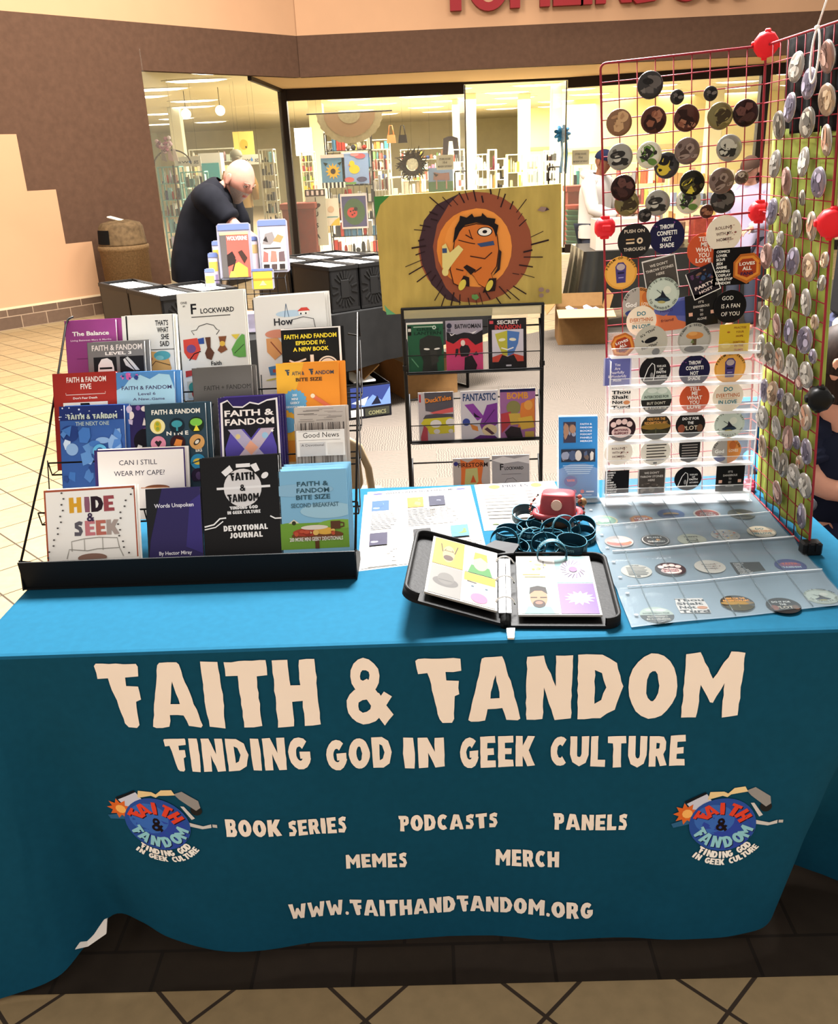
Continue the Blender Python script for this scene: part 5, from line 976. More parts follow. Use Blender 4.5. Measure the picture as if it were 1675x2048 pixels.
for i, p, a, h, big in sorted(info, key=lambda t: -t[3]):
    k = [c for c in range(4) if colb[c][0] <= a < colb[c][1]][0]; n = cnt.get(k, 0); cnt[k] = n+1
    pi_ = (i*5+i//3) % 6; pal = PALS[pi_]
    o = button(('s', pi_, big), pal, 80+pi_, .0285 if big else .0155)
    o.location = p
    nrm = (-GXN+Vector((0, R.uniform(-.15, .12), R.uniform(-.1, .12)))).normalized(); q = nrm.to_track_quat('Z', 'Y').to_matrix() @ Matrix.Rotation(R.uniform(0, 6), 3, 'Z'); o.rotation_euler = q.to_euler()
    tag(o, '%s pin button on side grid, %s down the column %s' % (pal[2], ORD[n], colb[k][2]), 'pin button', 'pin buttons on the side grid')

# ------------------------------------------------------------------ printed sheets on the cloth
PAPER = '98958f'
def sheet(name, label, tl, tr, br, bl, cmds, z=.0006, group='printed price and book lists', n=1, col=PAPER):
    P = [atZ(q[0], q[1], TT) for q in (bl, br, tr, tl)]; W = (P[1]-P[0]).length; H = (P[3]-P[0]).length; c = sum(P, Vector())/4
    def fr(x, y, l):
        u, v = x/W, y/H; return P[0].lerp(P[1], u).lerp(P[3].lerp(P[2], u), v)+Vector((0, 0, z+l))-Vector((c.x, c.y, TT))
    mb = MB(); mb.prism([(0, 0), (W, 0), (W, H), (0, H)], -.0005, 0, M(col, .3), fr); art(mb, cmds, W, H, fr, lift=.0001, step=.00005, dim=.3)
    o = mb.build(name, loc=(c.x, c.y, TT)); return tag(o, label, 'printed sheet', group)
def para(seed, x0, x1, y1, n, dy=.022, col='a9a6a2'):
    o = []; q = random.Random(seed)
    for i in range(n): o.append(('r', x0, y1-i*dy, x0+(x1-x0)*q.uniform(.6, 1), y1-i*dy+dy*.38, col))
    return o
th = []
for x, y, w, a, b_ in ((.05, .70, .16, '2f5fb4', '8fb4e0'), (.38, .71, .15, 'd8922c', 'e8c060'), (.58, .71, .15, '2a2c48', '8c90b0'), (.05, .24, .15, '2a2448', 'b8b0c8'), (.42, .24, .15, '2c2a2c', 'b0aca8'), (.74, .24, .15, '4f9ac4', '6f9a3a')):
    th += [('r', x, y, x+w, y+.15, a)]+[(c_[0],)+tuple(c_[1:]) for c_ in blobs(int(x*99), 5, [b_, a], x+.01, y+.01, x+w-.01, y+.14, (.02, .05))]
    th += para(int(x*77+y*10), x, x+w+.1, y-.035, 11, .022)
sheet('printed_sheet', 'white laminated sheet under the book list, showing at its left edge', (728, 990), (940, 975), (972, 1112), (714, 1143), [], z=.0002, col='858482')
sheet('printed_sheet', "white laminated sheet headed What's in Faith & Fandom? beside the rack", (735, 985), (940, 972), (975, 1110), (722, 1139), [('t', .5, .945, .028, "WHAT'S IN FAITH & FANDOM?", '3c3a44', 'c', 'B', .66), ('e', .1, .955, .05, .012, '4a4c8c'), ('e', .9, .955, .05, .012, '4a4c8c')]+th, z=.0012)
pr = [('t', .5, .9, .06, 'PRICES', '3c3a44', 'c', 'B', .32), ('e', .24, .92, .07, .05, 'd8b840'), ('e', .76, .92, .07, .05, 'd8b840')]
for i in range(9): pr += [('r', .08, .78-i*.07, .08+R.uniform(.25, .45), .80-i*.07, '8a8682'), ('r', .6, .78-i*.07, .68, .80-i*.07, '77736f'), ('r', .76, .78-i*.07, .92, .80-i*.07, 'a09c98')]
pr += [('p', [(.08, .1), (.2, .1), (.15, .13)], '7a9a5a'), ('r', .4, .16, .6, .17, '8a8682')]
sheet('printed_sheet', 'white laminated price list headed PRICES with two yellow emblems', (948, 970), (1107, 962), (1150, 1055), (968, 1062), pr, z=.0008)

# ------------------------------------------------------------------ brochure holder
bp = atZ(1152, 1000, TT); bh = thing('brochure_holder', 'clear acrylic holder of blue leaflets at the back of the table', 'brochure holder', (bp.x+.005, bp.y, TT), -.05)
L15 = math.radians(13)
def bfr(x, y, l): return Vector((x-.05, y*math.sin(L15)-l*math.cos(L15), .004+y*math.cos(L15)+l*math.sin(L15)))
m_hold = clear('ffffff', .09, .06)
mb = MB(); mb.prism([(-.003, 0), (.103, 0), (.103, .175), (-.003, .175)], -.022, -.019, m_hold, bfr); mb.build('back_panel', bh)
mb = MB(); mb.prism([(-.003, 0), (.103, 0), (.103, .075), (.07, .09), (.03, .09), (-.003, .075)], .004, .006, m_hold, bfr)
for x in (-.003, .101): mb.prism([(x, 0), (x+.002, 0), (x+.002, .08), (x, .08)], -.02, .005, m_hold, bfr)
mb.build('front_pocket', bh)
mb = MB(); mb.box((0, .01, .002), (.11, .06, .004), m_hold); mb.build('base', bh)
fl_ = [('r', .12, .68, .44, .94, '3a3848')]+blobs(61, 10, ['6a5a50', '20242c', '8c94a8', 'a07c64'], .12, .68, .44, .94, (.05, .09))+[('r', .06, .44, .94, .6, '2c3240')]+blobs(62, 14, ['6a5a50', 'c9c4bc', '8c94a8', '4a5a78'], .06, .44, .94, .6, (.05, .09))
for i, tx in enumerate(('FAITH &', 'FANDOM', 'BOOKS', 'PODCAST', 'PANELS', 'MERCH')): fl_.append(('t', .7, .9-i*.042, .022, tx, 'dfe8f0', 'c', 'b', .3))
fl_ += [('r', .1+.03*i, .39-i*.025, .9-.03*i, .4-i*.025, '9cc4e0') for i in range(5)]+[('e', .3, .2, .17, .07, '2f3f8c'), ('t', .3, .195, .03, 'FAITH', 'd86050', 'c', 'w', .2), ('c', .18, .07, .04, '2c2c2c'), ('c', .4, .07, .05, 'c85a8c'), ('c', .6, .07, .05, 'd06a6a'), ('r', .7, .06, .9, .075, 'dfe8f0'), ('r', .15, .02, .85, .03, '9cc4e0')]
for k in range(3):
    mb = MB(); fr = lambda x, y, l: bfr(x, y+.004, l-.004-k*.0035)
    mb.prism([(.001, 0), (.099, 0), (.099, .205+.002*k), (.001, .205+.002*k)], -.0025, 0, M('2f78b4' if k == 0 else 'd0dbe4', .35), fr)
    if k == 0: art(mb, fl_, .098, .205, lambda x, y, l: fr(x+.001, y, l), lift=.0001)
    o = mb.build('leaflet', loc=bh.location); o.rotation_euler = bh.rotation_euler
    tag(o, ['blue printed Faith & Fandom leaflet at the front of the clear holder', 'second leaflet in the clear holder, right behind the front one', 'third leaflet, rearmost in the clear holder'][k], 'leaflet', 'leaflets in the holder')

# ------------------------------------------------------------------ zipped binder of sketch cards
S0 = atZ(1010, 1256, TT); S1 = atZ(1008, 1128, TT); ey = (S1-S0).normalized(); ex = Vector((ey.y, -ey.x, 0)); BL = (S1-S0).length+.01
PH = math.radians(17)
m_zip = M('0a0a0a', .6, noise=.15, scale=120, bump=.3, spec=.15); m_tape = M('0f0f10', .7, spec=.1)
bd = thing('card_binder', 'black zipped ring binder lying open, its left cover tilted up', 'binder', S0)
exl = -ex*math.cos(PH)+Vector((0, 0, math.sin(PH))); nl = ex*math.sin(PH)+Vector((0, 0, math.cos(PH)))
nr_ = Vector((0, 0, 1))
def bR(a, b_, l): return ex*a+ey*b_+Vector((0, 0, l+.002))          # right cover
def bLf(a, b_, l): return exl*a+ey*b_+nl*l+Vector((0, 0, .004))      # left cover, a counted from the spine
def rrect(x0, y0, x1, y1, r, n=6, left=True, right=True):
    o = []
    for cx_, cy_, a0, on in ((x1-r, y0+r, -PI/2, right), (x1-r, y1-r, 0, right), (x0+r, y1-r, PI/2, left), (x0+r, y0+r, PI, left)):
        if on: o += [(cx_+r*math.cos(a0+PI/2*i/n), cy_+r*math.sin(a0+PI/2*i/n)) for i in range(n+1)]
        else: o.append((x0 if cx_ < (x0+x1)/2 else x1, y0 if cy_ < (y0+y1)/2 else y1))
    return o
RWD, LWD = .218, .205
for nm, fr, w in (('right_cover', bR, RWD), ('left_cover', bLf, LWD)):
    mb = MB(); o_ = rrect(.004, -.005, w, BL, .03, left=False); mb.prism(o_, 0, .006, m_zip, fr)
    i_ = rrect(.004, -.002, w-.007, BL-.004, .025, left=False); n = len(o_)
    for z0, z1, m in ((.006, .016, m_tape), (.016, .022, m_zip)):
        vs = [fr(x, y, z0) for x, y in o_]+[fr(x, y, z1) for x, y in o_]+[fr(x, y, z1) for x, y in i_]+[fr(x, y, z0) for x, y in i_]; fs = []
        for i in range(n-1): fs += [(i, i+1, n+i+1, n+i), (n+i, n+i+1, 2*n+i+1, 2*n+i), (2*n+i, 2*n+i+1, 3*n+i+1, 3*n+i)]
        mb.add(vs, fs, m, True)
    mb.build(nm, bd)
mb = MB(); mb.tube([ey*(-.004)+Vector((0, 0, .01)), ey*BL+Vector((0, 0, .01))], .011, m_zip, 8); spn_ = mb.build('spine', bd)
mb = MB(); mb.prism([(-.012, .02), (.012, .02), (.012, BL-.03), (-.012, BL-.03)], .019, .022, M('8a8a8a', .3, .8), lambda x, y, l: ex*x+ey*y+Vector((0, 0, l))); rs_ = mb.build('ring_strip', bd)
for k in range(3):
    mb = MB(); yy = .05+k*(BL-.11)/2; mb.tube([ex*(.019*math.cos(a))+ey*yy+Vector((0, 0, .024+.017*math.sin(a))) for a in [PI*i/12 for i in range(13)]], .0018, M('d8d6d2', .2, .9), 6); mb.build('ring', rs_)
mb = MB(); mb.prism([(.004, -.048), (.016, -.048), (.018, -.012), (.002, -.012)], .003, .007, M('c9c9c9', .35, .5), lambda x, y, l: ex*x+ey*y+Vector((0, 0, l))); mb.build('zip_pull', spn_)
mb = MB(); mb.prism([(-.09, BL-.01), (.02, BL-.015), (.035, BL+.05), (-.02, BL+.055)], .012, .016, M('2a2a2b', .6), lambda x, y, l: ex*x+ey*y+Vector((0, 0, l+.02*math.exp(-(x/.03)**2)))); mb.build('inner_flap', bd)
PG = '8a8680'
def page(fr, a0, a1, b0, b1, l, nm):
    mb = MB(); mb.prism([(a0, b0), (a1, b0), (a1, b1), (a0, b1)], l, l+.004, M(PG, .35), fr); return mb.build(nm, bd)
page(bR, .025, .182, .012, BL-.018, .016, 'card_page'); page(bLf, .022, .165, .012, BL-.018, .016, 'card_page')
Y_, CY, PU = 'b8983c', '6aa8a8', '6a3f8c'
CA = [('R', 0, 1, 'd4d0ca', blobs(71, 8, ['c9a23c', 'd8c07c'], .3, .45, .9, .85, (.04, .08), 'e')+[('r', .1, .28, .6, .31, 'b89840'), ('r', .15, .2, .75, .23, 'b89840'), ('r', .7, .55, .74, .8, '8a8a88')], 'white sketch card with yellow scribbles'),
      ('R', 1, 1, '7cb0b0', [('e', .5, .5, .38, .36, 'c9c4c8')]+[('l', [(.5+.36*math.cos(a), .5+.34*math.sin(a)), (.5+.2*math.cos(a+.3), .5+.18*math.sin(a+.3))], .02, '6a4f7c') for a in [i*.35 for i in range(18)]]+[('e', .5, .48, .12, .1, '8a6a90')], 'turquoise sketch card with a shaggy round drawing'),
      ('R', 0, 0, '9ab8ac', [('p', [(.1, 0), (.2, .22), (.8, .22), (.9, 0)], '7cb0bc'), ('e', .5, .52, .24, .34, 'b08060'), ('p', [(.25, .62), (.28, .86), (.5, .92), (.72, .86), (.75, .62), (.6, .74), (.4, .74)], '2c2420'), ('e', .5, .3, .17, .13, '3a2c26'), ('e', .5, .34, .1, .05, 'a86a58'), ('r', .28, .5, .46, .53, '2c2420'), ('r', .54, .5, .72, .53, '2c2420')], 'sketch card of a bearded man with glasses'),
      ('R', 1, 0, '6a3f8c', [('s', .55, .5, .42, .26, 13, 'd4d0ca'), ('t', .58, .47, .1, 'Confession', '8a8494', 'c', 'b', .5)], 'purple sketch card with a white burst'),
      ('L', 1, 1, 'b8983c', [('e', .5, .45, .2, .32, 'c8a878'), ('l', [(.22, .8), (.3, .5), (.4, .62)], .03, '3a2c24'), ('l', [(.78, .8), (.7, .5), (.6, .62)], .03, '3a2c24'), ('e', .5, .3, .16, .1, '5a4640'), ('l', [(.34, .56), (.66, .56)], .03, '3a2c24')], 'yellow sketch card with a horned face'),
      ('L', 0, 1, 'c9c5bc', [('p', [(.1, 0), (.2, .3), (.8, .3), (.9, 0)], '4f8a4c'), ('e', .5, .4, .24, .26, 'c8b090'), ('p', [(.26, .5), (.3, .8), (.7, .8), (.74, .5), (.5, .64)], 'c8a83c')], 'sketch card of a yellow haired figure in green'),
      ('L', 1, 0, '8f8c86', [('e', .5, .45, .4, .16, '6a6864'), ('e', .5, .56, .26, .2, '77746f'), ('l', [(.28, .5), (.72, .5)], .03, '4a4846')], 'grey sketch card of a hat'),
      ('L', 0, 0, 'c9c2b4', [('r', 0, .72, 1, 1, 'b8983c'), ('c', .28, .55, .14, 'e0ddd6'), ('c', .72, .55, .14, 'e0ddd6'), ('c', .28, .55, .05, '3c5a6c'), ('c', .72, .55, .05, '3c5a6c'), ('e', .5, .2, .26, .16, 'c07a98'), ('l', [(.1, .7), (.4, .68)], .04, '3a3030')], 'sketch card with two big round eyes')]
for side, cx_, cy_, colr, cmds, lab in CA:
    fr0 = bR if side == 'R' else bLf; a0 = (.03 if side == 'R' else .026)+cx_*(.076 if side == 'R' else .069); w = .072 if side == 'R' else .065; hh = (BL-.04)/2; b0 = .016+cy_*(hh+.003); sgn = side == 'L'
    fr = (lambda x, y, l, a0=a0, b0=b0, w=w, fr0=fr0, sgn=sgn: fr0((a0+w-x) if sgn else a0+x, b0+y, .0205+l))
    mb = MB(); mb.prism([(0, 0), (w, 0), (w, hh), (0, hh)], -.0004, .0002, M(dimmed(colr, .3), .4), fr); art(mb, cmds, w, hh, fr, lift=.0003, step=.00006, dim=.3)
    o = mb.build('sketch_card', loc=S0); tag(o, lab+' in the open binder', 'sketch card', 'sketch cards in the binder')

# ------------------------------------------------------------------ wristbands
m_band = M('0a2833', .5, spec=.3); m_bandp = M('5f8084', .5)
def make_band(text, r=.032, w=.018, sq=1.0):
    mb = MB(); n = 40; vs = []; fs = []; t = .0016
    for i in range(n):
        a = 2*PI*i/n
        for rr, z in ((r, -w/2), (r, w/2), (r-t, w/2), (r-t, -w/2)): vs.append((rr*math.cos(a)*sq, rr*math.sin(a)/sq**.5, z))
    for i in range(n):
        j = (i+1) % n
        for k in range(4): fs.append((i*4+k, j*4+k, j*4+(k+1) % 4, i*4+(k+1) % 4))
    mb.add(vs, fs, m_band)
    for z in (w/2, -w/2): mb.tube([(r*math.cos(2*PI*i/n)*sq-.0006*math.cos(2*PI*i/n), r*math.sin(2*PI*i/n)/sq**.5-.0006*math.sin(2*PI*i/n), z) for i in range(n)], .0009, M('1d5a6c', .4), 4, closed=True)
    gv, gf, gw = bfont(text, .018); h = w*.5
    k = 0
    for st in (0, PI):
        mb.add([((r+.0004)*math.cos(st+x*h/r)*sq, (r+.0004)*math.sin(st+x*h/r)/sq**.5, y*h-h/2) for x, y in gv], gf, m_bandp)
    return mb.build('wristband')
bandA = make_band('GOD IS A FAN OF YOU'); bandB = make_band('Faith & Fandom', sq=1.12); usedb = set()
# position (pixel), height of its centre above the cloth, lean of its axis, heading, which, label
for i, (px_, py_, h, tilt, az, kind, lab) in enumerate([
 (1062, 1100, .007, 0, .3, 0, 'teal wristband flat on the cloth, lower left of the pile'), (1137, 1108, .007, .05, 2.0, 1, 'teal wristband flat on the cloth, bottom of the right stack'), (1141, 1096, .020, -.06, 2.6, 1, 'teal Faith & Fandom wristband, second up in the right stack'), (1143, 1087, .033, .08, 2.2, 1, 'teal Faith & Fandom wristband on top of the right stack'),
 (1008, 1083, .022, .75, 2.7, 0, 'teal wristband leaning at the left end of the pile'), (1066, 1083, .036, 1.25, 2.1, 0, 'large looking teal wristband standing on edge in the middle of the pile'), (1132, 1060, .036, 1.3, 2.0, 1, 'teal wristband standing on edge in front of the pink pouch'), (1103, 1108, .031, 1.5, 1.7, 0, 'teal wristband standing upright at the front of the pile'),
 (1163, 1073, .010, .2, 1.0, 1, 'teal wristband lying low at the right end of the pile'), (1163, 1056, .024, .5, 1.6, 0, 'teal wristband tilted up at the right end of the pile'), (1056, 1035, .012, .15, 2.0, 1, 'teal wristband at the back left of the pile, on the price list'), (1050, 1030, .025, .3, 2.4, 0, 'teal wristband on top at the back left of the pile'),
 (1060, 1060, .010, .1, 1.2, 0, 'teal wristband lying under the middle of the pile'), (1095, 1072, .010, -.1, 2.8, 1, 'teal wristband lying deep in the pile behind the upright one'), (1030, 1098, .008, .15, 2.0, 1, 'teal wristband lying at the front left of the pile'),
 (1080, 1050, .012, .3, .5, 1, 'teal wristband lying below the pouch at the back of the pile'), (1090, 1092, .026, .5, 2.4, 0, 'teal wristband tilted on the middle of the pile'), (1120, 1078, .014, -.2, 1.4, 1, 'teal wristband wedged between the stack and the pouch'), (1018, 1066, .010, .1, .9, 0, 'teal wristband lying behind the leaning one at left'), (1110, 1062, .03, .7, 3.4, 1, 'teal wristband leaning up against the pink pouch')]):
    src = bandA if kind == 0 else bandB
    o = src if id(src) not in usedb else copy_tree(src); usedb.add(id(src))
    p = atZ(px_, py_, TT+h); o.location = p
    o.rotation_euler = (Matrix.Rotation(.0, 3, 'Z') @ Matrix.Rotation(tilt, 3, 'X') @ Matrix.Rotation(az+PI, 3, 'Z')).to_euler()
    tag(o, lab, 'wristband', 'teal wristbands in a pile')

# ------------------------------------------------------------------ pink pouch with a bead strap
pp = atZ(1112, 1052, TT); po = thing('coin_pouch', 'small pink red pouch with a rolled brim, bead strap and cream patch', 'pouch', (pp.x+.004, pp.y+.01, TT), -.25)
m_pk = M('86363a', .4); m_bead = [M('3a2420', .3), M('d8c8b8', .3), M('a84a40', .3), M('7a5a3c', .3, .3)]
mb = MB()
prof = []
for zz, s_ in ((.030, 1.0), (.045, .97), (.065, .93), (.078, .88), (.082, .8)):
    prof.append([Vector((s_*.044*math.copysign(abs(math.cos(a))**.5, math.cos(a)), s_*.028*math.copysign(abs(math.sin(a))**.5, math.sin(a))+.004*(zz-.03)/.05, zz)) for a in [2*PI*i/28 for i in range(28)]])
vs = [p for r_ in prof for p in r_]; fs = [(j*28+i, j*28+(i+1) % 28, (j+1)*28+(i+1) % 28, (j+1)*28+i) for j in range(4) for i in range(28)]+[tuple(4*28+i for i in range(28))]
mb.add(vs, fs, m_pk, True); mb.build('body', po)
mb = MB(); mb.tube([(.053*math.copysign(abs(math.cos(a))**.6, math.cos(a)), .036*math.copysign(abs(math.sin(a))**.6, math.sin(a)), .030) for a in [2*PI*i/30 for i in range(30)]], .0075, m_pk, 8, closed=True); mb.build('brim', po)
mb = MB(); mb.lathe([(.032, .0), (.037, .012), (.036, .026), (.02, .03)], (0, .002, 0), M('5c4436', .6), 20); mb.build('lower_body', po); tag(po.children[-1], 'brown lower part of the pouch')
mb = MB(); mb.prism(ell(0, 0, .013, .013, 14), 0, .0012, M('c8a08c', .6), lambda x, y, l: Vector((x, -.0282-l+.001*(y/.013), .060+y))); mb.build('patch', po)
mb = MB(); q_ = random.Random(3)
for sx in (-1, 1):
    for i in range(17):
        f = i/16; x = sx*(.046+.018*math.sin(f*PI)); z = .078-.07*f; y = -.012-.012*f+.004*math.sin(i*2)
        mb.lathe([(.0005, -.0028), (.0024, -.0016), (.003, 0), (.0024, .0016), (.0005, .0028)], (x, y, max(z, .003)), m_bead[i % 3], 8)
bs_ = mb.build('bead_strap', po)
mb = MB(); mb.lathe([(.002, -.011), (.008, -.008), (.0115, 0), (.008, .008), (.002, .011)], (.058, -.004, .062), m_bead[3], 14); mb.lathe([(.001, -.006), (.005, -.003), (.006, 0), (.004, .004), (.001, .006)], (.052, -.01, .078), m_bead[2], 12); mb.build('charm', bs_)

# ------------------------------------------------------------------ black floor rack with comics
RY = 2.3
m_rk = M('0c0b0b', .45, .2, spec=.3); m_bag = clear('202020', .05, .08)
xl, xr = atY(808, 700, RY).x, atY(1085, 700, RY).x; zt = atY(940, 616, RY).z
cr_ = thing('comic_rack', 'black metal floor rack with three tiers of comics behind the table', 'comic rack', ((xl+xr)/2, RY, 0)); co_ = cr_.location.copy()
C_ = lambda x, y, z: Vector((x, y, z))-co_
for x in (xl, xr):
    mb = MB(); mb.rbox(C_(x, RY+.03, zt/2), (.016, .016, zt), m_rk, .003); mb.rbox(C_(x, RY-.02, .012), (.02, .5, .024), m_rk, .003); mb.box(C_(x, RY+.02, .75), (.02, .02, .02), m_rk); mb.build('post', cr_)
mb = MB(); mb.rbox(C_((xl+xr)/2, RY+.03, zt), (xr-xl+.016, .014, .014), m_rk, .003); mb.build('top_bar', cr_)
mb = MB(); mb.box(C_((xl+xr)/2, RY+.02, zt-.02), (xr-xl-.01, .002, .035), clear('b8b088', .5, .2)); mb.build('top_strip', cr_)
tiers = [(748, 735, 705), (888, 872, 848), (1010, 1000, 985)]
TB = []
for k, (yl_, yr_, yw) in enumerate(tiers):
    z = (atY(815, yl_, RY-.03).z+atY(1085, yr_, RY-.03).z)/2; TB.append(z)
    mb = MB(); y0 = RY-.035
    mb.rbox(C_((xl+xr)/2, y0, z), (xr-xl-.01, .008, .012), m_rk, .002); mb.build('front_bar', cr_)
    mb = MB(); mb.tube([C_(xl+.008, y0, z+.075), C_(xr-.008, y0, z+.075)], .0022, m_rk, 5)
    for x in (xl+.012, xr-.012): mb.tube([C_(x, RY+.03, z+.20), C_(x, y0, z+.08), C_(x, y0, z), C_(x, RY+.02, z-.015)], .004, m_rk, 5)
    mb.tube([C_(xl+.012, RY+.045, z+.17), C_(xr-.012, RY+.045, z+.17)], .004, m_rk, 5); mb.build('pocket_wire', cr_)
    mb = MB(); mb.box(C_((xl+xr)/2, y0+.006, z-.002), (xr-xl-.03, .05, .003), m_rk); mb.build('pocket_floor', cr_)
    mb = MB(); mb.box(C_((xl+xr)/2, y0+.002, z+.03), (xr-xl-.03, .002, .085), m_bag); mb.build('clear_front', cr_)
def comic(label, k, px0, px1, py, base, cmds):
    z = TB[k]+.002; p = atY(px0, py, RY); q = atY(px1, py-4, RY); W = q.x-p.x; H = max(.1, (p.z+q.z)/2-z); L_ = math.radians(7)
    o = thing('comic_book', label, 'comic', ((p.x+q.x)/2, RY-.022, z), group='comics in the floor rack', rot=(math.pi/2-L_, 0, 0))
    fr = lambda x, y, l: Vector((x-W/2, y, l))
    mb = MB(); mb.box((0, H/2, -.0015), (W, H, .003), M('e4dfd6', .5)); mb.box((0, H/2, .0002), (W, H, .0006), M(base, .4)); art(mb, cmds, W, H, fr, lift=.0008, clip=[(0, 0), (W, 0), (W, H), (0, H)]); mb.build('cover', o)
    mb = MB(); mb.box((0, H/2+.006, .0035), (W+.012, H+.018, .0008), m_bag); mb.build('plastic_bag', o)
K_, W_ = '17171a', 'f0eee8'
comic('dark green comic with a shadowed face, top left of the floor rack', 0, 811, 885, 646, '22583a', [('r', 0, .96, 1, 1, 'dcd8ce'), ('r', 0, 0, .03, 1, 'dcd8ce'), ('r', .04, .74, .14, .93, '14140f'), ('r', .05, .82, .13, .88, 'd8d4c8'), ('r', .2, .9, .8, .92, '9cb49c'), ('t', .58, .83, .055, 'GREEN', '123020', 'c', 'B', .6), ('t', .58, .75, .065, 'LANTERN', '122c1e', 'c', 'B', .74), ('c', .76, .89, .05, 'c8d8c8'), ('c', .76, .89, .025, '22583a'), ('p', [(.34, .5), (.36, .66), (.6, .74), (.92, .7), (.98, .5), (.94, .36), (.8, .24), (.82, 0), (.4, 0), (.44, .22), (.36, .36)], '2c2d29'), ('e', .54, .46, .08, .02, 'ece8dc', -.08), ('e', .82, .46, .08, .018, 'ece8dc', .12), ('p', [(.62, .44), (.8, .42), (.86, .2), (.66, .12)], '3a3a35'), ('l', [(.12, .28), (.3, .1)], .03, '5f9a74')])
comic('pink and red comic titled Batwoman, middle of the top tier of the floor rack', 0, 890, 964, 642, '9c95a0', [('p', [(0, 0), (0, .62), (.3, .58), (.48, .72), (.7, .6), (1, .64), (1, 0)], 'c8323c'), ('p', [(0, 0), (0, .34), (.4, .3), (1, .36), (1, 0)], 'cc4678'), ('p', [(.02, .78), (.3, .72), (.5, .76), (.8, .72), (1, .8), (1, .56), (.8, .5), (.6, .64), (.4, .64), (.2, .54), (.02, .6)], '211d20'), ('p', [(.1, .76), (.16, .72), (.26, .75), (.2, .71), (.14, .7)], 'e8e4e4'), ('p', [(.6, .78), (.7, .75), (.86, .79), (.74, .72)], 'e8e4e4'), ('t', .6, .84, .09, 'BATWOMAN', '1c181c', 'c', 'b', .7), ('c', .1, .9, .07, '2c2a3c'), ('r', .04, .78, .14, .84, '4a4654'), ('p', [(.36, .44), (.44, .52), (.6, .5), (.66, .4), (.6, .28), (.4, .28)], '252024'), ('e', .46, .55, .06, .06, 'e0cfc4'), ('p', [(.5, .26), (.7, .3), (.84, .1), (.8, 0), (.48, 0)], '252024'), ('p', [(.24, .26), (.32, .34), (.34, .44), (.26, .44)], '252024'), ('p', [(.72, .3), (.82, .38), (.88, .3)], '252024')])
comic('black bordered comic titled Secret Invasion with a two coloured mask', 0, 975, 1052, 638, '161214', [('r', .04, .9, .14, .96, 'c84a50'), ('t', .52, .89, .075, 'SECRET', 'e4dcd4', 'c', 'B', .56), ('t', .52, .79, .085, 'INVASION', 'c03c3a', 'c', 'B', .68), ('r', .1, .14, .92, .78, 'cfc9d0'), ('p', [(.18, .7), (.5, .76), (.5, .26), (.38, .26), (.26, .48)], 'b9b53c'), ('p', [(.5, .76), (.82, .72), (.78, .5), (.64, .26), (.5, .26)], '4c76b4'), ('e', .36, .58, .09, .03, 'e4e0c4', .1), ('e', .64, .58, .09, .03, 'e4e0c4', -.1), ('l', [(.34, .42), (.5, .38), (.66, .42)], .03, 'ece8e0'), ('p', [(.1, .14), (.1, .24), (.34, .3), (.5, .24), (.66, .3), (.92, .24), (.92, .14)], 'c94a38'), ('p', [(.26, .14), (.36, .28), (.5, .24), (.66, .28), (.76, .14)], '1c171a'), ('r', .46, .05, .6, .08, 'cfc9d0')])
comic('grey comic titled DuckTales with a yellow shape, middle tier of the floor rack', 1, 835, 906, 786, 'b9b4b8', [('p', [(.2, .62), (.18, 1), (.98, 1), (.98, .64), (.6, .56)], '56545c'), ('r', .03, .8, .08, .96, 'b03038'), ('t', .58, .8, .1, 'DuckTales', '2a1c14', 'c', 'B', .76, .1), ('t', .57, .81, .095, 'DuckTales', 'e08a38', 'c', 'B', .74, .1), ('p', [(.3, .58), (.98, .68), (.98, .58), (.5, .54)], 'cf6060'), ('p', [(.12, .46), (.2, .54), (.5, .56), (.98, .54), (.98, .48), (.3, .44)], '4e4c54'), ('p', [(.05, .36), (.16, .46), (.9, .48), (1, .44), (1, .16), (.7, .14), (.3, .14), (.2, .3)], 'c9bf38'), ('e', .48, .35, .16, .08, 'e0dcdc'), ('e', .9, .37, .14, .08, 'e0dcdc'), ('e', .5, .19, .09, .05, 'd0cccc'), ('e', .9, .19, .07, .04, 'd0cccc'), ('p', [(.04, .08), (.14, .32), (.24, .26), (.24, 0), (.04, 0)], 'a84450')])
comic('white comic titled Fantastic with purple armour', 1, 920, 995, 783, 'cfccd4', [('t', .5, .8, .15, 'FANTASTIC', '3a4f78', 'c', 'B', .88), ('p', [(.1, .72), (.34, .74), (.62, .46), (.44, .38)], '8a44a0'), ('p', [(.7, .7), (.98, .74), (.98, .3), (.6, .1), (.5, .3)], '7c3c94'), ('p', [(.34, .56), (.42, .5), (.54, .44), (.36, .46)], '26202c'), ('c', .14, .36, .1, '3c4a94'), ('p', [(.24, .32), (.44, .26), (.46, .16), (.3, .2)], 'd98a44'), ('e', .76, .18, .2, .12, 'd8c49c'), ('p', [(.62, .2), (.7, .24), (.9, .1), (.82, .08)], '4a3040'), ('p', [(.3, 0), (.5, .08), (.9, .06), (.98, 0)], '5c2c70'), ('l', [(.6, .3), (.9, .6)], .02, '4c2460')])
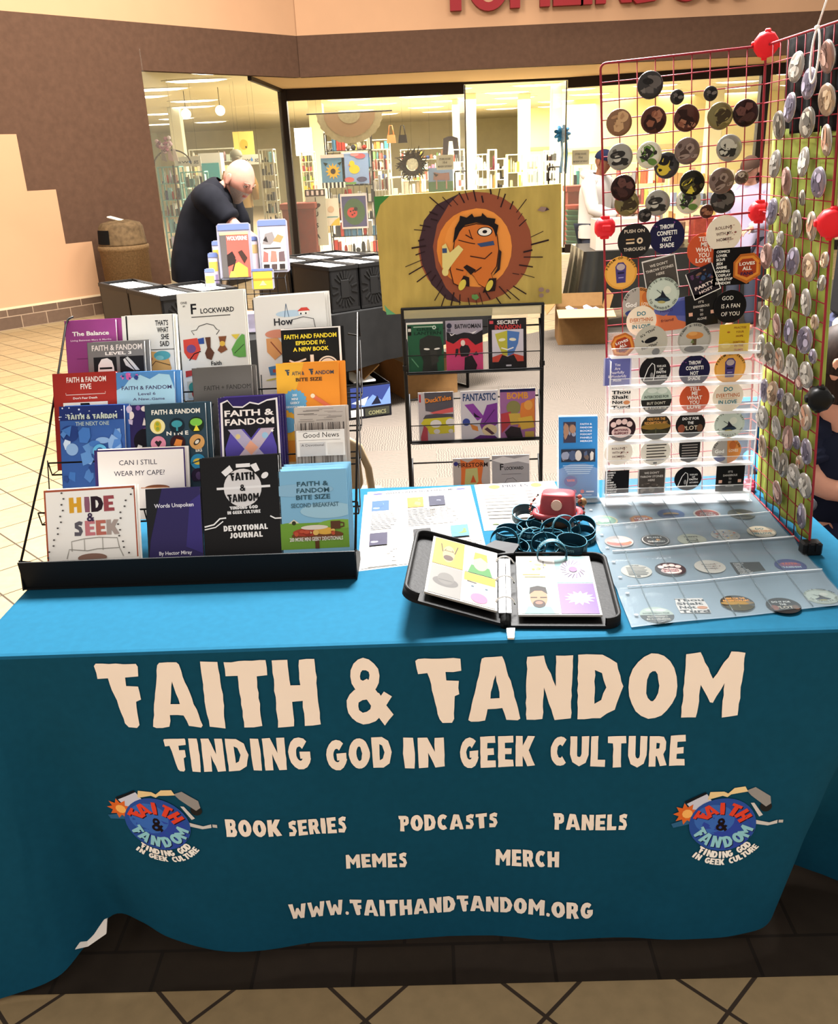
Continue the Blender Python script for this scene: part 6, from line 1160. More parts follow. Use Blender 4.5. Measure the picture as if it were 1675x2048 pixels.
comic('orange and purple comic of a muscular shape, right end of the middle tier', 1, 999, 1070, 779, 'a06a9c', [('r', 0, .94, 1, 1, '2c2a54'), ('t', .5, .8, .13, 'BOMB', 'e09a3c', 'c', 'B', .6), ('p', [(.5, .2), (.6, .7), (.98, .8), (.98, .3)], 'd8803c'), ('e', .38, .62, .2, .14, '8a8450'), ('p', [(.02, .5), (.3, .54), (.3, .3), (.04, .1)], 'b8444a'), ('p', [(.24, .5), (.56, .5), (.6, .28), (.3, .26)], 'c9a84c'), ('p', [(.5, .4), (.9, .44), (.98, .2), (.6, .16)], 'd8b048'), ('p', [(.12, .12), (.3, .24), (.56, .2), (.64, 0), (.2, 0)], '2c2428'), ('e', .8, .66, .12, .1, 'e0a050'), ('r', .7, 0, .96, .12, 'c0a04c')])
comic('comic titled Firestorm with an orange flame figure, bottom tier of the floor rack', 2, 905, 979, 918, 'b8b0ac', [('c', .08, .88, .06, '3a3a7c'), ('p', [(.18, .0), (.22, .7), (.2, .98), (.4, .9), (.6, .98), (.84, .94), (.76, .5), (.84, 0)], 'd8743c'), ('t', .54, .8, .1, 'FIRESTORM', '3a2420', 'c', 'b', .8), ('p', [(.3, .4), (.34, .76), (.66, .78), (.68, .46), (.5, .3)], 'b9b878'), ('p', [(.46, .44), (.54, .62), (.62, .44)], 'c85a30'), ('e', .74, .3, .16, .12, 'd8824a'), ('e', .34, .2, .2, .14, 'd8824a')])
comic('grey bagged comic titled Flockward in the bottom tier of the floor rack', 2, 983, 1058, 912, 'aaa8ac', [('p', [(0, .9), (.3, .98), (.6, .92), (1, .98), (1, .8), (.7, .86), (.3, .82)], 'e6e4e6'), ('t', .26, .68, .14, 'F', K_, 'c', 'b'), ('t', .34, .68, .07, 'LOCKWARD', K_, 'l', 'b', .5), ('l', [(.34, .4), (.4, .48), (.56, .5), (.66, .42)], .012, '55545a'), ('r', .25, .58, .78, .59, '77767c')])

# ------------------------------------------------------------------ painted yellow board on top of the rack
BY = RY+.06
b0, b1, b2, b3 = [atY(*p, BY) for p in ((766, 630), (1123, 607), (1118, 370), (752, 393))]
BW = (b1-b0).length; BH = (b3-b0).length; bo = thing('painted_board', 'yellow painted board of a shaggy orange creature curled in a round hole', 'painting', b0)
bu = (b1-b0).normalized(); bv = (b3-b0).normalized(); bv = (bv-bu*bv.dot(bu)).normalized(); bn = bu.cross(bv)
fr = lambda x, y, l: bu*x+bv*y+bn*l
mb = MB(); m_yel = M('b09a52', .85, noise=.12, scale=22, aniso=(1, 1, .25))
mb.prism([(0, .02), (.03, 0), (BW, 0), (BW, BH), (.04, BH), (0, BH-.05)], -.03, 0, m_yel, fr); mb.build('board', bo)
A = [('p', [(0, 1), (.085, 1), (.03, .93), (0, .82)], '3f7a3c'), ('p', [(.02, 0), (.07, 0), (.03, .05), (.01, .09)], '5fa070'), ('e', .53, .52, .31, .465, '8a4c34'), ('p', [(.44, .06), (.36, .1), (.28, .24), (.235, .42), (.225, .6), (.26, .78), (.33, .9), (.46, .98), (.40, .9), (.33, .74), (.3, .56), (.31, .38), (.36, .2)], '3e2b30'), ('e', .52, .52, .2, .325, 'd68438'), ('e', .545, .52, .185, .33, 'dd8d40')]
for i in range(46):
    a = i*2*PI/46+R.uniform(-.03, .03); r0 = R.uniform(.8, 1.0); r1 = r0+R.uniform(.1, .34); cxx, cyy = .53, .52
    if .18 < (a % (2*PI)) < .3: continue
    A.append(('l', [(cxx+.31*r0*math.cos(a), cyy+.465*r0*math.sin(a)), (cxx+.31*r1*math.cos(a+.05), cyy+.465*r1*math.sin(a+.05))], R.uniform(.003, .009), '2c1c1e'))
body_ = [(.425, .62), (.46, .70), (.54, .72), (.62, .70), (.648, .62), (.655, .5), (.64, .36), (.61, .30), (.632, .2), (.59, .17), (.54, .22), (.52, .28), (.49, .34), (.46, .28), (.44, .21), (.405, .24), (.39, .36), (.41, .5)]
A += [('p', [(.53+(x-.53)*1.04, .45+(y-.45)*1.03) for x, y in body_], '3a1d16'), ('p', body_, 'c26c2e'),
      ('p', [(.41, .58), (.425, .70), (.45, .76), (.455, .80), (.49, .78), (.52, .81), (.53, .78), (.57, .785), (.575, .81), (.60, .77), (.645, .755), (.64, .72), (.66, .70), (.645, .6), (.63, .68), (.60, .71), (.54, .735), (.48, .72), (.45, .67), (.43, .61)], '191517'),
      ('e', .585, .655, .042, .04, '191517'), ('e', .585, .655, .036, .033, 'e2dccf'), ('e', .585, .655, .013, .014, '191517'), ('l', [(.5, .68), (.515, .6)], .005, '3c1f18'), ('l', [(.44, .6), (.5, .57), (.53, .56)], .005, '3c1f18'), ('p', [(.645, .34), (.66, .5), (.672, .48), (.66, .33), (.62, .28)], '2a1d1c'), ('p', [(.5, .3), (.46, .37), (.48, .39), (.53, .34)], '241817'), ('p', [(.43, .22), (.46, .3), (.49, .28), (.49, .2)], '241817'), ('p', [(.56, .14), (.6, .26), (.64, .26), (.63, .15)], '241817'),
      ('e', .45, .22, .018, .05, 'c9b84c', -.5), ('e', .6, .2, .016, .05, 'c9b84c', -.5), ('p', [(.54, .56), (.63, .575), (.635, .54), (.56, .53)], '35486c'), ('p', [(.345, .38), (.35, .56), (.37, .58), (.39, .5), (.44, .56), (.465, .52), (.40, .4), (.37, .34)], 'd2c47c'), ('r', .35, .5, .375, .54, '35486c'), ('e', .36, .34, .018, .035, 'd2c47c'), ('l', [(.48, .64), (.52, .6)], .006, '3c1f18'), ('l', [(.5, .46), (.58, .43), (.62, .48)], .006, '3c1f18'), ('l', [(.42, .36), (.46, .34)], .006, '3c1f18'), ('l', [(.56, .36), (.52, .32)], .006, '3c1f18'),
      ('p', [(.5, .1), (.52, .08), (.54, .1), (.53, .13), (.5, .13)], '5f8a4c'), ('p', [(.87, .8), (.89, .83), (.92, .82), (.935, .8), (.9, .785)], '8c7468'), ('p', [(.92, .82), (.935, .8), (.91, .79)], '43303a'), ('e', .885, .135, .015, .02, '8c7468'), ('e', .92, .12, .011, .016, '8c7468'), ('e', .885, .085, .013, .018, '8c7468')]
mb = MB(); mb.prism([(.0, .0), (BW, 0), (BW, BH), (0, BH)], .0001, .0002, m_yel, lambda x, y, l: fr(max(.012, min(x, BW-.004)), max(.012, min(y, BH-.012)), l)); art(mb, A, BW, BH, fr, lift=.0006, step=.00012); mb.build('painting', bo)

# ------------------------------------------------------------------ two black covered tables of comic boxes
TU = Vector((.79, .613, 0)); TWd = Vector((-.613, .79, 0)); TA_ = math.atan2(.613, .79)
m_blk = M('131211', .75, noise=.25, scale=12, bump=.25, spec=.25); m_box = M('0e0d0d', .45, spec=.35); m_boxr = M('1d1c1b', .4)
def covered_table(label, cor, lu, lw_, z, hem):
    o = thing('covered_table', label, 'table', cor, TA_); mb = MB()
    mb.rbox((lu/2, lw_/2, z-.02), (lu-.02, lw_-.02, .03), M('4a3a2a', .6), .004); mb.build('tabletop', o)
    mb = MB(); NN = 60; per = [(0, lw_), (0, 0), (lu, 0), (lu, lw_)]; pts = []
    for k in range(3):
        for i in range(NN//3): f = i/(NN//3); pts.append((per[k][0]*(1-f)+per[k+1][0]*f, per[k][1]*(1-f)+per[k+1][1]*f))
    pts.append(per[3]); n = len(pts); vs = []; fs = []
    for j in range(9):
        f = j/8
        for i, (x, y) in enumerate(pts):
            w = f*(.012*math.sin(i*.9)+.01*math.sin(i*2.3+1)); nx = -1 if x < .001 else (1 if x > lu-.001 else 0); ny = -1 if y < .001 else 0
            vs.append((x+nx*w, y+ny*w, z-f*(z-hem(x, y))))
    for j in range(8):
        for i in range(n-1): fs.append((j*n+i, j*n+i+1, (j+1)*n+i+1, (j+1)*n+i))
    mb.add(vs, fs, m_blk, True); mb.add([(0, 0, z), (lu, 0, z), (lu, lw_, z), (0, lw_, z)], [(0, 1, 2, 3)], m_blk); c = mb.build('tablecloth', o); c['label'] = 'black plastic table cover'
    for x in (.16, lu-.16):
        mb = MB(); mb.tube([(x, .12, z-.03), (x, .12, .02), (x, lw_-.12, .02), (x, lw_-.12, z-.03)], .013, m_rk, 7); mb.tube([(x, .12, .32), (x, lw_-.12, .32)], .010, m_rk, 6)
        mb.tube([(x, lw_/2, .32), (x+(.3 if x < lu/2 else -.3), lw_/2, z-.03)], .010, m_rk, 6); mb.build('leg', o)
    return o
MC = Vector((-.616, 4.175, 0)); LC = Vector((-1.373, 3.157, 0))
covered_table('folding table under a black cover holding the middle comic boxes', MC-TU*.04-TWd*.05, 1.35, 1.05, .70, lambda x, y: .33+.06*x)
covered_table('folding table under a black cover holding the left comic boxes and wire stand', LC-TU*.06-TWd*.06, .95, 1.02, .70, lambda x, y: .28)
def comic_box(label, cor, L=.46, W=.21, H=.28, ray=True, seed=0):
    o = thing('comic_box', label, 'box', (cor.x, cor.y, .702), TA_, 'black comic boxes'); q = random.Random(seed)
    mb = MB(); t = .012
    for c, d in (((W/2, L/2, .006), (W, L, .012)), ((W/2, t/2, H/2), (W, t, H)), ((W/2, L-t/2, H/2), (W, t, H)), ((t/2, L/2, H/2), (t, L, H)), ((W-t/2, L/2, H/2), (t, L, H))): mb.box(c, d, m_box)
    mb.build('body', o)
    mb = MB()
    mb.box((W/2, -.002, H-.012), (W+.006, .004, .02), m_boxr); mb.box((-.002, L/2, H-.012), (.004, L+.004, .02), m_boxr); mb.build('rim', o)
    mb = MB(); mb.box((W/2, -.0015, .012), (W, .003, .016), m_boxr); mb.build('lower_rim', o)
    mb = MB(); mb.rbox((W/2, -.004, H*.5), (.06, .006, .11), m_boxr, .002)
    for a in range(-3, 4):
        for sg in (1, -1):
            if a == 0 and sg: pass
            ang = PI/2*sg+a*.28; r0, r1 = .062, .062+.05
            c = (W/2+.6*(r0+r1)/2*math.cos(ang)*1.3, -.003, H/2+(r0+r1)/2*math.sin(ang)); mb.box(c, (.045, .004, .010), m_boxr, Matrix.Rotation(-ang, 3, 'Y'))
    for sx in (-1, 1):
        for dz in (-.02, .02): mb.box((W/2+sx*.07, -.003, H/2+dz), (.045, .004, .008), m_boxr, Matrix.Rotation(-sx*dz*14, 3, 'Y'))
    mb.build('ray_panel', o)
    m_pp = M('e8e6e2', .6, noise=.12, scale=180, aniso=(.2, 1, 1))
    for k, (y0, y1) in enumerate(((.05, .21), (.23, .40))):
        mb = MB(); mb.box((W/2, (y0+y1)/2, H*.5+.004), (W-.05, y1-y0, H*.9), m_pp); c = mb.build('comic_stack', o); c['kind'] = 'stuff'
for i in range(3):
    for j in range(2):
        comic_box('black comic box in the %s row of the middle table, %s from the left' % (('front', 'rear')[j], ('first', 'second', 'third')[i]), MC+TU*.222*i+TWd*.49*j, seed=i+3*j)
for i in range(2):
    for j in range(2):
        if i and j: continue
        comic_box('black comic box on the left table, %s at the %s' % (('left', 'right')[i], ('near end', 'far end')[j]), LC+TU*.222*i+TWd*.47*j, seed=9+i+3*j)

# ------------------------------------------------------------------ wire stand of slabbed comics
sp = LC+TU*.56+TWd*.14; SX, SYY = sp.x, sp.y
st = thing('wire_stand', 'black wire display stand full of comics in clear cases', 'display stand', (sp.x, sp.y, .702), 0)
mb = MB(); m_w2 = M('100f0f', .4, .3)
for i in range(11):
    x = -.22+.44*i/10; mb.tube([(x, -.05, .0 if i in (0, 10) else .14), (x, -.03, .30), (x, .10, .34)] if i not in (0, 10) else [(x-.03*(1 if i else -1)*-1, -.12, 0), (x, -.03, .30), (x, .10, .34), (x, .16, 0)], .0025, m_w2, 5)
for z in (.14, .22, .30): mb.tube([(-.22, -.055+.02*(z-.14)/.16, z), (.22, -.055+.02*(z-.14)/.16, z)], .0025, m_w2, 5)
mb.tube([(.16, -.07, .12), (.24, -.1, .0)], .0025, m_w2, 5); mb.tube([(-.22, -.1, .01), (-.1, -.05, .14)], .0025, m_w2, 5); mb.build('wire_frame', st)
mb = MB(); mb.box((0, .02, .06), (.40, .12, .10), clear('cfc8e0', .5, .1)); mb.build('lower_tray', st)
def slab(label, px0, px1, pyt, pyb, Y, base, cmds, dep=.012):
    p = atY(px0, pyt, Y); q = atY(px1, pyt-6, Y); b = atY((px0+px1)/2, pyb, Y); W = q.x-p.x; H = (p.z+q.z)/2-b.z
    o = thing('slabbed_comic', label, 'graded comic', ((p.x+q.x)/2, Y, b.z), group='comics in clear cases', rot=(math.pi/2-.14, 0, 0))
    fr = lambda x, y, l: Vector((x-W/2, y, l))
    mb = MB(); mb.prism([(.01, 0), (W-.01, 0), (W, .01), (W, H-.012), (W-.012, H), (.012, H), (0, H-.012), (0, .01)], -dep, 0, M('85848f', .3), fr); mb.box((0, H*.93, .0008), (W*.93, H*.1, .001), M('5f6c9c', .3)); mb.build('case', o)
    mb = MB(); w, h = W*.84, H*.80; f2 = lambda x, y, l: Vector((x-w/2, y+H*.045, l)); mb.prism([(0, 0), (w, 0), (w, h), (0, h)], .0005, .002, M(base, .4), f2); art(mb, cmds, w, h, f2, lift=.0022); mb.build('comic_cover', o)
slab('clear case comic in red titled Wolverine, upper left of the wire stand', 428, 496, 449, 560, SYY-.01, 'b8544a', [('r', 0, 0, .22, 1, '55504e'), ('r', 0, .94, 1, 1, 'd8c478'), ('t', .6, .82, .09, 'WOLVERINE', 'e0d4cc', 'c', 'B', .72), ('p', [(.2, .5), (.4, .58), (.5, .44), (.44, .3), (.2, .24)], '2a2220'), ('p', [(.6, .56), (.74, .6), (.92, .42), (.8, .3)], '3a2a24'), ('p', [(.3, .0), (.4, .28), (.6, .34), (.9, .2), (.9, 0)], 'd09a44'), ('l', [(.5, .4), (.36, .14)], .05, '2a2220'), ('p', [(.22, 0), (.3, .14), (.44, .1), (.5, 0)], 'd8b04c')])
slab('clear case comic in cream with a tangle of figures, upper right of the wire stand', 510, 570, 441, 545, SYY+.02, 'd4cec8', [('p', [(.06, .62), (.2, .86), (.5, .9), (.6, .72), (.4, .6)], '77706e'), ('p', [(.5, .68), (.7, .84), (.94, .78), (.8, .64)], 'b8744c'), ('p', [(.1, .7), (.24, .8), (.3, .66)], '2c2624'), ('r', .1, .5, .8, .53, '2c2624'), ('p', [(.04, .2), (.1, .46), (.28, .4), (.26, .2)], '8c5a54'), ('p', [(.34, .2), (.4, .46), (.6, .44), (.62, .2)], 'a8685c'), ('p', [(.68, .2), (.7, .42), (.92, .44), (.94, .2)], '5c4a4c'), ('r', .06, .02, .3, .14, '2c2624'), ('r', .38, .02, .6, .14, '4a3c3a'), ('r', .7, .02, .92, .14, '2c2624')])
slab('yellow comic in a clear case at the right of the stand, low down', 500, 545, 540, 580, SYY-.045, 'c9a23c', [('r', 0, .5, 1, .62, 'a87a2c'), ('p', [(.3, .2), (.5, .5), (.7, .2)], 'd8c47c')], .008)
for k, (x0, yt, yb_) in enumerate(((420, 484, 560), (412, 508, 585), (406, 540, 600))):
    slab('pale comic case peeking out at the left of the wire stand, %s from top' % ('first', 'second', 'third')[k], x0, x0+20, yt, yb_, SYY+.05-.05*k, 'c9b8c8', [('r', 0, .6, 1, .9, 'c8a84c'), ('r', .1, .1, .9, .5, '8c7a9c')], .010)
slab('pale comic case between the two upper ones', 497, 512, 475, 545, SYY+.045, 'd0bcc4', [('r', 0, .6, 1, .9, 'b89a6c')], .010)

# ------------------------------------------------------------------ cartons, printed box, chair
m_card = M('7c5c38', .85, noise=.07, scale=30); m_card2 = M('8e6c44', .85, noise=.05, scale=30); m_cardi = M('94764e', .9)
def carton(label, c, dims, rz, flaps=False, name='cardboard_box'):
    o = thing(name, label, 'box', c, rz); w, d, h = dims; t = .006; mb = MB()
    for cc, dd in (((0, 0, t/2), (w, d, t)), ((0, -d/2, h/2), (w, t, h)), ((0, d/2, h/2), (w, t, h)), ((-w/2, 0, h/2), (t, d, h)), ((w/2, 0, h/2), (t, d, h))): mb.box(cc, dd, m_card)
    mb.build('body', o)
    if flaps:
        mb = MB(); mb.box((.01, -d/2-.10, h+.015), (w+.06, .22, t), M('b0946a', .8), Matrix.Rotation(.16, 3, 'X')); mb.build('front_flap', o)
        mb = MB(); mb.box((-w/2-.05, 0, h+.06), (t, d*.95, .17), m_card2, Matrix.Rotation(.7, 3, 'Y')); mb.build('side_flap', o)
        mb = MB(); mb.box((w/2+.02, 0, h+.07), (t, d*.95, .16), m_card2, Matrix.Rotation(.25, 3, 'Y')); mb.build('side_flap', o)
        mb = MB(); mb.box((0, d/2+.01, h+.05), (w, t, .13), m_card2, Matrix.Rotation(-.1, 3, 'X')); mb.build('back_flap', o)
    else:
        mb = MB(); mb.box((0, -d/4, h+.004), (w+.004, d/2, t), m_card2); mb.box((0, d/4, h+.004), (w+.004, d/2, t), m_card2); mb.build('lid_flap', o)
    return o
carton('open cardboard box of small goods on the carpet to the right', (1.33, 6.55, .008), (.42, .40, .27), -.06, True)
for k, (dx, dy, cl, lb) in enumerate(((-.1, .06, 'd8d4d4', 'white crumpled packet on the left of the open cardboard box'), (.06, .08, 'c9c4d8', 'pale packet in the middle of the open cardboard box'), (-.06, -.08, '4a3f5c', 'dark purple packet at the front of the open cardboard box'), (.12, -.05, 'b09aa0', 'pinkish packet at the right of the open cardboard box'))):
    mb = MB(); q = random.Random(k); pts = [(q.uniform(-.07, .07), q.uniform(-.06, .06)) for _ in range(3)]
    mb.rbox((0, 0, .12), (.16, .13, .24), M(cl, .5), .03, Matrix.Rotation(q.uniform(-.3, .3), 3, 'Z')); mb.rbox((.02, .01, .25), (.1, .08, .05), M(cl, .5), .02, Matrix.Rotation(.5, 3, 'Y')); o = mb.build('packet', loc=(1.33+dx, 6.55+dy, .016)); tag(o, lb, 'packet', 'packets in the open box')
carton('closed cardboard carton under the middle table', (-.12, 4.98, .008), (.40, .52, .25), .42)
carton('low cardboard carton behind the closed one under the middle table', (-.62, 5.2, .008), (.34, .36, .20), .5)
pb = thing('printed_box', 'black printed carton with a blue snow scene, half hidden behind the rack', 'box', (-.50, 4.42, .008), .35); mb = MB(); w, d, h = .30, .42, .22
for cc, dd in (((0, 0, .004), (w, d, .008)), ((0, -d/2, h/2), (w, .006, h)), ((0, d/2, h/2), (w, .006, h)), ((-w/2, 0, h/2), (.006, d, h)), ((w/2, 0, h/2), (.006, d, h))): mb.box(cc, dd, M('17171c', .5))
f3 = lambda x, y, l: Vector((x-w/2, -d/2-.003-l, y))
art(mb, [('r', .1, .36, 1, .96, '2f3c74'), ('p', [(.3, .36), (.6, .7), (.8, .5), (1, .9), (1, .36)], '6a86c4'), ('p', [(.1, .5), (.5, .66), (.4, .4)], 'b8c4dc'), ('p', [(.55, .4), (.7, .66), (.78, .4)], '1a1c2c'), ('r', .4, .06, .96, .3, '3a3a30'), ('t', .68, .1, .12, 'COMICS', '8a8660', 'c', 'b', .4), ('r', .08, .08, .36, .3, 'c9c4bc')], w, h, f3, lift=.0006); mb.build('body', pb)
mb = MB(); mb.box((0, .0, h+.01), (w*.5, d*.7, .01), M('d8d6d2', .6)); mb.box((w*.2, .05, h+.06), (.006, d*.8, .14), m_card2, Matrix.Rotation(.9, 3, 'Y')); mb.build('flap', pb)
m_ch = M('8e7c62', .5, .2); fc = thing('folding_chair', 'beige metal folding chair standing behind the table', 'chair', (-.43, 1.36, 0), PI-.12)
mb = MB()
for sx in (-1, 1):
    pass
arc_ = [(-.21, .0, .0)]
mb.tube([(-.22, -.28, 0), (-.22, -.02, .45), (-.22, .06, .66), (-.20, .085, .74), (-.14, .10, .785), (0, .105, .80), (.14, .10, .785), (.20, .085, .74), (.22, .06, .66), (.22, -.02, .45), (.22, -.28, 0)], .0125, m_ch, 8); mb.build('front_frame', fc)
mb = MB(); mb.tube([(-.19, .26, 0), (-.19, .05, .45)], .011, m_ch, 8); mb.build('leg', fc)
mb = MB(); mb.tube([(.19, .26, 0), (.19, .05, .45)], .011, m_ch, 8); mb.build('leg', fc)
mb = MB(); mb.rbox((0, -.13, .45), (.40, .38, .03), m_ch, .012); mb.build('seat', fc)
mb = MB(); mb.prism(rrect(-.2, .56, .2, .77, .06), -.004, .006, m_ch, lambda x, y, l: Vector((x, .03+.08*(y-.5)/.3-l, y))); mb.build('backrest', fc)

# ------------------------------------------------------------------ people
def skin_bm(J, E, root, sub=1):
    """a body grown around joints: J name -> (point, radius or (rx, ry)), E pairs"""
    names = list(J); me = bpy.data.meshes.new('tmp'); me.from_pydata([tuple(J[n][0]) for n in names], [(names.index(a), names.index(b_)) for a, b_ in E], [])
    o = bpy.data.objects.new('tmp', me); COL.objects.link(o)
    md = o.modifiers.new('skin', 'SKIN'); md.use_smooth_shade = True; sk = me.skin_vertices[0].data
    for i, n in enumerate(names):
        r = J[n][1]; sk[i].radius = r if isinstance(r, tuple) else (r, r); sk[i].use_root = (n == root)
    o.modifiers.new('sub', 'SUBSURF').levels = sub; o.modifiers['sub'].render_levels = sub
    bpy.context.view_layer.update(); dg = bpy.context.evaluated_depsgraph_get(); ev = o.evaluated_get(dg); m2 = ev.to_mesh()
    vs = [v.co.copy() for v in m2.vertices]; fs = [tuple(p.vertices) for p in m2.polygons]; ev.to_mesh_clear(); bpy.data.objects.remove(o); bpy.data.meshes.remove(me)
    return vs, fs
def head_parts(mb, c, face, up, h, skin, beard=None, lips='8a4a40', brow='4a3a30'):
    """a face-first head: c centre, face direction, up direction, h height from chin to crown"""
    f = Vector(face).normalized(); u = (Vector(up)-f*Vector(up).dot(f)).normalized(); s = f.cross(u); k = h/.235; c = Vector(c)
    W = lambda x, y, z: c+(s*x+f*y+u*z)*k
    NU, NV = 32, 24; vs = []; fs = []; fm = []
    def sh(a, b_):
        x = math.cos(b_)*math.sin(a); y = math.cos(b_)*math.cos(a); z = math.sin(b_)
        px = .074*x; py = .094*y; pz = .118*z
        if z < -.1: t = (-z-.1)/.9; px *= 1-.42*t; py = py*(1-.30*t)+.020*t
        if y > 0:
            py *= 1-.10*(1-abs(x))
            g = math.exp(-(x/.16)**2)
            py += g*(.021*math.exp(-((z+.14)/.15)**2)+.010*math.exp(-((z-.02)/.16)**2))             # nose
            py += .007*math.exp(-((z-.17)/.10)**2)*math.exp(-(x/.62)**2)                              # brow
            py -= .011*math.exp(-((z-.03)/.09)**2)*(math.exp(-((x-.42)/.17)**2)+math.exp(-((x+.42)/.17)**2))   # eye sockets
            py += .006*math.exp(-((z+.46)/.07)**2)*math.exp(-(x/.3)**2)+.009*math.exp(-((z+.84)/.14)**2)*g     # lips, chin
        return px, py, pz, x, y, z
    for j in range(NV+1):
        for i in range(NU):
            p = sh(2*PI*i/NU, -PI/2+PI*j/NV); vs.append(W(*p[:3]))
    for j in range(NV):
        for i in range(NU):
            fs.append((j*NU+i, j*NU+(i+1) % NU, (j+1)*NU+(i+1) % NU, (j+1)*NU+i)); p = sh(2*PI*(i+.5)/NU, -PI/2+PI*(j+.5)/NV)[3:]
            m = skin
            if p[1] > .2 and abs(p[0]) < .3 and -.53 < p[2] < -.40: m = M(lips, .5)
            elif beard and p[1] > -.05 and p[2] < -.28 and not (abs(p[0]) < .3 and -.4 < p[2] < -.33): m = beard
            fm.append(m)
    for m in set(fm): mb.add(vs, [q for q, mm in zip(fs, fm) if mm is m], m, True)
    for sx in (-1, 1):                                                                   # ears, eyes, brows
        e = [(.006, -.03), (.014, -.02), (.017, 0), (.018, .016), (.012, .03), (.004, .034)]
        q = W(sx*.074, -.006, -.004); vs2 = []
        for r_, z in e:
            for t in range(10): a = 2*PI*t/10; vs2.append(q+(s*sx*(.006*math.cos(a)+.004)+f*(r_*math.sin(a)-.004)+u*z)*k)
        mb.add(vs2, [(i*10+t, i*10+(t+1) % 10, (i+1)*10+(t+1) % 10, (i+1)*10+t) for i in range(5) for t in range(10)]+[tuple(range(10)), tuple(50+t for t in range(10))], skin, True)
        for cc, rr, m in ((W(sx*.030, .0735, .004), .0098*k, M('9a9088', .4)), (W(sx*.030, .0800, .0025), .0046*k, M('1c1512', .4))):
            vs2 = []
            for jj in range(7):
                for t in range(12): bb = -PI/2+PI*jj/6; a = 2*PI*t/12; vs2.append(cc+(s*math.cos(bb)*math.sin(a)+f*math.cos(bb)*math.cos(a)+u*math.sin(bb))*rr)
            mb.add(vs2, [(jj*12+t, jj*12+(t+1) % 12, (jj+1)*12+(t+1) % 12, (jj+1)*12+t) for jj in range(6) for t in range(12)], m, True)
        mb.tube([W(sx*.014, .092, .021), W(sx*.032, .089, .024), W(sx*.048, .077, .019)], .0028*k, M(brow, .8), 6); mb.tube([W(sx*.018, .0815, .0105), W(sx*.030, .0835, .0125), W(sx*.042, .0775, .0095)], .0042*k, skin, 6)
    return W
def hand(J, E, wrist, wname, d, n, side, curl=.5, k=1.0):
    """palm, four bent fingers of unequal length and a thumb leaving the side of the palm"""
    d = Vector(d).normalized(); n = Vector(n); n = (n-d*n.dot(d)).normalized(); s = d.cross(n)*side; w = Vector(wrist)
    J[wname+'p1'] = (w+d*.035*k, (.020*k, .014*k)); J[wname+'p2'] = (w+d*.075*k, (.024*k, .012*k)); E += [(wname, wname+'p1'), (wname+'p1', wname+'p2')]
    for i, (off, ln) in enumerate(((-.030, .066), (-.010, .075), (.010, .070), (.029, .055))):
        a = w+d*.082*k+s*off*k; dirn = (d*math.cos(curl*.5)-n*math.sin(curl*.5)); b_ = a+dirn*ln*.5*k; dirn = (d*math.cos(curl*1.5)-n*math.sin(curl*1.5)); c = b_+dirn*ln*.5*k
        J['%sf%d' % (wname, i)] = (a, .0095*k); J['%sg%d' % (wname, i)] = (b_, .0085*k); J['%sh%d' % (wname, i)] = (c, .0075*k)
        E += [(wname+'p2', '%sf%d' % (wname, i)), ('%sf%d' % (wname, i), '%sg%d' % (wname, i)), ('%sg%d' % (wname, i), '%sh%d' % (wname, i))]
    a = w+d*.03*k-s*.03*k; b_ = a+(d*.7-s*.55-n*.3).normalized()*.035*k; c = b_+(d*.9-s*.1-n*.4).normalized()*.028*k
    J[wname+'t0'] = (a, .0115*k); J[wname+'t1'] = (b_, .0095*k); J[wname+'t2'] = (c, .008*k); E += [(wname+'p1', wname+'t0'), (wname+'t0', wname+'t1'), (wname+'t1', wname+'t2')]
def loft(mb, secs, mat, n=28, pw=.8):
    """a sleeve or trunk of cloth: sections (centre, side vector, depth vector) each scaled to half widths"""
    vs = []
    for c, sd, dp in secs:
        for i in range(n):
            a = 2*PI*i/n; x = math.copysign(abs(math.cos(a))**pw, math.cos(a)); y = math.copysign(abs(math.sin(a))**pw, math.sin(a))
            w = 1+.02*math.sin(5*a+len(vs)*.01)+.012*math.sin(9*a+len(vs)*.02); vs.append(Vector(c)+Vector(sd)*x*w+Vector(dp)*y*w)
    m = len(secs); fs = [(j*n+i, j*n+(i+1) % n, (j+1)*n+(i+1) % n, (j+1)*n+i) for j in range(m-1) for i in range(n)]
    mb.add(vs, fs, mat, True)
def smooth(secs, k=3):
    out = []
    for i in range(len(secs)-1):
        q = [secs[max(0, min(len(secs)-1, j))] for j in (i-1, i, i+1, i+2)]
        for t in range(k):
            f = t/k; out.append(tuple(Vector([cr(*[Vector(q[j][e])[d] for j in range(4)], f) for d in range(3)]) for e in range(3)))
    out.append(tuple(Vector(v) for v in secs[-1])); return out
def shirt(mb, L, spine, side, sleeves, mat):
    pts = [Vector(q[0]) for q in spine]; secs = []; side = Vector(side).normalized()
    for i, (c, w, d) in enumerate(spine):
        t = (pts[min(i+1, len(pts)-1)]-pts[max(i-1, 0)]).normalized(); dp = t.cross(side).normalized(); secs.append((L(c), side*w, dp*d))
    loft(mb, smooth(secs, 4), mat)
    for ps, rs in sleeves: 
        ps = [L(q) for q in ps]; k = []
        for i in range(len(ps)-1):
            for t in range(4): k.append((ps[i].lerp(ps[i+1], t/4), rs[i]+(rs[i+1]-rs[i])*t/4))
        k.append((ps[-1], rs[-1])); mb.tube([a for a, _b in k], [b_*(1+.04*math.sin(3*i)) for i, (_a, b_) in enumerate(k)], mat, 16)
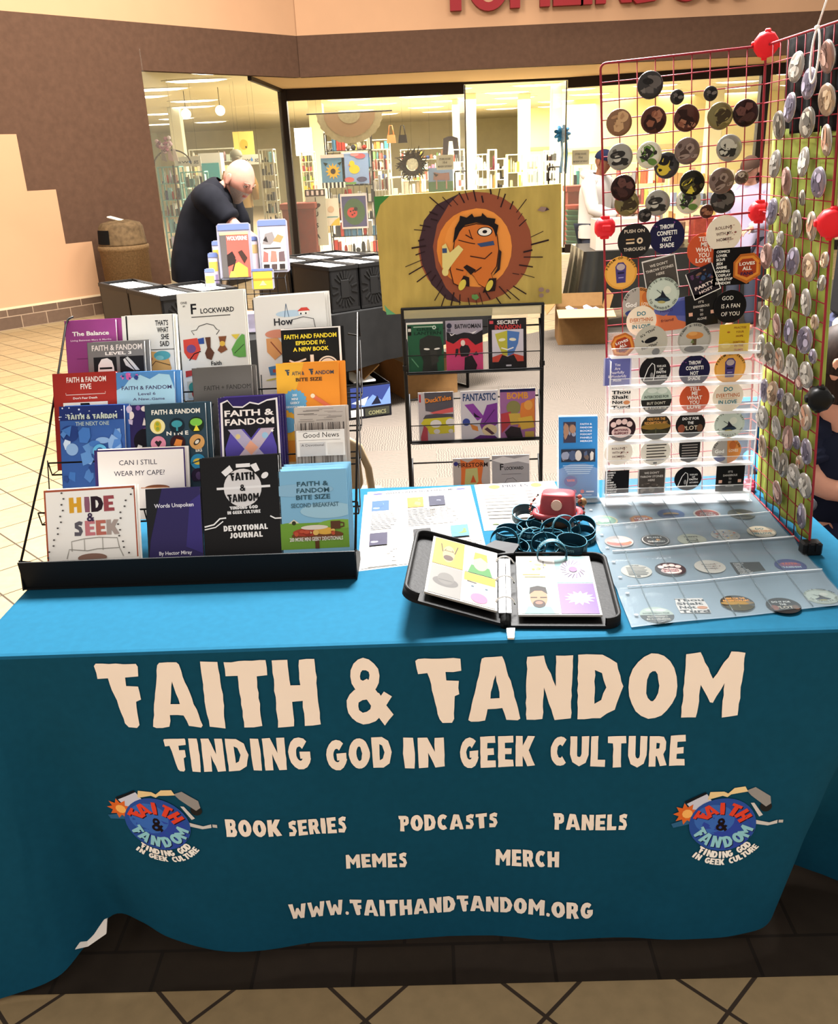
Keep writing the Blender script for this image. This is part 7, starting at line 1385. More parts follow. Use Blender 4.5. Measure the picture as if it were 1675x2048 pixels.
def person(label, base, J, E, root, head, skin, clothes, headargs={}, hair=None, cap=None):
    b0 = Vector(base); o = thing('person', label, 'person', b0); L = lambda v: Vector(v)-b0
    vs, fs = skin_bm({k: (L(p), r) for k, (p, r) in J.items()}, E, root)
    mb = MB(); mb.add(vs, fs, skin, True); W = head_parts(mb, L(head[0]), head[1], head[2], head[3], skin, **headargs); mb.build('body', o)
    for nm, JJ, EE, rt, mat, extra in clothes:
        mb = MB()
        if callable(JJ): JJ(mb, L)
        else: vs, fs = skin_bm({k: (L(p), r) for k, (p, r) in JJ.items()}, EE, rt, 2); mb.add(vs, fs, mat, True)
        if extra: extra(mb, L)
        mb.build(nm, o)
    if hair: mb = MB(); hair(mb, W); mb.build('hair', o)
    if cap: mb = MB(); cap(mb, W); mb.build('cap', o)
    return o
def dome_cap(mb, W, z0, sc, mat, brim=None, back=1.0):
    NU, NV = 28, 10; vs = []
    for j in range(NV+1):
        b_ = (PI/2)*j/NV
        for i in range(NU):
            a = 2*PI*i/NU; x = math.cos(b_)*math.sin(a); y = math.cos(b_)*math.cos(a); z = math.sin(b_); vs.append(W(.080*sc*x, .100*sc*y*(back if y < 0 else 1), z0+(.118-z0)*1.06*z))
    mb.add(vs, [(j*NU+i, j*NU+(i+1) % NU, (j+1)*NU+(i+1) % NU, (j+1)*NU+i) for j in range(NV) for i in range(NU)], mat, True)
    if brim:
        pts = [(-.066, .07), (-.06, .12), (-.03, .16), (0, .168), (.03, .16), (.06, .12), (.066, .07)]
        mb.prism(pts, -.004, .004, mat, lambda x, y, l: W(x*sc, y*sc, z0+.004+l-.12*max(0, y-.07)))
m_skin = M('9a6c5c', .5, noise=.05, scale=40); m_skin2 = M('8a5c44', .5); m_skin3 = M('c08c74', .5, noise=.04, scale=40)
m_tee = M('121216', .85, noise=.2, scale=14, spec=.05)
# the bald man bending over his boxes
Y0 = 4.45
pel = atY(398, 556, Y0); mid = atY(398, 485, Y0); che = atY(422, 412, Y0-.02); nk = atY(449, 374, Y0-.03); hd = atY(477, 363, Y0-.05)
sr = che+Vector((.03, -.17, .045)); sl = che+Vector((.06, .17, .05)); er = atY(470, 455, Y0-.24); wr = atY(508, 478, Y0-.30); el = sl+Vector((.10, .02, -.26)); wl_ = el+Vector((.17, -.10, -.10))
J = {'pel': (pel, .12), 'mid': (mid, .12), 'che': (che, .11), 'nk': (nk, .075), 'hb': (hd-Vector((.01, 0, .03)), .055), 'sr': (sr, .055), 'er': (er, .043), 'wr': (wr, .03), 'sl': (sl, .055), 'el': (el, .043), 'wl': (wl_, .03)}
E = [('pel', 'mid'), ('mid', 'che'), ('che', 'nk'), ('nk', 'hb'), ('che', 'sr'), ('sr', 'er'), ('er', 'wr'), ('che', 'sl'), ('sl', 'el'), ('el', 'wl')]
hand(J, E, wr, 'wr', wr-er, (0, 0, 1), 1, .7); hand(J, E, wl_, 'wl', wl_-el, (0, 0, 1), -1, .7)
for sgn, n in ((-1, 'a'), (1, 'b')):
    hp = pel+Vector((.0, sgn*.10, -.06)); kn = Vector((pel.x+.06, pel.y+sgn*.12, .50)); an = Vector((pel.x-.02, pel.y+sgn*.13, .09)); to = an+Vector((.17, 0, -.05))
    J.update({'h'+n: (hp, .09), 'k'+n: (kn, .06), 'n'+n: (an, .042), 't'+n: (to, .035)}); E += [('pel', 'h'+n), ('h'+n, 'k'+n), ('k'+n, 'n'+n), ('n'+n, 't'+n)]
hem = atY(392, 562, Y0)
MAN = [(hem, 0.214, 0.144), (atY(396, 530, Y0), 0.219, 0.161), (atY(408, 485, Y0), 0.219, 0.177), (atY(418, 440, Y0), 0.214, 0.169), (atY(428, 408, Y0-.01), 0.209, 0.144), (atY(438, 388, Y0-.02), 0.161, 0.112), (atY(447, 376, Y0-.03), 0.091, 0.091), (atY(451, 371, Y0-.03), 0.064, .070)]
def man_tee(mb, L): shirt(mb, L, MAN, (0, 1, 0), [([sr+Vector((-.04, .08, .0)), sr, sr.lerp(er, .4), sr.lerp(er, .80)], [.09, .095, .085, .078]), ([sl+Vector((-.04, -.08, 0)), sl, sl.lerp(el, .75)], [.09, .09, .075])], m_tee)
TR = {'pel': (pel+Vector((0, 0, .05)), (.15, .165))}; TRE = []
for n in 'ab': TR.update({'h'+n: (J['h'+n][0], .115), 'k'+n: (J['k'+n][0], .085), 'n'+n: (J['n'+n][0], .07)}); TRE += [('pel', 'h'+n), ('h'+n, 'k'+n), ('k'+n, 'n'+n)]
person('bald bearded person in a black t-shirt bending over the boxes and wire stand', (pel.x, pel.y, 0), J, E, 'pel', (hd, (.74, -.45, -.42), (.42, -.05, .9), .262), m_skin,
       [('tshirt', man_tee, None, None, m_tee, None), ('trousers', TR, TRE, 'pel', M('6a5844', .85), None)], dict(beard=M('8a7a70', .9, noise=.2, scale=200), brow='8a6a5c'))
# the person in the white hoodie and navy cap
def stander(label, X_, Yp, face, hpx, ztop, tee, skin, cap=None, hair=None, sleeve=True, hood=False, hh=.235, trous='3a3d48', arms=((.18, -.2), (.18, -.1)), headargs={}):
    f = Vector((face[0], face[1], 0)).normalized(); s = Vector((-f.y, f.x, 0)); base = Vector((X_, Yp, 0)); k = ztop/1.75
    P = lambda a, b_, z: base+f*a*k+s*b_*k+Vector((0, 0, z*k))
    J = {'pel': (P(0, 0, .95), .11*k), 'mid': (P(0, 0, 1.15), .10*k), 'che': (P(.02, 0, 1.36), .11*k), 'nk': (P(.05, 0, 1.50), .05*k), 'hb': (P(.07, 0, 1.60), .05*k)}
    E = [('pel', 'mid'), ('mid', 'che'), ('che', 'nk'), ('nk', 'hb')]
    spine = [(P(0, 0, .84), .20*k, .155*k), (P(0, 0, .97), .205*k, .16*k), (P(0, 0, 1.16), .20*k, .155*k), (P(.01, 0, 1.33), .215*k, .15*k), (P(.02, 0, 1.42), .20*k, .125*k), (P(.03, 0, 1.48), .11*k, .09*k), (P(.04, 0, 1.51), .07*k, .07*k)]; slv = []
    TR = {'pel': (P(0, 0, .92), (.15*k, .16*k))}; TRE = []
    for sg, n, (fa, fz) in ((1, 'l', arms[0]), (-1, 'r', arms[1])):
        sh = P(.02, sg*.19, 1.42); eb = P(.06+fa*.3, sg*.25, 1.16); wr_ = P(.06+fa*1.6, sg*.18, 1.16+fz*.3)
        J.update({'s'+n: (sh, .05*k), 'e'+n: (eb, .042*k), 'w'+n: (wr_, .028*k)}); E += [('che', 's'+n), ('s'+n, 'e'+n), ('e'+n, 'w'+n)]; hand(J, E, wr_, 'w'+n, wr_-eb, (0, 0, 1), sg, .6, k)
        slv.append(([P(.02, sg*.12, 1.42), sh, eb, eb.lerp(wr_, .9 if sleeve else .1)], [.085*k, .085*k, .072*k, .055*k]))
        hp = P(0, sg*.09, .88); kn = P(.03, sg*.1, .5); an = P(0, sg*.11, .09); to = P(.16, sg*.12, .04)
        J.update({'h'+n: (hp, .085*k), 'k'+n: (kn, .055*k), 'a'+n: (an, .04*k), 't'+n: (to, .035*k)}); E += [('pel', 'h'+n), ('h'+n, 'k'+n), ('k'+n, 'a'+n), ('a'+n, 't'+n)]
        TR.update({'h'+n: (hp, .11*k), 'k'+n: (kn, .08*k), 'a'+n: (an, .065*k)}); TRE += [('pel', 'h'+n), ('h'+n, 'k'+n), ('k'+n, 'a'+n)]
    def hoodx(mb, L):
        if not hood: return
        c = L(P(-.06, 0, 1.47)); ring_ = []
        for i in range(20): a = 2*PI*i/20; ring_.append(c+f*(.10*math.cos(a)+.03)*k+s*.12*math.sin(a)*k+Vector((0, 0, (.02-.03*math.cos(a))*k)))
        mb.tube(ring_, .045*k, tee, 8, closed=True)
    return person(label, base, J, E, 'pel', (P(.09, 0, 1.64), (f.x, f.y, -.25), (0, 0, 1), hh*k), skin, [('hoodie' if hood else 'shirt', lambda mb, L: shirt(mb, L, spine, s, slv, tee), None, None, tee, hoodx), ('trousers', TR, TRE, 'pel', M(trous, .85), None)], headargs, hair, cap)
m_navy = M('171c33', .8)
def navycap(mb, W): dome_cap(mb, W, .025, 1.06, m_navy, True); mb.prism(ell(0, 0, .016, .02, 14), 0, .002, M('d8ccb4', .7), lambda x, y, l: W(.03+x, .098+l-.4*abs(x), .062+y))
hp_ = atY(1212, 306, 8.1)
stander('person in a white hoodie and navy cap standing behind the red grid', atY(1209, 420, 8.1).x-.10, 8.1, (.75, -.66), None, hp_.z+.02, M('cfc8c0', .9), m_skin2, navycap, None, True, True, hh=.25, arms=((.22, -.2), (.22, -.3)))
p3 = atY(1497, 330, 6.6)
stander('person in a pale lavender shirt and brown cap seen through the right of the grid', p3.x+.05, 6.6, (-.7, -.7), None, p3.z+.06, M('a49cb0', .9), m_skin3, lambda mb, W: dome_cap(mb, W, .02, 1.06, M('4a362c', .8), True), None, True, False, hh=.25)
# the seated person at the right edge, in a blue folding chair
SX_, SY_ = 1.33, 1.30
hd = atY(1692, 728, SY_-.06); nk = hd+Vector((-.02, .02, -.13)); che = Vector((SX_-.0, SY_+.02, hd.z-.32)); mid = Vector((SX_, SY_+.06, hd.z-.48)); pel = Vector((SX_, SY_+.08, hd.z-.62))
J = {'pel': (pel, .12), 'mid': (mid, .11), 'che': (che, .11), 'nk': (nk, .05), 'hb': (hd-Vector((0, 0, .04)), .05)}; E = [('pel', 'mid'), ('mid', 'che'), ('che', 'nk'), ('nk', 'hb')]
sl = che+Vector((-.17, -.02, .08)); sr = che+Vector((.18, .0, .08)); el = atY(1632, 978, SY_-.10); wl_ = el+Vector((.25, -.10, .0)); er = sr+Vector((.06, -.1, -.26)); wr = er+Vector((-.12, -.22, .02))
J.update({'sl': (sl, .05), 'el': (el, .042), 'wl': (wl_, .03), 'sr': (sr, .05), 'er': (er, .042), 'wr': (wr, .03)}); E += [('che', 'sl'), ('sl', 'el'), ('el', 'wl'), ('che', 'sr'), ('sr', 'er'), ('er', 'wr')]
hand(J, E, wl_, 'wl', wl_-el, (0, 0, 1), 1, .6); hand(J, E, wr, 'wr', wr-er, (0, 0, 1), -1, .6)
SEAT = [(pel-Vector((0, 0, .04)), .185, .15), (pel+Vector((0, 0, .08)), .19, .16), (mid, .19, .155), (che, .20, .145), (che+Vector((0, 0, .10)), .19, .12), (che+Vector((.005, -.01, .16)), .10, .085), (nk-Vector((0, 0, .02)), .07, .07)]
def seat_tee(mb, L): shirt(mb, L, SEAT, (1, 0, 0), [([sl+Vector((.07, 0, 0)), sl, sl.lerp(el, .35), sl.lerp(el, .62)], [.085, .088, .078, .075]), ([sr-Vector((.07, 0, 0)), sr, sr.lerp(er, .6)], [.085, .088, .075])], M('131726', .85, noise=.25, scale=9))
TR = {'pel': (pel-Vector((0, 0, .03)), (.15, .14))}; TRE = []
for sg, n in ((-1, 'a'), (1, 'b')):
    kn = pel+Vector((sg*.12, -.42, .02)); an = Vector((kn.x, kn.y-.02, .08)); to = an+Vector((0, -.16, -.045))
    J.update({'k'+n: (kn, .06), 'n'+n: (an, .042), 't'+n: (to, .035)}); E += [('pel', 'k'+n), ('k'+n, 'n'+n), ('n'+n, 't'+n)]; TR.update({'k'+n: (kn, .085), 'n'+n: (an, .065)}); TRE += [('pel', 'k'+n), ('k'+n, 'n'+n)]
def hair4(mb, W):
    dome_cap(mb, W, -.02, 1.07, M('241812', .6, noise=.4, scale=120, aniso=(1, 1, .1)), None, 1.12)
    NU = 20; vs = []
    for j in range(6):
        for i in range(NU): a = PI*.42+2*PI*.58*i/(NU-1); r = 1-.05*j; vs.append(W(.082*math.sin(a)*r, .106*math.cos(a)*r, -.01-.02*j))
    mb.add(vs, [(j*NU+i, j*NU+i+1, (j+1)*NU+i+1, (j+1)*NU+i) for j in range(5) for i in range(NU-1)], M('241812', .6, noise=.4, scale=120, aniso=(1, 1, .1)), True)
def teeart(mb, L):
    q = L(che+Vector((.02, -.152, -.02))); art(mb, [('c', .5, .6, .5, 'd8c04a'), ('p', [(.0, .0), (.1, .5), (.9, .5), (1, 0)], 'c04a3a'), ('c', .5, .62, .3, 'e6ddd0')], .12, .16, lambda x, y, l: q+Vector((x-.02, -l-.004, y-.1)), lift=.0)
person('dark haired person in a navy t-shirt seated at the right end behind the table', (SX_, SY_, 0), J, E, 'pel', (hd, (.80, -.58, -.12), (0, 0, 1), .24), m_skin3, [('tshirt', seat_tee, None, None, None, teeart), ('trousers', TR, TRE, 'pel', M('1d2238', .85), None)], {}, hair4)
cc = thing('camp_chair', 'blue folding camp chair with padded arm rests behind the right end of the table', 'chair', (SX_, SY_, 0)); m_cb = M('1c5f8c', .8); m_cg = M('5a5c60', .4, .5); sz = pel.z-.14
ar0 = atY(1585, 1000, 1.12)
for sg in (-1, 1):
    x = (ar0.x-SX_) if sg < 0 else .36; zz = ar0.z
    mb = MB(); mb.tube([(x, .22, zz+.01), (x+.01, .0, zz+.005), (x+.03, -.22, zz)], .024, m_cb, 10); ar_ = mb.build('arm_rest', cc); mb = MB(); mb.lathe([(.014, -.002), (.022, 0), (.022, .006), (.014, .008)], (x+.032, -.224, zz), m_cg, 12, axis=(0, -1, 0)); mb.build('end_cap', ar_)
    for y in (-.2, .2): mb = MB(); mb.tube([(x+.02, y, zz-.02), (x+.02, y, .012)], .013, m_cg, 8); mb.build('leg', cc)
mb = MB(); mb.rbox((0, .02, sz), (.56, .46, .03), m_cb, .012); mb.build('seat', cc)
mb = MB(); mb.rbox((0, .26, sz+.3), (.56, .03, .55), m_cb, .012, Matrix.Rotation(-.12, 3, 'X')); mb.build('backrest', cc)

# ------------------------------------------------------------------ dealer table behind the grid
tz = atY(1182, 503, 6.95).z; tx = atY(1168, 520, 6.95).x
o = thing('covered_table', 'table under a shiny black plastic sheet, behind the red grid', 'table', (tx, 6.95, 0)); mb = MB(); NN = 48; lu, lw_ = 2.2, .8
mb.box((lu/2, lw_/2, tz-.02), (lu-.03, lw_-.03, .03), M('5a4630', .6)); mb.build('tabletop', o)
per = [(0, lw_), (0, 0), (lu, 0), (lu, lw_)]; pts = []
for k in range(3):
    for i in range(16): f = i/16; pts.append((per[k][0]*(1-f)+per[k+1][0]*f, per[k][1]*(1-f)+per[k+1][1]*f))
pts.append(per[3]); n = len(pts); vs = []
for j in range(9):
    f = j/8
    for i, (x, y) in enumerate(pts):
        w = f*(.05+.035*math.sin(i*1.3)+.02*math.sin(i*2.9)); nx = -1 if x < .01 else 0; ny = -1 if y < .01 else 0; vs.append((x+nx*w, y+ny*w, tz-f*(tz-.22)))
m_bagp = M('15140f', .28, noise=.3, scale=10, bump=.6, spec=.5)
mb = MB(); mb.add(vs, [(j*n+i, j*n+i+1, (j+1)*n+i+1, (j+1)*n+i) for j in range(8) for i in range(n-1)], m_bagp, True); mb.add([(0, 0, tz), (lu, 0, tz), (lu, lw_, tz), (0, lw_, tz)], [(0, 1, 2, 3)], m_bagp); mb.build('plastic_sheet', o)
for x in (.1, lu-.1):
    mb = MB(); mb.tube([(x, .15, tz-.03), (x, .15, .012), (x, lw_-.15, .012), (x, lw_-.15, tz-.03)], .015, m_rk, 7); mb.build('leg', o)
w0 = atY(1191, 440, 7.05); w1 = atY(1191, 500, 7.05)
def bx(name, label, cat, c, d, colr, group=None, rz=0.0, bev=.004, noise=0.0):
    mb = MB(); mb.rbox((0, 0, d[2]/2), d, M(colr, .6, noise=noise), bev, Matrix.Rotation(rz, 3, 'Z')); return tag(mb.build(name, loc=c), label, cat, group)
def openbox(name, label, cat, c, d, colr):
    o = thing(name, label, cat, c); w, dp, h = d; mb = MB(); t = .006; m = M(colr, .7)
    for cc, dd in (((0, 0, t/2), (w, dp, t)), ((0, -dp/2, h/2), (w, t, h)), ((0, dp/2, h/2), (w, t, h)), ((-w/2, 0, h/2), (t, dp, h)), ((w/2, 0, h/2), (t, dp, h))): mb.box(cc, dd, m)
    mb.build('body', o); mb = MB(); mb.box((0, 0, h*.8), (w-.03, dp-.03, .02), M('8fa4c4', .6, noise=.5, scale=20)); mb.build('contents', o)['kind'] = 'stuff'; return o
openbox('storage_box', 'white open box on the black sheeted table at the left edge of the grid', 'box', (w0.x+.28, 7.15, tz+.002), (.56, .3, max(.2, w0.z-tz)), 'c9bcae')
q_ = random.Random(17)
DL = [('box', 'pink toy box with white print on the dealer table', 1275, 350, 'b0808c', (.34, .2, .2)), ('bin', 'brown bin behind the pink box on the dealer table', 1352, 390, '7a5a44', (.24, .2, .2)), ('box', 'cream box of small goods in the middle of the dealer table', 1300, 455, 'd8c8a8', (.3, .2, .14)), ('box', 'dark grey case on the dealer table behind the list sticker', 1425, 470, '2c2c30', (.3, .2, .16)),
      ('bin', 'orange red bin in the middle of the dealer table', 1400, 420, '8c3c2c', (.2, .2, .24)), ('box', 'pale blue box at the right of the dealer table', 1475, 440, '8c9cc0', (.2, .2, .18))]
for nm, lb, px_, py_, cl, d in DL:
    p = atY(px_, py_, 7.3); bx('goods_'+nm, lb, 'box', (p.x, 7.3+q_.uniform(-.1, .15), tz+.002), d, cl, 'boxes on the dealer table', q_.uniform(-.2, .2), .01, .15)
# neighbour's booth at the far right: navy cloth with pale moons, tall dark case
m = bpy.data.materials.new('navy_moon_cloth'); m.use_nodes = True; nt = m.node_tree; b = nt.nodes['Principled BSDF']; b.inputs['Roughness'].default_value = .9
tc = nt.nodes.new('ShaderNodeTexCoord'); v1 = nt.nodes.new('ShaderNodeTexVoronoi'); v1.inputs['Scale'].default_value = 7; v1.inputs['Randomness'].default_value = .5
r1 = nt.nodes.new('ShaderNodeValToRGB'); r1.color_ramp.interpolation = 'CONSTANT'; r1.color_ramp.elements[0].color = (*lin('101432'), 1); r1.color_ramp.elements[1].color = (*lin('101432'), 1); r1.color_ramp.elements[1].position = .36
e = r1.color_ramp.elements.new(.18); e.color = (*lin('d8cfa4'), 1)
nt.links.new(tc.outputs['Object'], v1.inputs[0]); nt.links.new(v1.outputs['Distance'], r1.inputs[0]); nt.links.new(r1.outputs[0], b.inputs['Base Color'])
nb = thing('covered_table', 'neighbouring table under a navy cloth with pale moons', 'table', (1.95, 2.75, 0)); mb = MB()
for cc, dd in (((.8, 0, .40), (1.6, .6, .78)),): mb.rbox(cc, dd, m, .03)
mb.build('moon_cloth', nb)
p = atY(1664, 500, 2.7)
bx('display_case', 'tall black display case standing on the navy moon cloth', 'case', (2.3, 2.85, .792), (.7, .3, .75), '141416', None, 0, .02)
bx('storage_bin', 'pale grey plastic bin standing in front of the black case on the moon cloth', 'bin', (2.15, 2.62, .792), (.26, .1, .3), '8f8c88', None, 0, .02)
bx('plastic_bag', 'crumpled clear and white plastic bag beside the blue chair', 'bag', (1.38, .72, .42), (.2, .2, .28), 'a8a0ac', None, .3, .06, .3)
bx('storage_tub', 'grey plastic tub on the floor under the plastic bag beside the table', 'tub', (1.38, .72, .008), (.34, .34, .41), '5c5a60', None, .1, .03)

# ------------------------------------------------------------------ litter bin by the wall
tp = atP(245, 480, LA+LN*.45, LN); tb = thing('litter_bin', 'round speckled tan litter bin with a domed top standing against the brown wall', 'litter bin', (tp.x, tp.y, 0))
m_sp = M('6a5338', .8, noise=.25, scale=60); m_sp2 = M('5c4a34', .8, noise=.35, scale=18)
TR_ = .272; ztop = 1.06
mb = MB(); mb.lathe([(TR_*.92, 0), (TR_, .74), (TR_*1.04, .75), (TR_*1.05, .79), (TR_, .80)], (0, 0, 0), m_sp, 32); mb.build('body', tb)
mb = MB(); mb.lathe([(TR_*.98, .80), (TR_*.97, .82), (TR_*.9, 1.0), (TR_*.8, 1.04), (TR_*.4, 1.07), (.02, 1.075)], (0, 0, 0), m_sp2, 32); mb.build('dome_lid', tb)
mb = MB()
dd = (CAM-Vector((tp.x, tp.y, 1))).normalized(); a0 = math.atan2(dd.y, dd.x)-1.0
vs = []
for j in range(2):
    for i in range(9): a = a0+(i-4)*.11; r = TR_*(.985-.05*j); vs.append((r*math.cos(a)*1.01, r*math.sin(a)*1.01, .825+.15*j))
mb.add(vs, [(i, i+1, 10+i, 9+i) for i in range(8)], M('0c0b0a', .9), True); mb.build('flap_opening', tb)
mb = MB(); mb.rbox((0, 0, 1.07), (.2, .12, .02), M('d8d0c0', .7), .008, Matrix.Rotation(.3, 3, 'Y')); tag(mb.build('paper_scrap', loc=(tp.x-.02, tp.y-.02, .012)), 'crumpled pale paper lying on top of the litter bin', 'paper')

# ------------------------------------------------------------------ the shop's goods behind the glass
def G(px_, py_, Y): return atY(px_, py_, Y)
GC = ['c8443c', '3f7c86', 'd8b040', '2c3c6c', 'e0d8c8', '5c8a4c', 'a8607c', '24242a', 'e08a48', '8cc0c0', '6a4a38', 'd8c8d8']
def display_rack(label, x0, x1, y0, y1, Y, frame, seed, rows=5, cols=GC, wire=False, dens=7, name='display_rack'):
    """shelving between two pixel corners, standing on the shop floor at depth Y"""
    p = G(x0, y0, Y); q = G(x1, y0, Y); zt = p.z; zb = max(.05, G((x0+x1)/2, y1, Y).z); w = q.x-p.x; o = thing(name, label, 'display rack', ((p.x+q.x)/2, Y, 0), group='display racks in the shop'); m = M(frame, .6); d = .30
    mb = MB()
    for sx in (-1, 1):
        for sy in (-1, 1): mb.box((sx*(w/2-.01), sy*d/2, zt/2), (.02, .02, zt), m)
    mb.box((0, 0, zt), (w, d, .02), m); mb.build('frame', o)
    r_ = random.Random(seed); gb_ = MB(); mb = MB()
    for k in range(rows):
        z = zb+(zt-zb)*k/rows; h = (zt-zb)/rows; mb.box((0, 0, z), (w-.02, d-.02, .012), m)
        x = -w/2+.03
        while x < w/2-.04:
            ww = r_.uniform(.04, max(.05, w/dens)); hh = h*r_.uniform(.4, .85); cx_ = min(x+ww/2, w/2-.03); yy = r_.uniform(-.08, -.02); cm = M(r_.choice(cols), .6); kd = r_.random()
            if kd < .45: gb_.box((cx_, yy, z+.006+hh/2), (ww*.85, .16, hh), cm)
            elif kd < .75: rr = min(ww*.42, .08); gb_.lathe([(rr*.8, 0), (rr, hh*.3), (rr*.9, hh*.7), (rr*.5, hh)], (cx_, yy, z+.006), cm, 8)
            else: rr = min(ww*.5, .09); gb_.lathe([(rr*.5, 0), (rr, rr*.7), (rr*.9, rr*1.3), (rr*.3, rr*1.8)], (cx_, yy, z+.006), cm, 8)
            x += ww
        if wire:
            for i in range(dens): xx = -w/2+w*(i+.5)/dens; mb.box((xx, -d/2, z+h/2), (.006, .006, h), m)
    mb.build('shelf', o); g_ = gb_.build('goods', o); g_['kind'] = 'stuff'; return o
WH = ['e8e4d4', 'd8d4c0', 'f0ece0', 'b8c4b8', 'c8b8a0', 'e8dca0']
TEAL = '7fb4ac'
display_rack('teal wire rack of small goods at the far left of the shop window', 318, 362, 335, 560, 14.6, TEAL, 1, 6, wire=True)
display_rack('teal wire rack of cups under the first drop sign', 364, 412, 345, 560, 15.2, TEAL, 2, 6, WH+['5c8a8c', '3c3c44'], wire=True)
display_rack('pale shelf of mixed gifts behind the man and teal rack', 412, 462, 370, 560, 17.0, 'd8d4c4', 3, 5, WH+GC)
display_rack('dark rack of hanging trinkets left of the corner post', 518, 548, 300, 500, 15.2, 'b8b49c', 4, 8, ['24242a', '3c3c40', 'd8d0c0', '5c544c', '8cc0c0'], True, 5)
display_rack('tall pale rack of bags right of the corner post', 600, 628, 305, 400, 16.5, 'd8d0a8', 5, 5, ['6a8a3c', 'c8a83c', '3c3c30', '8c3c3c', 'd8d0b8'], True, 4)
display_rack('black wire rack carrying the garden flags', 648, 742, 268, 520, 15.3, '28262a', 6, 7, ['d8d0c0', '3c3c40', 'c8443c', '4a7c9c', '8a8478'], True, 8)
display_rack('white spinner of scarves beside the flags', 738, 776, 300, 420, 15.4, 'd8d4c8', 7, 3, ['a83c34', 'd0c8bc', '5c3c3c', '8c8c94', 'c87c6c'], True, 6)
display_rack('low white shelf of ceramics behind the yellow board', 782, 850, 355, 470, 16.0, 'e8e0c8', 8, 3, WH)
display_rack('orange wooden shelf beside the cow picture', 838, 862, 340, 470, 15.9, 'c08a3c', 9, 3, ['f0ece0', '3c2c20', 'd8d0b8'])
display_rack('cream shelf of gifts left of the door handle', 902, 928, 300, 420, 17.5, 'e8e0c0', 10, 5, WH+['c8443c', '3c3c40'])
display_rack('white grid tower of cards right of the first door', 942, 976, 310, 460, 16.5, 'f0ecd8', 11, 5, WH, True, 4)
display_rack('black and white tower of sunglasses', 990, 1010, 318, 460, 17.0, 'e8e4d4', 12, 7, ['1c1a1a', '2c2a2c', 'e8e0d0', '3c2c28'], False, 5)
display_rack('shelf of dark plush toys beside the sunglasses tower', 975, 992, 300, 460, 16.8, 'd8d0b8', 13, 4, ['241c1a', 'a87c4c', '5c2c34', 'e0d8c8'], False, 3)
display_rack('yellow shelf of toys under the bright wall', 1012, 1046, 310, 450, 18.0, 'f0e8b0', 14, 4, ['e8c840', 'f0ece0', 'd8d0b0', 'c8b070', '8c8c80'])
display_rack('white wire grid stand of cards in the doorway', 1048, 1078, 312, 470, 16.0, 'ece8dc', 15, 6, WH, True, 4)
display_rack('tall sunglasses tower with rows of dark lenses', 1088, 1112, 302, 460, 16.0, 'e8e0c8', 16, 8, ['1c1a1a', '2c2624', '3c302c', '241f1f'], False, 6)
display_rack('counter of goods right of the open door', 1142, 1186, 330, 460, 16.5, 'c8b894', 17, 3, WH+['3c7c74', '24242a', '4a6c5c'])
display_rack('long pale shelf of gifts under the yellow display wall', 1190, 1330, 330, 450, 17.5, 'e8dca8', 18, 3, ['e8c860', 'd8603c', 'f0e8d0', '8c8c94', 'c89c5c', 'a04c44'], False, 14)
display_rack('long cream shelf of gifts at the right of the shop', 1335, 1490, 330, 450, 17.0, 'e8dca8', 19, 3, ['e8c860', 'f0e8d0', '8c9cc0', 'd8a890', 'c89c5c', '5c5c60'], False, 14)
display_rack('far shelf of goods along the back wall, left side', 640, 780, 285, 360, 24.0, 'd8d4bc', 20, 4, WH+GC, False, 16)
display_rack('far shelf of goods along the back wall behind the wreath', 800, 905, 300, 360, 25.0, 'd8d4bc', 21, 3, WH+GC, False, 14)
display_rack('tall shelf deep in the shop behind the teal cabinet', 380, 470, 300, 400, 20.0, 'd0d4c8', 22, 4, WH+['6c8cac', 'd0a8b0'], False, 12)
def flat(name, label, cat, x0, y0, x1, y1, Y, base, cmds, group=None, thick=.012, hang=False):
    p = G(x0, y1, Y); q = G(x1, y0, Y); W = q.x-p.x; H = q.z-p.z; mb = MB(); f_ = lambda x, y, l: Vector((x, -l, y))
    mb.prism([(0, 0), (W, 0), (W, H), (0, H)], -thick, 0, M(base, .7), f_); art(mb, cmds, W, H, f_, lift=.002, step=.0015); o = mb.build(name, loc=(p.x, Y, p.z))
    if hang:
        mb = MB()
        for fx in (.1, .9): mb.tube([(W*fx, .006, H-.01), (W*fx, .006, SZ-p.z)], .0014, m_rk, 4)
        mb.build('hanging_wire', o)
    return tag(o, label, cat, group)
sun = [('s', .5, .5, .34, .2, 12, 'd8a830'), ('c', .5, .5, .11, '3a2418'), ('p', [(.1, .78), (.3, .74), (.2, .66)], '1c2c1c'), ('p', [(.9, .78), (.7, .74), (.8, .66)], '1c2c1c'), ('r', 0, 0, 1, .17, '1c1a1a')]+[('r', .06+i*.17, 0, .14+i*.17, .17, 'e8e4d8') for i in range(6)]+[('r', 0, .9, 1, 1, 'd0b8b0')]
flat('garden_flag', 'blue garden flag with a yellow sunflower and striped foot', 'flag', 645, 308, 687, 377, 15.13, '5f8cac', sun, 'garden flags')
flat('garden_flag', 'pale blue garden flag with a yellow chick and pink flowers', 'flag', 686, 302, 735, 369, 15.13, '8aa4d0', [('e', .46, .46, .2, .14, 'e8c030'), ('c', .38, .64, .1, 'e8c030'), ('p', [(.3, .62), (.22, .6), (.3, .56)], 'd8803c'), ('e', .7, .86, .2, .08, 'c8606c'), ('e', .5, .92, .16, .06, 'd88c94'), ('e', .25, .14, .18, .08, 'c86060'), ('e', .72, .14, .2, .08, '4a4a6c'), ('r', .05, 0, .5, .06, '6a9a4c'), ('r', 0, .95, 1, 1, 'e8e0d8')], 'garden flags')
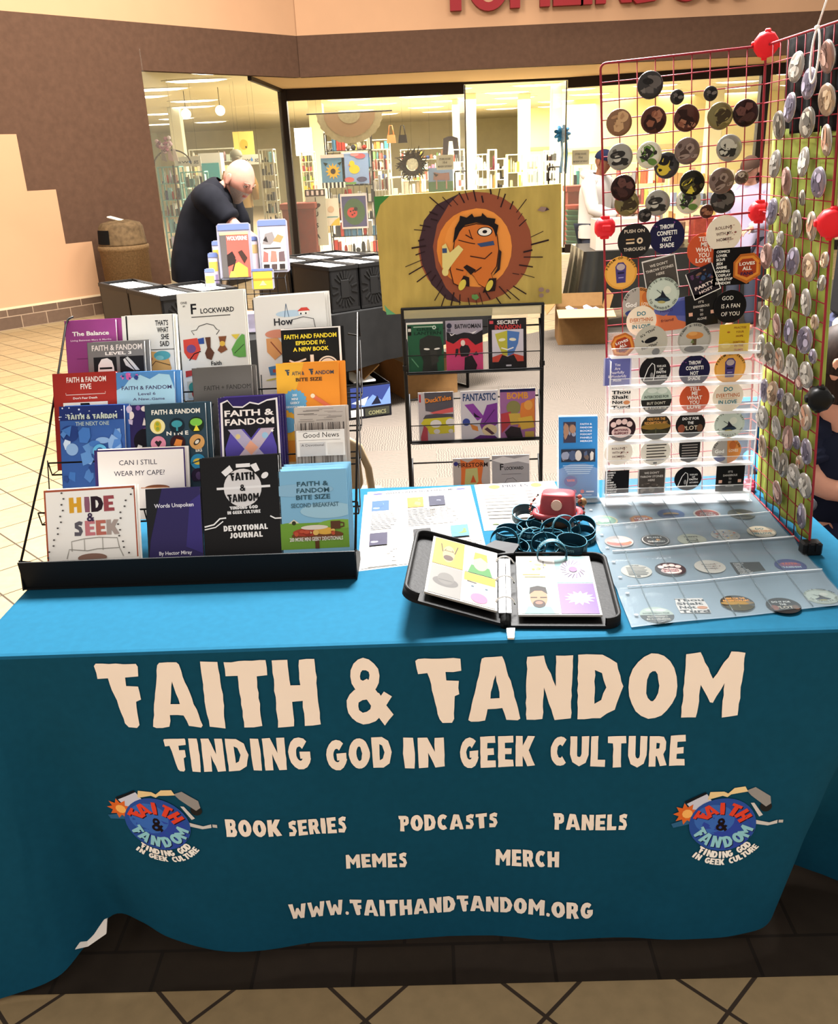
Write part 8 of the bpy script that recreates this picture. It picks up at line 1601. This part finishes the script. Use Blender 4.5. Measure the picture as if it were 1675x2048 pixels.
flat('garden_flag', 'dark garden flag with a red ladybird on a green leaf', 'flag', 684, 386, 733, 458, 15.13, '4c4c74', [('e', .5, .48, .4, .38, '3f5a3c'), ('e', .42, .46, .19, .15, 'b83c34'), ('c', .36, .5, .03, '1c1212'), ('c', .46, .52, .03, '1c1212'), ('c', .42, .4, .03, '1c1212'), ('c', .5, .44, .03, '1c1212'), ('c', .56, .56, .07, '1c1616'), ('r', 0, .93, 1, 1, 'd8ccc8'), ('r', 0, 0, 1, .05, 'd8ccc8'), ('r', 0, 0, .05, 1, 'c8bcc0'), ('r', .95, 0, 1, 1, 'c8bcc0')], 'garden flags')
flat('garden_flag', 'small pale garden flag with yellow trim below the sunflower flag', 'flag', 648, 396, 676, 452, 15.13, 'd8d0bc', [('e', .5, .6, .2, .12, 'c8a88c'), ('r', .1, .3, .9, .34, '5c8c8c'), ('p', [(.4, 0), (1, 0), (1, .3), (.7, .2)], 'd8b040')], 'garden flags')
heart = [('p', [(.5, .655), (.3, .70), (.26, .73), (.32, .755), (.42, .755), (.5, .735), (.58, .755), (.68, .755), (.74, .73), (.7, .70)], '3a2420')]
flat('porch_sign', 'tall pale wooden sign reading I love USA with striped top', 'sign', 618, 378, 649, 492, 14.75, 'b8b49c', [('r', 0, .88, 1, 1, '3a2420')]+[('r', .08+.24*i, .9, .2+.24*i, .98, 'e0d0c4') for i in range(4)]+[('t', .5, .79, .075, 'I', '2a2220', 'c', 'B')]+heart+[('t', .5, .53, .08, 'U', '2a2220', 'c', 'B'), ('t', .5, .33, .08, 'S', '2a2220', 'c', 'B'), ('t', .5, .13, .08, 'A', '2a2220', 'c', 'B')], None, .03)
flat('shop_poster', 'picture of a cow in a green meadow behind the wreath', 'poster', 857, 334, 905, 384, 15.2, '6a7c94', [('r', 0, 0, 1, .42, '4a6244'), ('p', [(.2, .5), (.24, .82), (.5, .76), (.85, .78), (.86, .46)], '7a5a54'), ('p', [(.2, .8), (.42, .7), (.3, .62)], '241c1c'), ('r', .3, .1, .36, .5, '8a6a60'), ('r', .7, .1, .76, .5, '8a6a60')], hang=True)
flat('shop_notice', 'grey paper notice taped on the glass left of the door', 'notice', 873, 309, 906, 340, 14.10, 'b0ac94', [('t', .5, .66, .14, 'STORE HOURS', '4a483c', 'c', 'b', .66), ('t', .5, .42, .16, '10-6', '4a483c', 'c', 'b', .24), ('t', .5, .16, .13, 'MONDAY SATURDAY', '4a483c', 'c', 'b', .84)], 'paper notices', .004)
flat('shop_notice', 'grey paper notice taped on the glass right of the door', 'notice', 1143, 299, 1178, 330, 14.14, 'a8a48c', [('t', .5, .66, .14, 'STORE HOURS', '4a483c', 'c', 'b', .66), ('t', .5, .42, .16, '10-6', '4a483c', 'c', 'b', .24), ('t', .5, .16, .13, 'MONDAY SATURDAY', '4a483c', 'c', 'b', .84)], 'paper notices', .004)
sw = [('t', .34, .34, .36, 'sw', '55585c', 'c', 'n', .42), ('p', [(.60, .3), (.54, .42), (.6, .78), (.66, .42)], '4a8cd8'), ('t', .82, .34, .36, 'g', '55585c', 'c', 'n', .2)]
flat('brand_sign', 'white drinkware sign with a blue drop above the teal rack', 'sign', 350, 312, 400, 334, 14.9, 'd8d4c4', sw, 'drinkware signs', hang=True)
flat('brand_sign', 'white drinkware sign with a blue drop partly behind the mannequin', 'sign', 478, 308, 520, 330, 15.9, 'd8d4c4', sw, 'drinkware signs', hang=True)
flat('shop_poster', 'yellow poster hanging above the mannequin in the left window', 'poster', 470, 262, 505, 316, 16.5, 'e8cc6c', [('e', .5, .5, .2, .2, 'd8a83c'), ('c', .6, .4, .05, '4a3a24')], hang=True)
flat('shop_poster', 'pale lit panel hanging right of the corner post', 'poster', 592, 255, 622, 312, 17.5, 'e8ecec', [], hang=True)
cab = thing('display_cabinet', 'teal and white cabinet behind the man', 'cabinet', (G(425, 340, 16.2).x, 16.2, 0)); zt = G(425, 306, 16.2).z; mb = MB(); mb.box((0, 0, zt/2), (.40, .3, zt), M('d8d4c8', .6)); mb.build('body', cab)
mb = MB(); mb.box((0, -.155, zt-.42), (.32, .012, .5), M('4a9ca0', .6)); mb.build('door', cab)
# planter benches of red brick
for lb, x0, x1, y0, Y in (('red brown brick bench inside the glass right of the corner post', 562, 626, 408, 14.45), ('red brown brick bench inside the glass right of the door', 1136, 1240, 372, 15.2)):
    p = G(x0, y0, Y); q = G(x1, y0, Y); o = thing('brick_bench', lb, 'bench', ((p.x+q.x)/2, Y+.25, 0), group='brick benches'); mb = MB(); mb.box((0, 0, (p.z-.1)/2), (q.x-p.x, .45, p.z-.1), M('6c2f24', .8, noise=.15, scale=12)); mb.build('base', o); mb = MB(); mb.rbox((0, 0, p.z-.05), (q.x-p.x+.06, .5, .1), M('7c3a2c', .7), .01); mb.build('seat', o)
# mannequin
p = G(478, 300, 15.0); zt = p.z; mq = thing('mannequin', 'mannequin in a tan shirt, cap and dark trousers in the left window', 'mannequin', (G(484, 420, 15.0).x, 15.0, 0)); kq = zt/1.75
def mq_loft(name, secs, m): mb = MB(); loft(mb, smooth([((0+x*kq, y*kq, z*kq), (w*kq, 0, 0), (0, d*kq, 0)) for x, y, z, w, d in secs], 3), m); return mb.build(name, mq)
mq_loft('shirt', [(0, 0, .86, .19, .13), (0, 0, 1.05, .19, .13), (0, 0, 1.3, .22, .14), (0, 0, 1.42, .2, .12), (0, 0, 1.5, .08, .08)], M('a8844c', .85)); mq_loft('trousers', [(0, 0, .12, .13, .09), (0, 0, .5, .15, .1), (0, 0, .88, .185, .12)], M('2c2826', .85))
for sg in (-1, 1): mb = MB(); mb.tube([(sg*.17*kq, 0, 1.42*kq), (sg*.25*kq, 0, 1.2*kq), (sg*.26*kq, -.03, .98*kq)], [.075*kq, .065*kq, .05*kq], M('a07c46', .85), 10); mb.build('sleeve', mq)
mb = MB(); mb.lathe([(.05*kq, 1.48*kq), (.055*kq, 1.54*kq), (.085*kq, 1.6*kq), (.09*kq, 1.66*kq), (.08*kq, 1.7*kq)], (0, 0, 0), M('b0aa9a', .5), 16); mb.build('head', mq)
mb = MB(); mb.lathe([(.098*kq, 1.645*kq), (.10*kq, 1.69*kq), (.08*kq, 1.74*kq), (.03*kq, 1.765*kq)], (0, 0, 0), M('9a9684', .8), 18); mb.prism(ell(0, 0, .07*kq, .09*kq, 14), 1.64*kq, 1.65*kq, M('9a9684', .8), lambda x, y, z: Vector((x, y-.1*kq, z))); mb.build('cap', mq)
mb = MB(); mb.lathe([(.18, 0), (.18, .02), (.03, .03), (.03, .14)], (0, 0, 0), M('8a8a88', .4, .6), 18); mb.build('base', mq)
# hanging and standing pieces
p = G(698, 232, 14.7); dl = thing('fabric_umbrella', 'round lace fabric canopy hanging over the flags', 'umbrella', (p.x, 14.75, 0)); R_ = (G(764, 240, 14.7).x-G(632, 240, 14.7).x)/2; z0 = G(698, 287, 14.7).z; z1 = G(698, 226, 14.7).z
m_lace = M('b0a484', .9, noise=.12, scale=30)
half = [(R_*(1+.02*math.cos(26*a))*math.cos(a), (z1-z0)*(1+.02*math.cos(26*a))*math.sin(a)) for a in [PI+PI*i/40 for i in range(41)]]
mb = MB(); mb.prism(half, 0, .02, m_lace, lambda x, y, l: Vector((x, l-.02, z1+y))); mb.prism([(x*.78, y*.78) for x, y in half], .021, .024, M('a88c70', .9), lambda x, y, l: Vector((x, -l, z1+y))); mb.prism([(x*.34, y*.34) for x, y in half], .025, .028, m_lace, lambda x, y, l: Vector((x, -l, z1+y))); mb.build('lace_cloth', dl)
mb = MB(); mb.tube([(-R_*1.3, 0, z1+.01), (R_*1.3, 0, z1+.01)], .012, m_rk, 6); mb.build('hanging_rod', dl)
for sx in (-1, 1): mb = MB(); mb.tube([(sx*R_, 0, z1), (sx*R_, 0, SZ)], .0014, m_rk, 4); mb.build('hanging_wire', dl)
p = G(824, 329, 14.5); wr0 = thing('wreath', 'dark twig wreath with a cream centre hanging in the window', 'wreath', (p.x, 14.6, p.z)); r_ = random.Random(9); Rw = (G(850, 329, 14.5).x-G(798, 329, 14.5).x)/2
mb = MB(); mb.tube([(Rw*.66*math.cos(a), 0, Rw*.66*math.sin(a)) for a in [2*PI*i/24 for i in range(24)]], Rw*.2, M('2a201a', .9, noise=.3, scale=40), 8, closed=True)
for i in range(110):
    a = r_.uniform(0, 2*PI); r0 = Rw*r_.uniform(.55, .85); r1 = r0+Rw*r_.uniform(.25, .6); b_ = a+r_.uniform(-.35, .35); mb.tube([(r0*math.cos(a), r_.uniform(-.03, .0), r0*math.sin(a)), (r1*math.cos(b_), r_.uniform(-.08, .02), r1*math.sin(b_))], [.018, .005], M('241c16', .9), 4)
mb.build('twig_ring', wr0); mb = MB(); mb.prism(ell(0, 0, Rw*.42, Rw*.44, 22), 0, .02, M('d8d4b8', .8, noise=.2, scale=30), lambda x, y, l: Vector((x, l, y))); mb.build('centre_disc', wr0); mb = MB(); mb.tube([(0, 0, Rw*.8), (0, 0, SZ-wr0.location.z)], .0014, m_rk, 4); mb.build('hanging_wire', wr0)
p = G(343, 330, 14.3); hp0 = thing('hoop_stand', 'dark hoop with a pink flower bunch and ribbons in the left window', 'decoration', (G(348, 350, 14.3).x, 14.3, G(348, 330, 14.3).z)); Rh = (G(386, 330, 14.3).x-G(312, 330, 14.3).x)/2
mb = MB(); mb.tube([(Rh*math.cos(a), 0, Rh*.75*math.sin(a)) for a in [PI*i/24 for i in range(25)]], .012, M('3a2c28', .8), 6); mb.build('hoop', hp0)
mb = MB()
for i in range(26): a = r_.uniform(0, 2*PI); q = r_.uniform(0, .13); mb.lathe([(.003, -.03), (.03, -.01), (.035, .01), (.01, .03)], (-.08+q*math.cos(a), -.04, Rh*.78+.08+q*math.sin(a)), M(r_.choice(['a86c84', 'd0b0b8', '7a4a5c', 'e0d0d0']), .8), 8, axis=(0, -1, 0))
mb.build('flower_bunch', hp0)
for dx, cl in ((-.13, '8a7c70'), (-.02, 'c0a09c'), (.06, 'd8ccc0')): mb = MB(); mb.prism([(dx-.02, Rh*.8), (dx+.02, Rh*.8), (dx+.06, .05), (dx-.03, .08)], 0, .01, M(cl, .8), lambda x, y, l: Vector((x, -.03-l, y))); mb.build('ribbon', hp0)
mb = MB(); mb.tube([(0, .02, 0), (0, .02, -hp0.location.z+.01)], .015, M('3a2c28', .8), 6); mb.lathe([(.2, -hp0.location.z), (.2, -hp0.location.z+.015), (.02, -hp0.location.z+.02)], (0, .02, 0), M('3a2c28', .8), 16); mb.build('stem', hp0)
p = G(1122, 268, 14.6); bw = thing('ribbon_bow', 'big blue bow with trailing ribbons hung on the open glass door', 'bow', (p.x, 14.5, p.z)); m_bl = M('2a6c9c', .6, noise=.2, scale=20); k = .1
mb = MB()
for i in range(9): a = 2*PI*i/9; mb.tube([(0, 0, 0), (k*.6*math.cos(a+.2), -.05, k*.6*math.sin(a+.2)), (k*1.1*math.cos(a), -.02, k*1.1*math.sin(a)), (k*.6*math.cos(a-.2), -.01, k*.6*math.sin(a-.2)), (0, 0, 0)], [.02, .035, .035, .035, .02], m_bl, 6)
mb.build('loops', bw)
for dx in (-.02, .05): mb = MB(); mb.prism([(dx-.02, 0), (dx+.025, 0), (dx+.05, -.3), (dx+.03, -.62), (dx-.02, -.58), (dx+.01, -.3)], 0, .008, m_bl, lambda x, y, l: Vector((x, l-.01, y))); mb.build('ribbon_tail', bw)
for i in range(8):
    z = .10+i*.085; p = G(1148, 440, 14.9); mb = MB(); colr = '2f5a40' if i < 7 else 'b04438'
    mb.lathe([(.10, 0), (.15, .10), (.165, .11), (.16, .12), (.145, .11), (.095, .012)], (0, 0, 0), M(colr, .6), 4); tag(mb.build('shopping_basket', loc=(p.x, 14.9, z-.09)), ('green shopping basket in the stack by the door, %s from the bottom' % ORD[i]) if i < 7 else 'red shopping basket on top of the stack by the door', 'basket', 'stacked shopping baskets')
def purse(label, px_, py_, Y, colr, w=.16):
    p = G(px_, py_, Y); o = thing('handbag', label, 'handbag', p, group='hanging handbags'); mb = MB(); mb.prism([(-w/2, -.08), (w/2, -.08), (w*.4, .05), (-w*.4, .05)], -.04, .04, M(colr, .6), lambda x, y, l: Vector((x, l, y))); mb.build('body', o)
    mb = MB(); mb.tube([(-w*.3, 0, .05), (-w*.15, 0, .2), (w*.15, 0, .2), (w*.3, 0, .05)], .008, M(colr, .6), 6); mb.build('strap', o); mb = MB(); mb.tube([(0, 0, .2), (0, 0, SZ-p.z)], .0014, m_rk, 4); mb.build('hanging_wire', o)
purse('orange handbag hanging in the window above the wreath', 782, 276, 15.3, 'c87c4c'); purse('black handbag hanging beside the orange one above the wreath', 805, 276, 15.3, '201c1c')
jk = thing('hung_jacket', 'dark jacket with a white shirt hung at the back of the shop', 'jacket', G(901, 292, 20.0)); mb = MB(); mb.prism([(-.2, -.26), (-.16, .16), (-.05, .2), (.05, .2), (.16, .16), (.2, -.26), (.08, -.26), (.04, .1), (-.04, .1), (-.08, -.26)], -.04, .04, M('241f22', .8), lambda x, y, l: Vector((x, l, y))); mb.build('jacket_body', jk); mb = MB(); mb.prism([(-.08, -.26), (.08, -.26), (.04, .1), (-.04, .1)], -.03, .03, M('d8d0bc', .8), lambda x, y, l: Vector((x, l, y))); mb.build('shirt_front', jk); mb = MB(); mb.tube([(0, 0, .19), (0, 0, SZ-jk.location.z)], .0014, m_rk, 4); mb.build('hanging_wire', jk)
for i, (px_, py_) in enumerate(((372, 228), (440, 221))):
    mb = MB(); mb.lathe([(.09*math.cos(a)+.002, .09*math.sin(a)) for a in [PI/2-PI*i/12 for i in range(13)]], (0, 0, 0), M('fff0cc', .5, emit=4.0), 18); mb.tube([(0, 0, .09), (0, 0, .4)], .006, m_rk, 5); tag(mb.build('globe_lamp', loc=G(px_, py_, 17.0)), ('glowing globe lamp, left one above the teal rack', 'glowing globe lamp above the yellow poster')[i], 'lamp', 'globe lamps in the shop')
